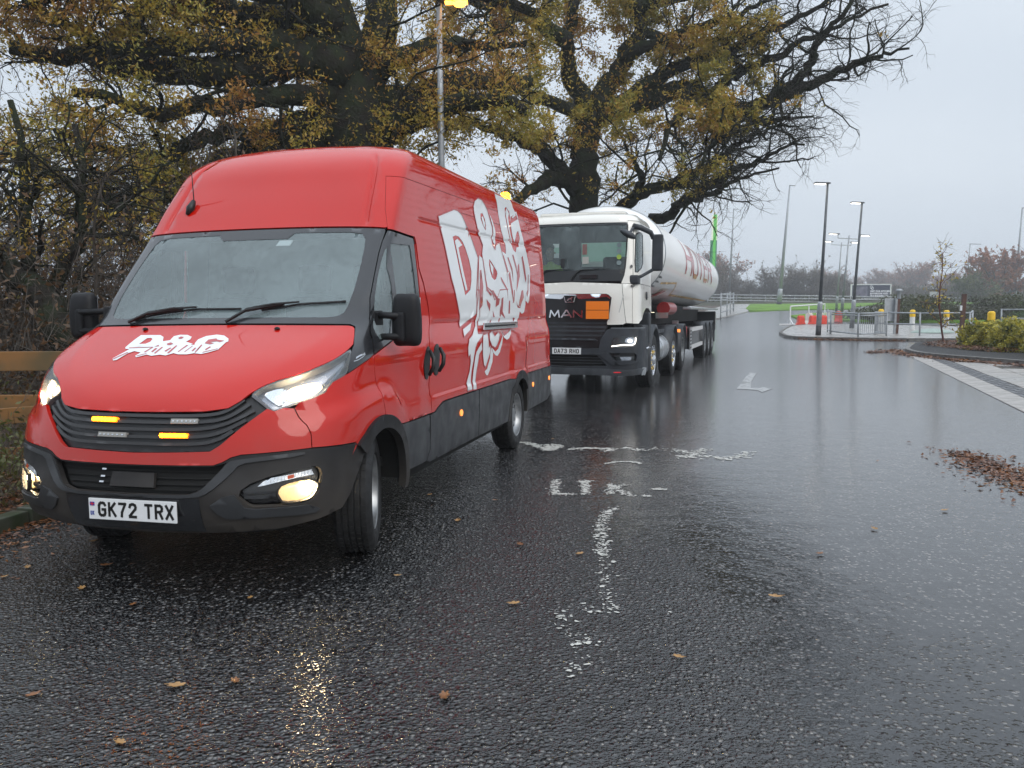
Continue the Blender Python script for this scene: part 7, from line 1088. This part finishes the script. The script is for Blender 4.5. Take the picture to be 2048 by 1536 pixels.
# ================================================================ street furniture
GALV = mat('galvanised_steel', (.38, .40, .42), .4, metal=.5, var=.3, vscale=4, bump=.2, bscale=50, rvar=.2); DGAL = mat('dark_pole', (.10, .11, .12), .45, metal=.4, var=.3); POLEB = mat('pole_base_black', (.015, .015, .017), .5)
LAMPW = lampmat('lamp_led', (1, .93, .8), 7); LAMPO = lampmat('lamp_sodium', (1, .42, .05), 6)
YELB = mat('bollard_yellow', (.85, .52, .01), .45, var=.15); WHB = mat('bollard_white', (.68, .68, .66), .5, var=.15); RUST = mat('rusty_post', (.10, .045, .03), .75, var=.4, vscale=8, bump=.4)
def lean(o, dx, h, fwd=.022): o.rotation_euler = (fwd, math.atan2(dx, h), o.rotation_euler.z)
def lamp_post(x, y, h, dx, label, heads=((-1, 0),), m=DGAL, r=(.085, .05), sleeve=1.3, lit=LAMPW, group=None, headl=.62, base=POLEB, arm=0.):
    o = empty('street_lamp', (x, y, gzf(y)+.0)); lean(o, dx, h); tag(o, label, 'street lamp', group)
    MB().tube([(0, 0, -.1), (0, 0, .55)], r[0]*1.5, 12).build('pole_base', base, o, smooth=True); MB().tube([(0, 0, .55), (0, 0, sleeve+.3), (0, 0, sleeve+.42)], [r[0]*1.45, r[0]*1.4, r[0]], 12).build('pole_sleeve', GALV, o, smooth=True)
    MB().tube([(0, 0, sleeve+.4), (0, 0, h*.6), (0, 0, h)], [r[0], (r[0]+r[1])/2, r[1]], 12).build('pole', m, o, smooth=True)
    for sx, dz in heads:
        if arm: MB().tube([(0, 0, h-.25+dz), (sx*arm, 0, h-.25+dz), (sx*arm, 0, h+.05+dz)], .035, 8).build('lamp_arm', m, o)
        hx = sx*(arm or 0); hd = MB().box(min(hx+sx*-.10, hx+sx*headl), max(hx+sx*-.10, hx+sx*headl), -.14, .14, h+dz+.02, h+dz+.10, .03).build('lamp_head', DGAL, o); hd.rotation_euler = (0, 0, 0)
        MB().box(min(hx+sx*.12, hx+sx*(headl-.04)), max(hx+sx*.12, hx+sx*(headl-.04)), -.11, .11, h+dz+.005, h+dz+.022).build('lamp_panel', lit, hd)
    return o
GL = 'single-headed dark lamp posts on the island'
lamp_post(14.73, 38.5, 7.2, .22, 'dark single-headed lamp post standing on the front corner of the traffic island', ((-1, 0),), group=GL)
lamp_post(19.42, 45.78, 7.08, .33, 'single-headed lamp post behind the island railing, left of the tall sign post', ((-1, 0),), group=GL)
GD = 'double-headed lamp posts in the car park'
lamp_post(32.19, 79.6, 7.0, .3, 'farther and shorter-looking of the two double-headed lamp posts', ((-1, 0), (1, 0)), m=GALV, arm=.95, headl=.8, group=GD)
lamp_post(25.63, 62.4, 6.5, .4, 'nearer double-headed lamp post, just behind the single-headed ones', ((-1, 0), (1, 0)), m=GALV, arm=.85, headl=.7, group=GD)
lamp_post(46.7, 140.2, 20.4, 1.3, 'tallest slender mast on the grass verge beyond the road bend', ((1, 0),), m=GALV, r=(.30, .12), headl=.9, sleeve=2.4, lit=DGAL)
lamp_post(PX(1457, 165), 165, 19.0, .6, 'slender lamp mast rising behind the rear of the tanker', ((1, 0),), m=GALV, r=(.22, .12), headl=1.0, sleeve=2, lit=DGAL)
lamp_post(PX(1927, 165), 165, 11.6, .45, 'thin lamp with a long arm to the right, behind the young tree', ((1, 0),), m=GALV, r=(.14, .08), arm=0, headl=2.2, sleeve=2, lit=DGAL)
lamp_post(PX(2025, 150), 150, 17.2, .5, 'tall lamp mast at the right edge in front of the rust-brown oak', ((1, 0),), m=GALV, r=(.2, .13), headl=2.6, sleeve=2, lit=DGAL)
o = lamp_post(-1.43, 17.0, 7.70, .02, 'galvanised lamp post with a glowing orange head, rising behind the van roof', ((1, 0),), m=GALV, r=(.075, .055), lit=LAMPO, headl=.62); 
MB().lathe([(0, -.10), (.11, -.07), (.13, 0), (.1, .03), (0, .04)], 14, 'z', (.42, 0, 7.72)).build('lamp_globe', LAMPO, o, smooth=True)
# green totem
TG = mat('totem_green', (.06, .40, .03), .4, emit=.25, ecol=(.10, .62, .05)); TGD = mat('totem_dark_green', (.01, .16, .06), .4, emit=.08, ecol=(.02, .5, .2)); TW = mat('totem_edge', (.7, .72, .6), .4, emit=.25, ecol=(.9, 1, .7))
Y = 180; tx = PX(1423.5, Y); o = empty('totem_sign', (tx, Y, gzf(Y)-1)); tag(o, 'tall narrow bright green totem sign rising behind the tanker', 'sign'); lean(o, .3, 18)
def zt(py): return 1.409+(624.5-py)/1600*Y-(gzf(Y)-1)
MB().box(-.28, .42, -.1, .3, zt(483), zt(433)).build('upper_panel', TG, o); MB().box(-.28, .30, -.2, .3, 2, zt(483)).build('lower_panel', TG, o)
for a, b in ((-.62, -.29), (.43, .62)): MB().box(a, b, -.05, .25, zt(483), zt(434)).build('lit_edge', TW, o)
for a, b in ((-.82, -.29), (.31, .60)): MB().box(a, b, -.12, .25, 2, zt(483)).build('dark_edge', TGD, o)
# guard rail along the far road
gr_ = empty('guard_rail', (0, 150, 0)); tag(gr_, 'long grey double guard rail running across in front of the hedgerow', 'guard rail')
for dz in (0, -.55, -1.05): 
    MB().tube([(34, 0, 4.75+dz), (41, 0, 4.6+dz), (60, 0, 4.2+dz), (90, 0, 3.5+dz), (125, 0, 3.3+dz)], .085, 6).build('rail', GALV, gr_)
for i in range(34): x = 34+i*2.7; MB().box(x-.05, x+.05, .1, .22, 2.2, 4.75-(x-34)*.021).build('post', GALV, gr_)
bk = MB().prism([(0, 1.8), (4, 3.3), (14, 3.4), (14, 1.8)], 30, 130, 'yz').build('embankment', mat('bank_soil', (.06, .06, .035), .9, var=.4, vscale=.5)); bk.location = (0, 146, 0); bk['kind'] = 'structure'
# railings of the island
def railing(name, P, zs, hts, label, group, infill=0, r=.035):
    o = empty(name, (P[0][0], P[0][1], gzf(P[0][1])+.1)); tag(o, label, 'railing', group); Z0 = o.location.z; Q = [(x-P[0][0], y-P[0][1], gzf(y)+.1-Z0) for x, y in P]
    for q in Q: MB().tube([(q[0], q[1], q[2]-.1), (q[0], q[1], q[2]+hts)], r*1.15, 8).build('post', GALV, o, smooth=True)
    for a, b in zip(Q[:-1], Q[1:]):
        for z in zs: MB().tube([(a[0], a[1], a[2]+z), (b[0], b[1], b[2]+z)], r, 8).build('rail', GALV, o, smooth=True)
        if infill:
            n = int(math.hypot(b[0]-a[0], b[1]-a[1])/.11)
            for k in range(1, n): t = k/n; p = [a[i]+(b[i]-a[i])*t for i in range(3)]; MB().tube([(p[0], p[1], p[2]+zs[1]), (p[0], p[1], p[2]+zs[-1])], .010, 5, False).build('bar', GALV, o)
    return o
railing('railing', [(15.75, 39.6), (15.9, 36.75), (17.45, 37.3), (17.6, 38.8)], (1.08, .98, .14), 1.12, 'guard railing with vertical bars at the left corner of the island', 'railings on the island', 1)
railing('railing', [(18.1, 39.7), (19.05, 37.4), (21.2, 37.1), (23.1, 40.2)], (1.05, .52), 1.1, 'open two-rail barrier right of the barred railing, in front of the bollards', 'railings on the island')
railing('railing', [(16.4, 41.6), (15.7, 39.4)], (1.1, .14), 1.2, 'short thick-posted end section of the barred railing', 'railings on the island', 1, r=.03)
railing('railing', [(27.6, 45.2), (31, 44.5), (34, 44)], (1.0, .5, .46), 1.05, 'low grey two-rail barrier at the right edge behind the hedge', 'railings on the island')
o = railing('railing', [(17.6, 67.5), (19.6, 73), (21.8, 80), (24.5, 88.5), (26.5, 96)], (2.0, 1.5, 1.0, .45), 2.1, 'tall grey railing running away behind the tail of the tanker', None, r=.04)
# bollards
BL = ['yellow-topped white bollard at the left, nearest the barred railing', 'yellow-topped white bollard in the middle, beside the rusty post', 'yellow-topped white bollard behind the young tree', 'plain yellow bollard poking above the variegated hedge']
for i, (x, y, h) in enumerate(((19.66, 42.68, 1.14), (21.44, 42.9, 1.09), (23.09, 42.58, 1.06), (18.9, 31.6, 1.22))):
    o = empty('bollard', (x, y, gzf(y)+.1)); tag(o, BL[i], 'bollard', 'yellow-topped bollards'); k = .38 if i < 3 else .7
    MB().lathe([(.13, 0), (.13, h-k)], 16, 'z').build('bollard_shaft', WHB, o, smooth=True); MB().lathe([(.14, h-k), (.14, h-.09), (.12, h-.03), (.07, h), (0, h)], 16, 'z').build('bollard_cap', YELB, o, smooth=True)
# rusty posts, one with sign backs
o = empty('sign_post', (18.82, 39.16, gzf(39)+.1)); lean(o, .05, 2.2); tag(o, 'rusty post carrying pale grey sign plates and a domed cap', 'sign')
MB().box(-.06, .06, -.05, .05, 0, 1.75).build('post', RUST, o); MB().lathe([(.09, 1.72), (.09, 2.05), (.15, 2.08), (.16, 2.13), (.10, 2.18), (0, 2.2)], 14, 'z').build('cap', GALV, o, smooth=True); MB().box(-.16, -.06, -.04, .04, 0, 1.7).build('pole', GALV, o)
o = MB().box(-.36, .36, -.03, .0, 0, 1.12, .01).build('sign_plate', mat('sign_back', (.42, .44, .46), .4, metal=.3, var=.2)); o.location = (18.62, 39.32, gzf(39)+.72); tag(o, 'pale grey blank sign plate fixed across the rusty post', 'sign')
o = empty('rusty_post', (19.86, 35.38, gzf(35)+.1)); lean(o, .05, 2); tag(o, 'rusty square post behind the young tree with a small white tag', 'post'); MB().box(-.075, .075, -.075, .075, 0, 1.93).build('post', RUST, o); MB().box(-.16, -.09, -.08, -.02, 1.2, 1.42).build('tag', PLATEW, o)
MB().lathe([(1.0, 0), (.95, .05), (.7, .13), (.35, .19), (0, .21)], 40, 'z').build('dome', mat('dome_green', (.30, .38, .33), .35, var=.2)).location = (21.0, 40.0, gzf(40)+.11)
tag(bpy.data.objects['dome'], 'low pale green dome lying flat on the island paving', 'dome'); bpy.data.objects['dome'].name = 'low_dome'
# cycle stand with small arched sign
o = MB().tube([(0, 0, 0), (0, 0, .62), (.1, 0, .75), (.55, 0, .75), (.65, 0, .62), (.65, 0, 0)], .03, 8).build('hoop_stand', GALV, smooth=True); o.location = (24.2, 52, gzf(52)+.1); tag(o, 'grey metal hoop stand behind the pale sign plate', 'bike stand')
# water-filled barriers and a white goal-like frame
RB = mat('barrier_red', (.75, .06, .03), .4, var=.2); WB = mat('barrier_white', (.70, .64, .58), .45, var=.2)
bl = [(18.75, 52.0, 0, RB), (19.5, 51.9, .1, RB), (20.2, 52.0, .2, RB), (19.9, 53.6, .85, WB), (21.1, 54.9, .85, WB), (22.3, 56.2, .85, WB), (23.4, 57.4, .85, RB)]
BLL = ['red plastic barrier block at the left end of the row', 'middle one of the three red barrier blocks in the front row', 'red plastic barrier block nearest the dark lamp post', 'white barrier block directly behind the front red ones', 'second white barrier block of the rear row', 'third white barrier block, behind the railing post', 'red barrier block at the far right end of the rear row']
for i, (x, y, r_, m_) in enumerate(bl):
    o = empty('barrier', (x, y, gzf(y)), r_); o.scale = (.85, .8, .95) if i > 2 else (.62, .8, .80); tag(o, BLL[i], 'barrier', 'red and white plastic barriers')
    MB().prism([(-.5, 0), (.5, 0), (.5, .10), (.36, .30), (.30, .78), (-.30, .78), (-.36, .30), (-.5, .10)], -.22, .22, 'xz').build('barrier_body', m_, o, bevel=.04); MB().box(-.30, .30, -.10, .10, .78, .84, .02).build('barrier_top', m_, o)
    for s_ in (-1, 1): MB().lathe([(.07, -.03), (.07, .03), (0, .03)], 10, 'y', (s_*.38, -.2, .06)).build('foot_hole', DARK, o)
WF = mat('white_frame', (.72, .72, .72), .4); o = empty('white_frame', (19.0, 53.5, gzf(53.5))); tag(o, 'white goal-shaped tubular frame standing behind the barriers', 'frame')
fa_, fb_ = Vector((-.2, .6, 0)), Vector((5.2, 8.5, .2)); hh_ = Vector((0, 0, 1.25)); fm = (fa_+fb_)/2
for a in (fa_, fm, fb_): MB().tube([a, a+hh_], .045, 8).build('frame_post', WF, o)
MB().tube([fa_+hh_, fb_+hh_], .045, 8).build('frame_top', WF, o); MB().tube([fa_+hh_*.3, fa_+Vector((-.1, -.9, .03))], .035, 6).tube([fa_+Vector((-.9, -.5, .04)), fa_+Vector((.8, -1.0, .04))], .05, 6).build('frame_foot', WF, o)
# billboard
Y = 153; bx = PX(1739, Y); zb = lambda py: 1.409+(621.4-py)/1600*Y-gzf(Y); o = empty('billboard', (bx, Y, gzf(Y))); tag(o, 'navy billboard with a room photograph and white words, beyond the guard rail', 'billboard'); w_ = 40.5/1600*Y
MB().box(-w_, w_, -.1, .1, zb(597), zb(568.5)).build('frame', mat('billboard_frame', (.62, .64, .62), .5), o); MB().box(-w_+.28, w_-.28, -.14, -.1, zb(595.5), zb(570.3)).build('poster', mat('poster_navy', (.008, .012, .04), .5), o)
MB().box(-w_+.7, -.7, -.16, -.14, zb(593.5), zb(573)).build('poster_picture', mat('poster_photo', (.05, .05, .09), .5, var=.8, vscale=1.0, col2=(.16, .15, .20)), o); tx_ = mat('poster_text', (.7, .7, .75), .5)
for i, (s, py, k) in enumerate((('VISIT OUR KITCHEN,', 583, .42), ('BATHROOM AND', 587.5, .42), ('TILE SHOWROOM', 592, .42))): text_obj('poster_words', s, k, tx_, o, (-.2, -.17, zb(py)), (PI/2, 0, 0), .01, align='LEFT', bold=.02)
MB().tube([(.0+.22*math.cos(t), -.17, zb(574.8)+.28*math.sin(t)) for t in np.linspace(0, 2*PI, 13)], .05, 4).tube([(.2+.22*math.cos(t), -.17, zb(577)+.28*math.sin(t)) for t in np.linspace(0, 2*PI, 13)], .05, 4).build('poster_logo', tx_, o)
for s_ in (-1, 1): MB().box(s_*w_*.7-.12, s_*w_*.7+.12, .1, .3, 0, zb(580)).build('billboard_leg', GALV, o)
o = MB().box(-.9, .9, -.05, .05, 0, 1.2).build('road_sign', mat('small_sign', (.5, .52, .52), .5, var=.25, vscale=3)); o.location = (PX(1866, 152), 152, 1.409+(620-596)/1600*152); tag(o, 'small white road sign above the guard rail, right of the billboard', 'sign')
# wooden fence at the left
WOOD = mat('fence_wood', (.22, .105, .03), .6, var=.5, vscale=2.5, bump=.6, bscale=22, col2=(.10, .075, .035), rvar=.2)
fe = empty('wooden_fence', (-4.2, 7.0, 0)); tag(fe, 'weathered brown post-and-rail fence at the left edge, partly behind the van', 'fence')
def board(x0, y0, x1, y1, z0, z1, h, nm='rail'):
    d = Vector((x1-x0, y1-y0, 0)); a = math.atan2(d.y, d.x); L_ = d.length; o = MB().box(0, L_, -.02, .02, -h/2, h/2, .006).build(nm, WOOD, fe); o.location = (x0+4.2, y0-7.0, (z0)); o.rotation_euler = (0, -math.atan2(z1-z0, L_), a); return o
for i in range(5): x = -8.4+i*1.55; MB().box(x+4.2-.06, x+4.2+.06, .03, .14, -.1, 1.22, .01).build('fence_post', WOOD, fe)
board(-8.6, 7.0, -3.6, 7.02, 1.045, 1.035, .17); board(-8.6, 7.14, -3.4, 7.10, .685, .655, .14); board(-8.6, 6.98, -2.9, 6.98, .28, .66, .14); board(-8.6, 7.16, -3.0, 7.12, .18, .20, .12)
board(-2.9, 7.1, -2.2, 9.6, 1.0, 1.0, .15); board(-2.9, 7.1, -2.2, 9.6, .6, .6, .15)
# haze
HZ = bpy.data.materials.new('haze'); HZ.use_nodes = True; nt = HZ.node_tree; nt.nodes.remove(nt.nodes['Principled BSDF']); pv = nt.nodes.new('ShaderNodeVolumePrincipled'); pv.inputs['Color'].default_value = (.93, .96, 1, 1); pv.inputs['Density'].default_value = .0014; pv.inputs['Anisotropy'].default_value = .2; nt.links.new(pv.outputs[0], nt.nodes['Material Output'].inputs['Volume'])
if HAZE: hz = MB().box(-140, 340, -45, 560, -1.6, 30).build('haze', HZ); hz['kind'] = 'stuff'
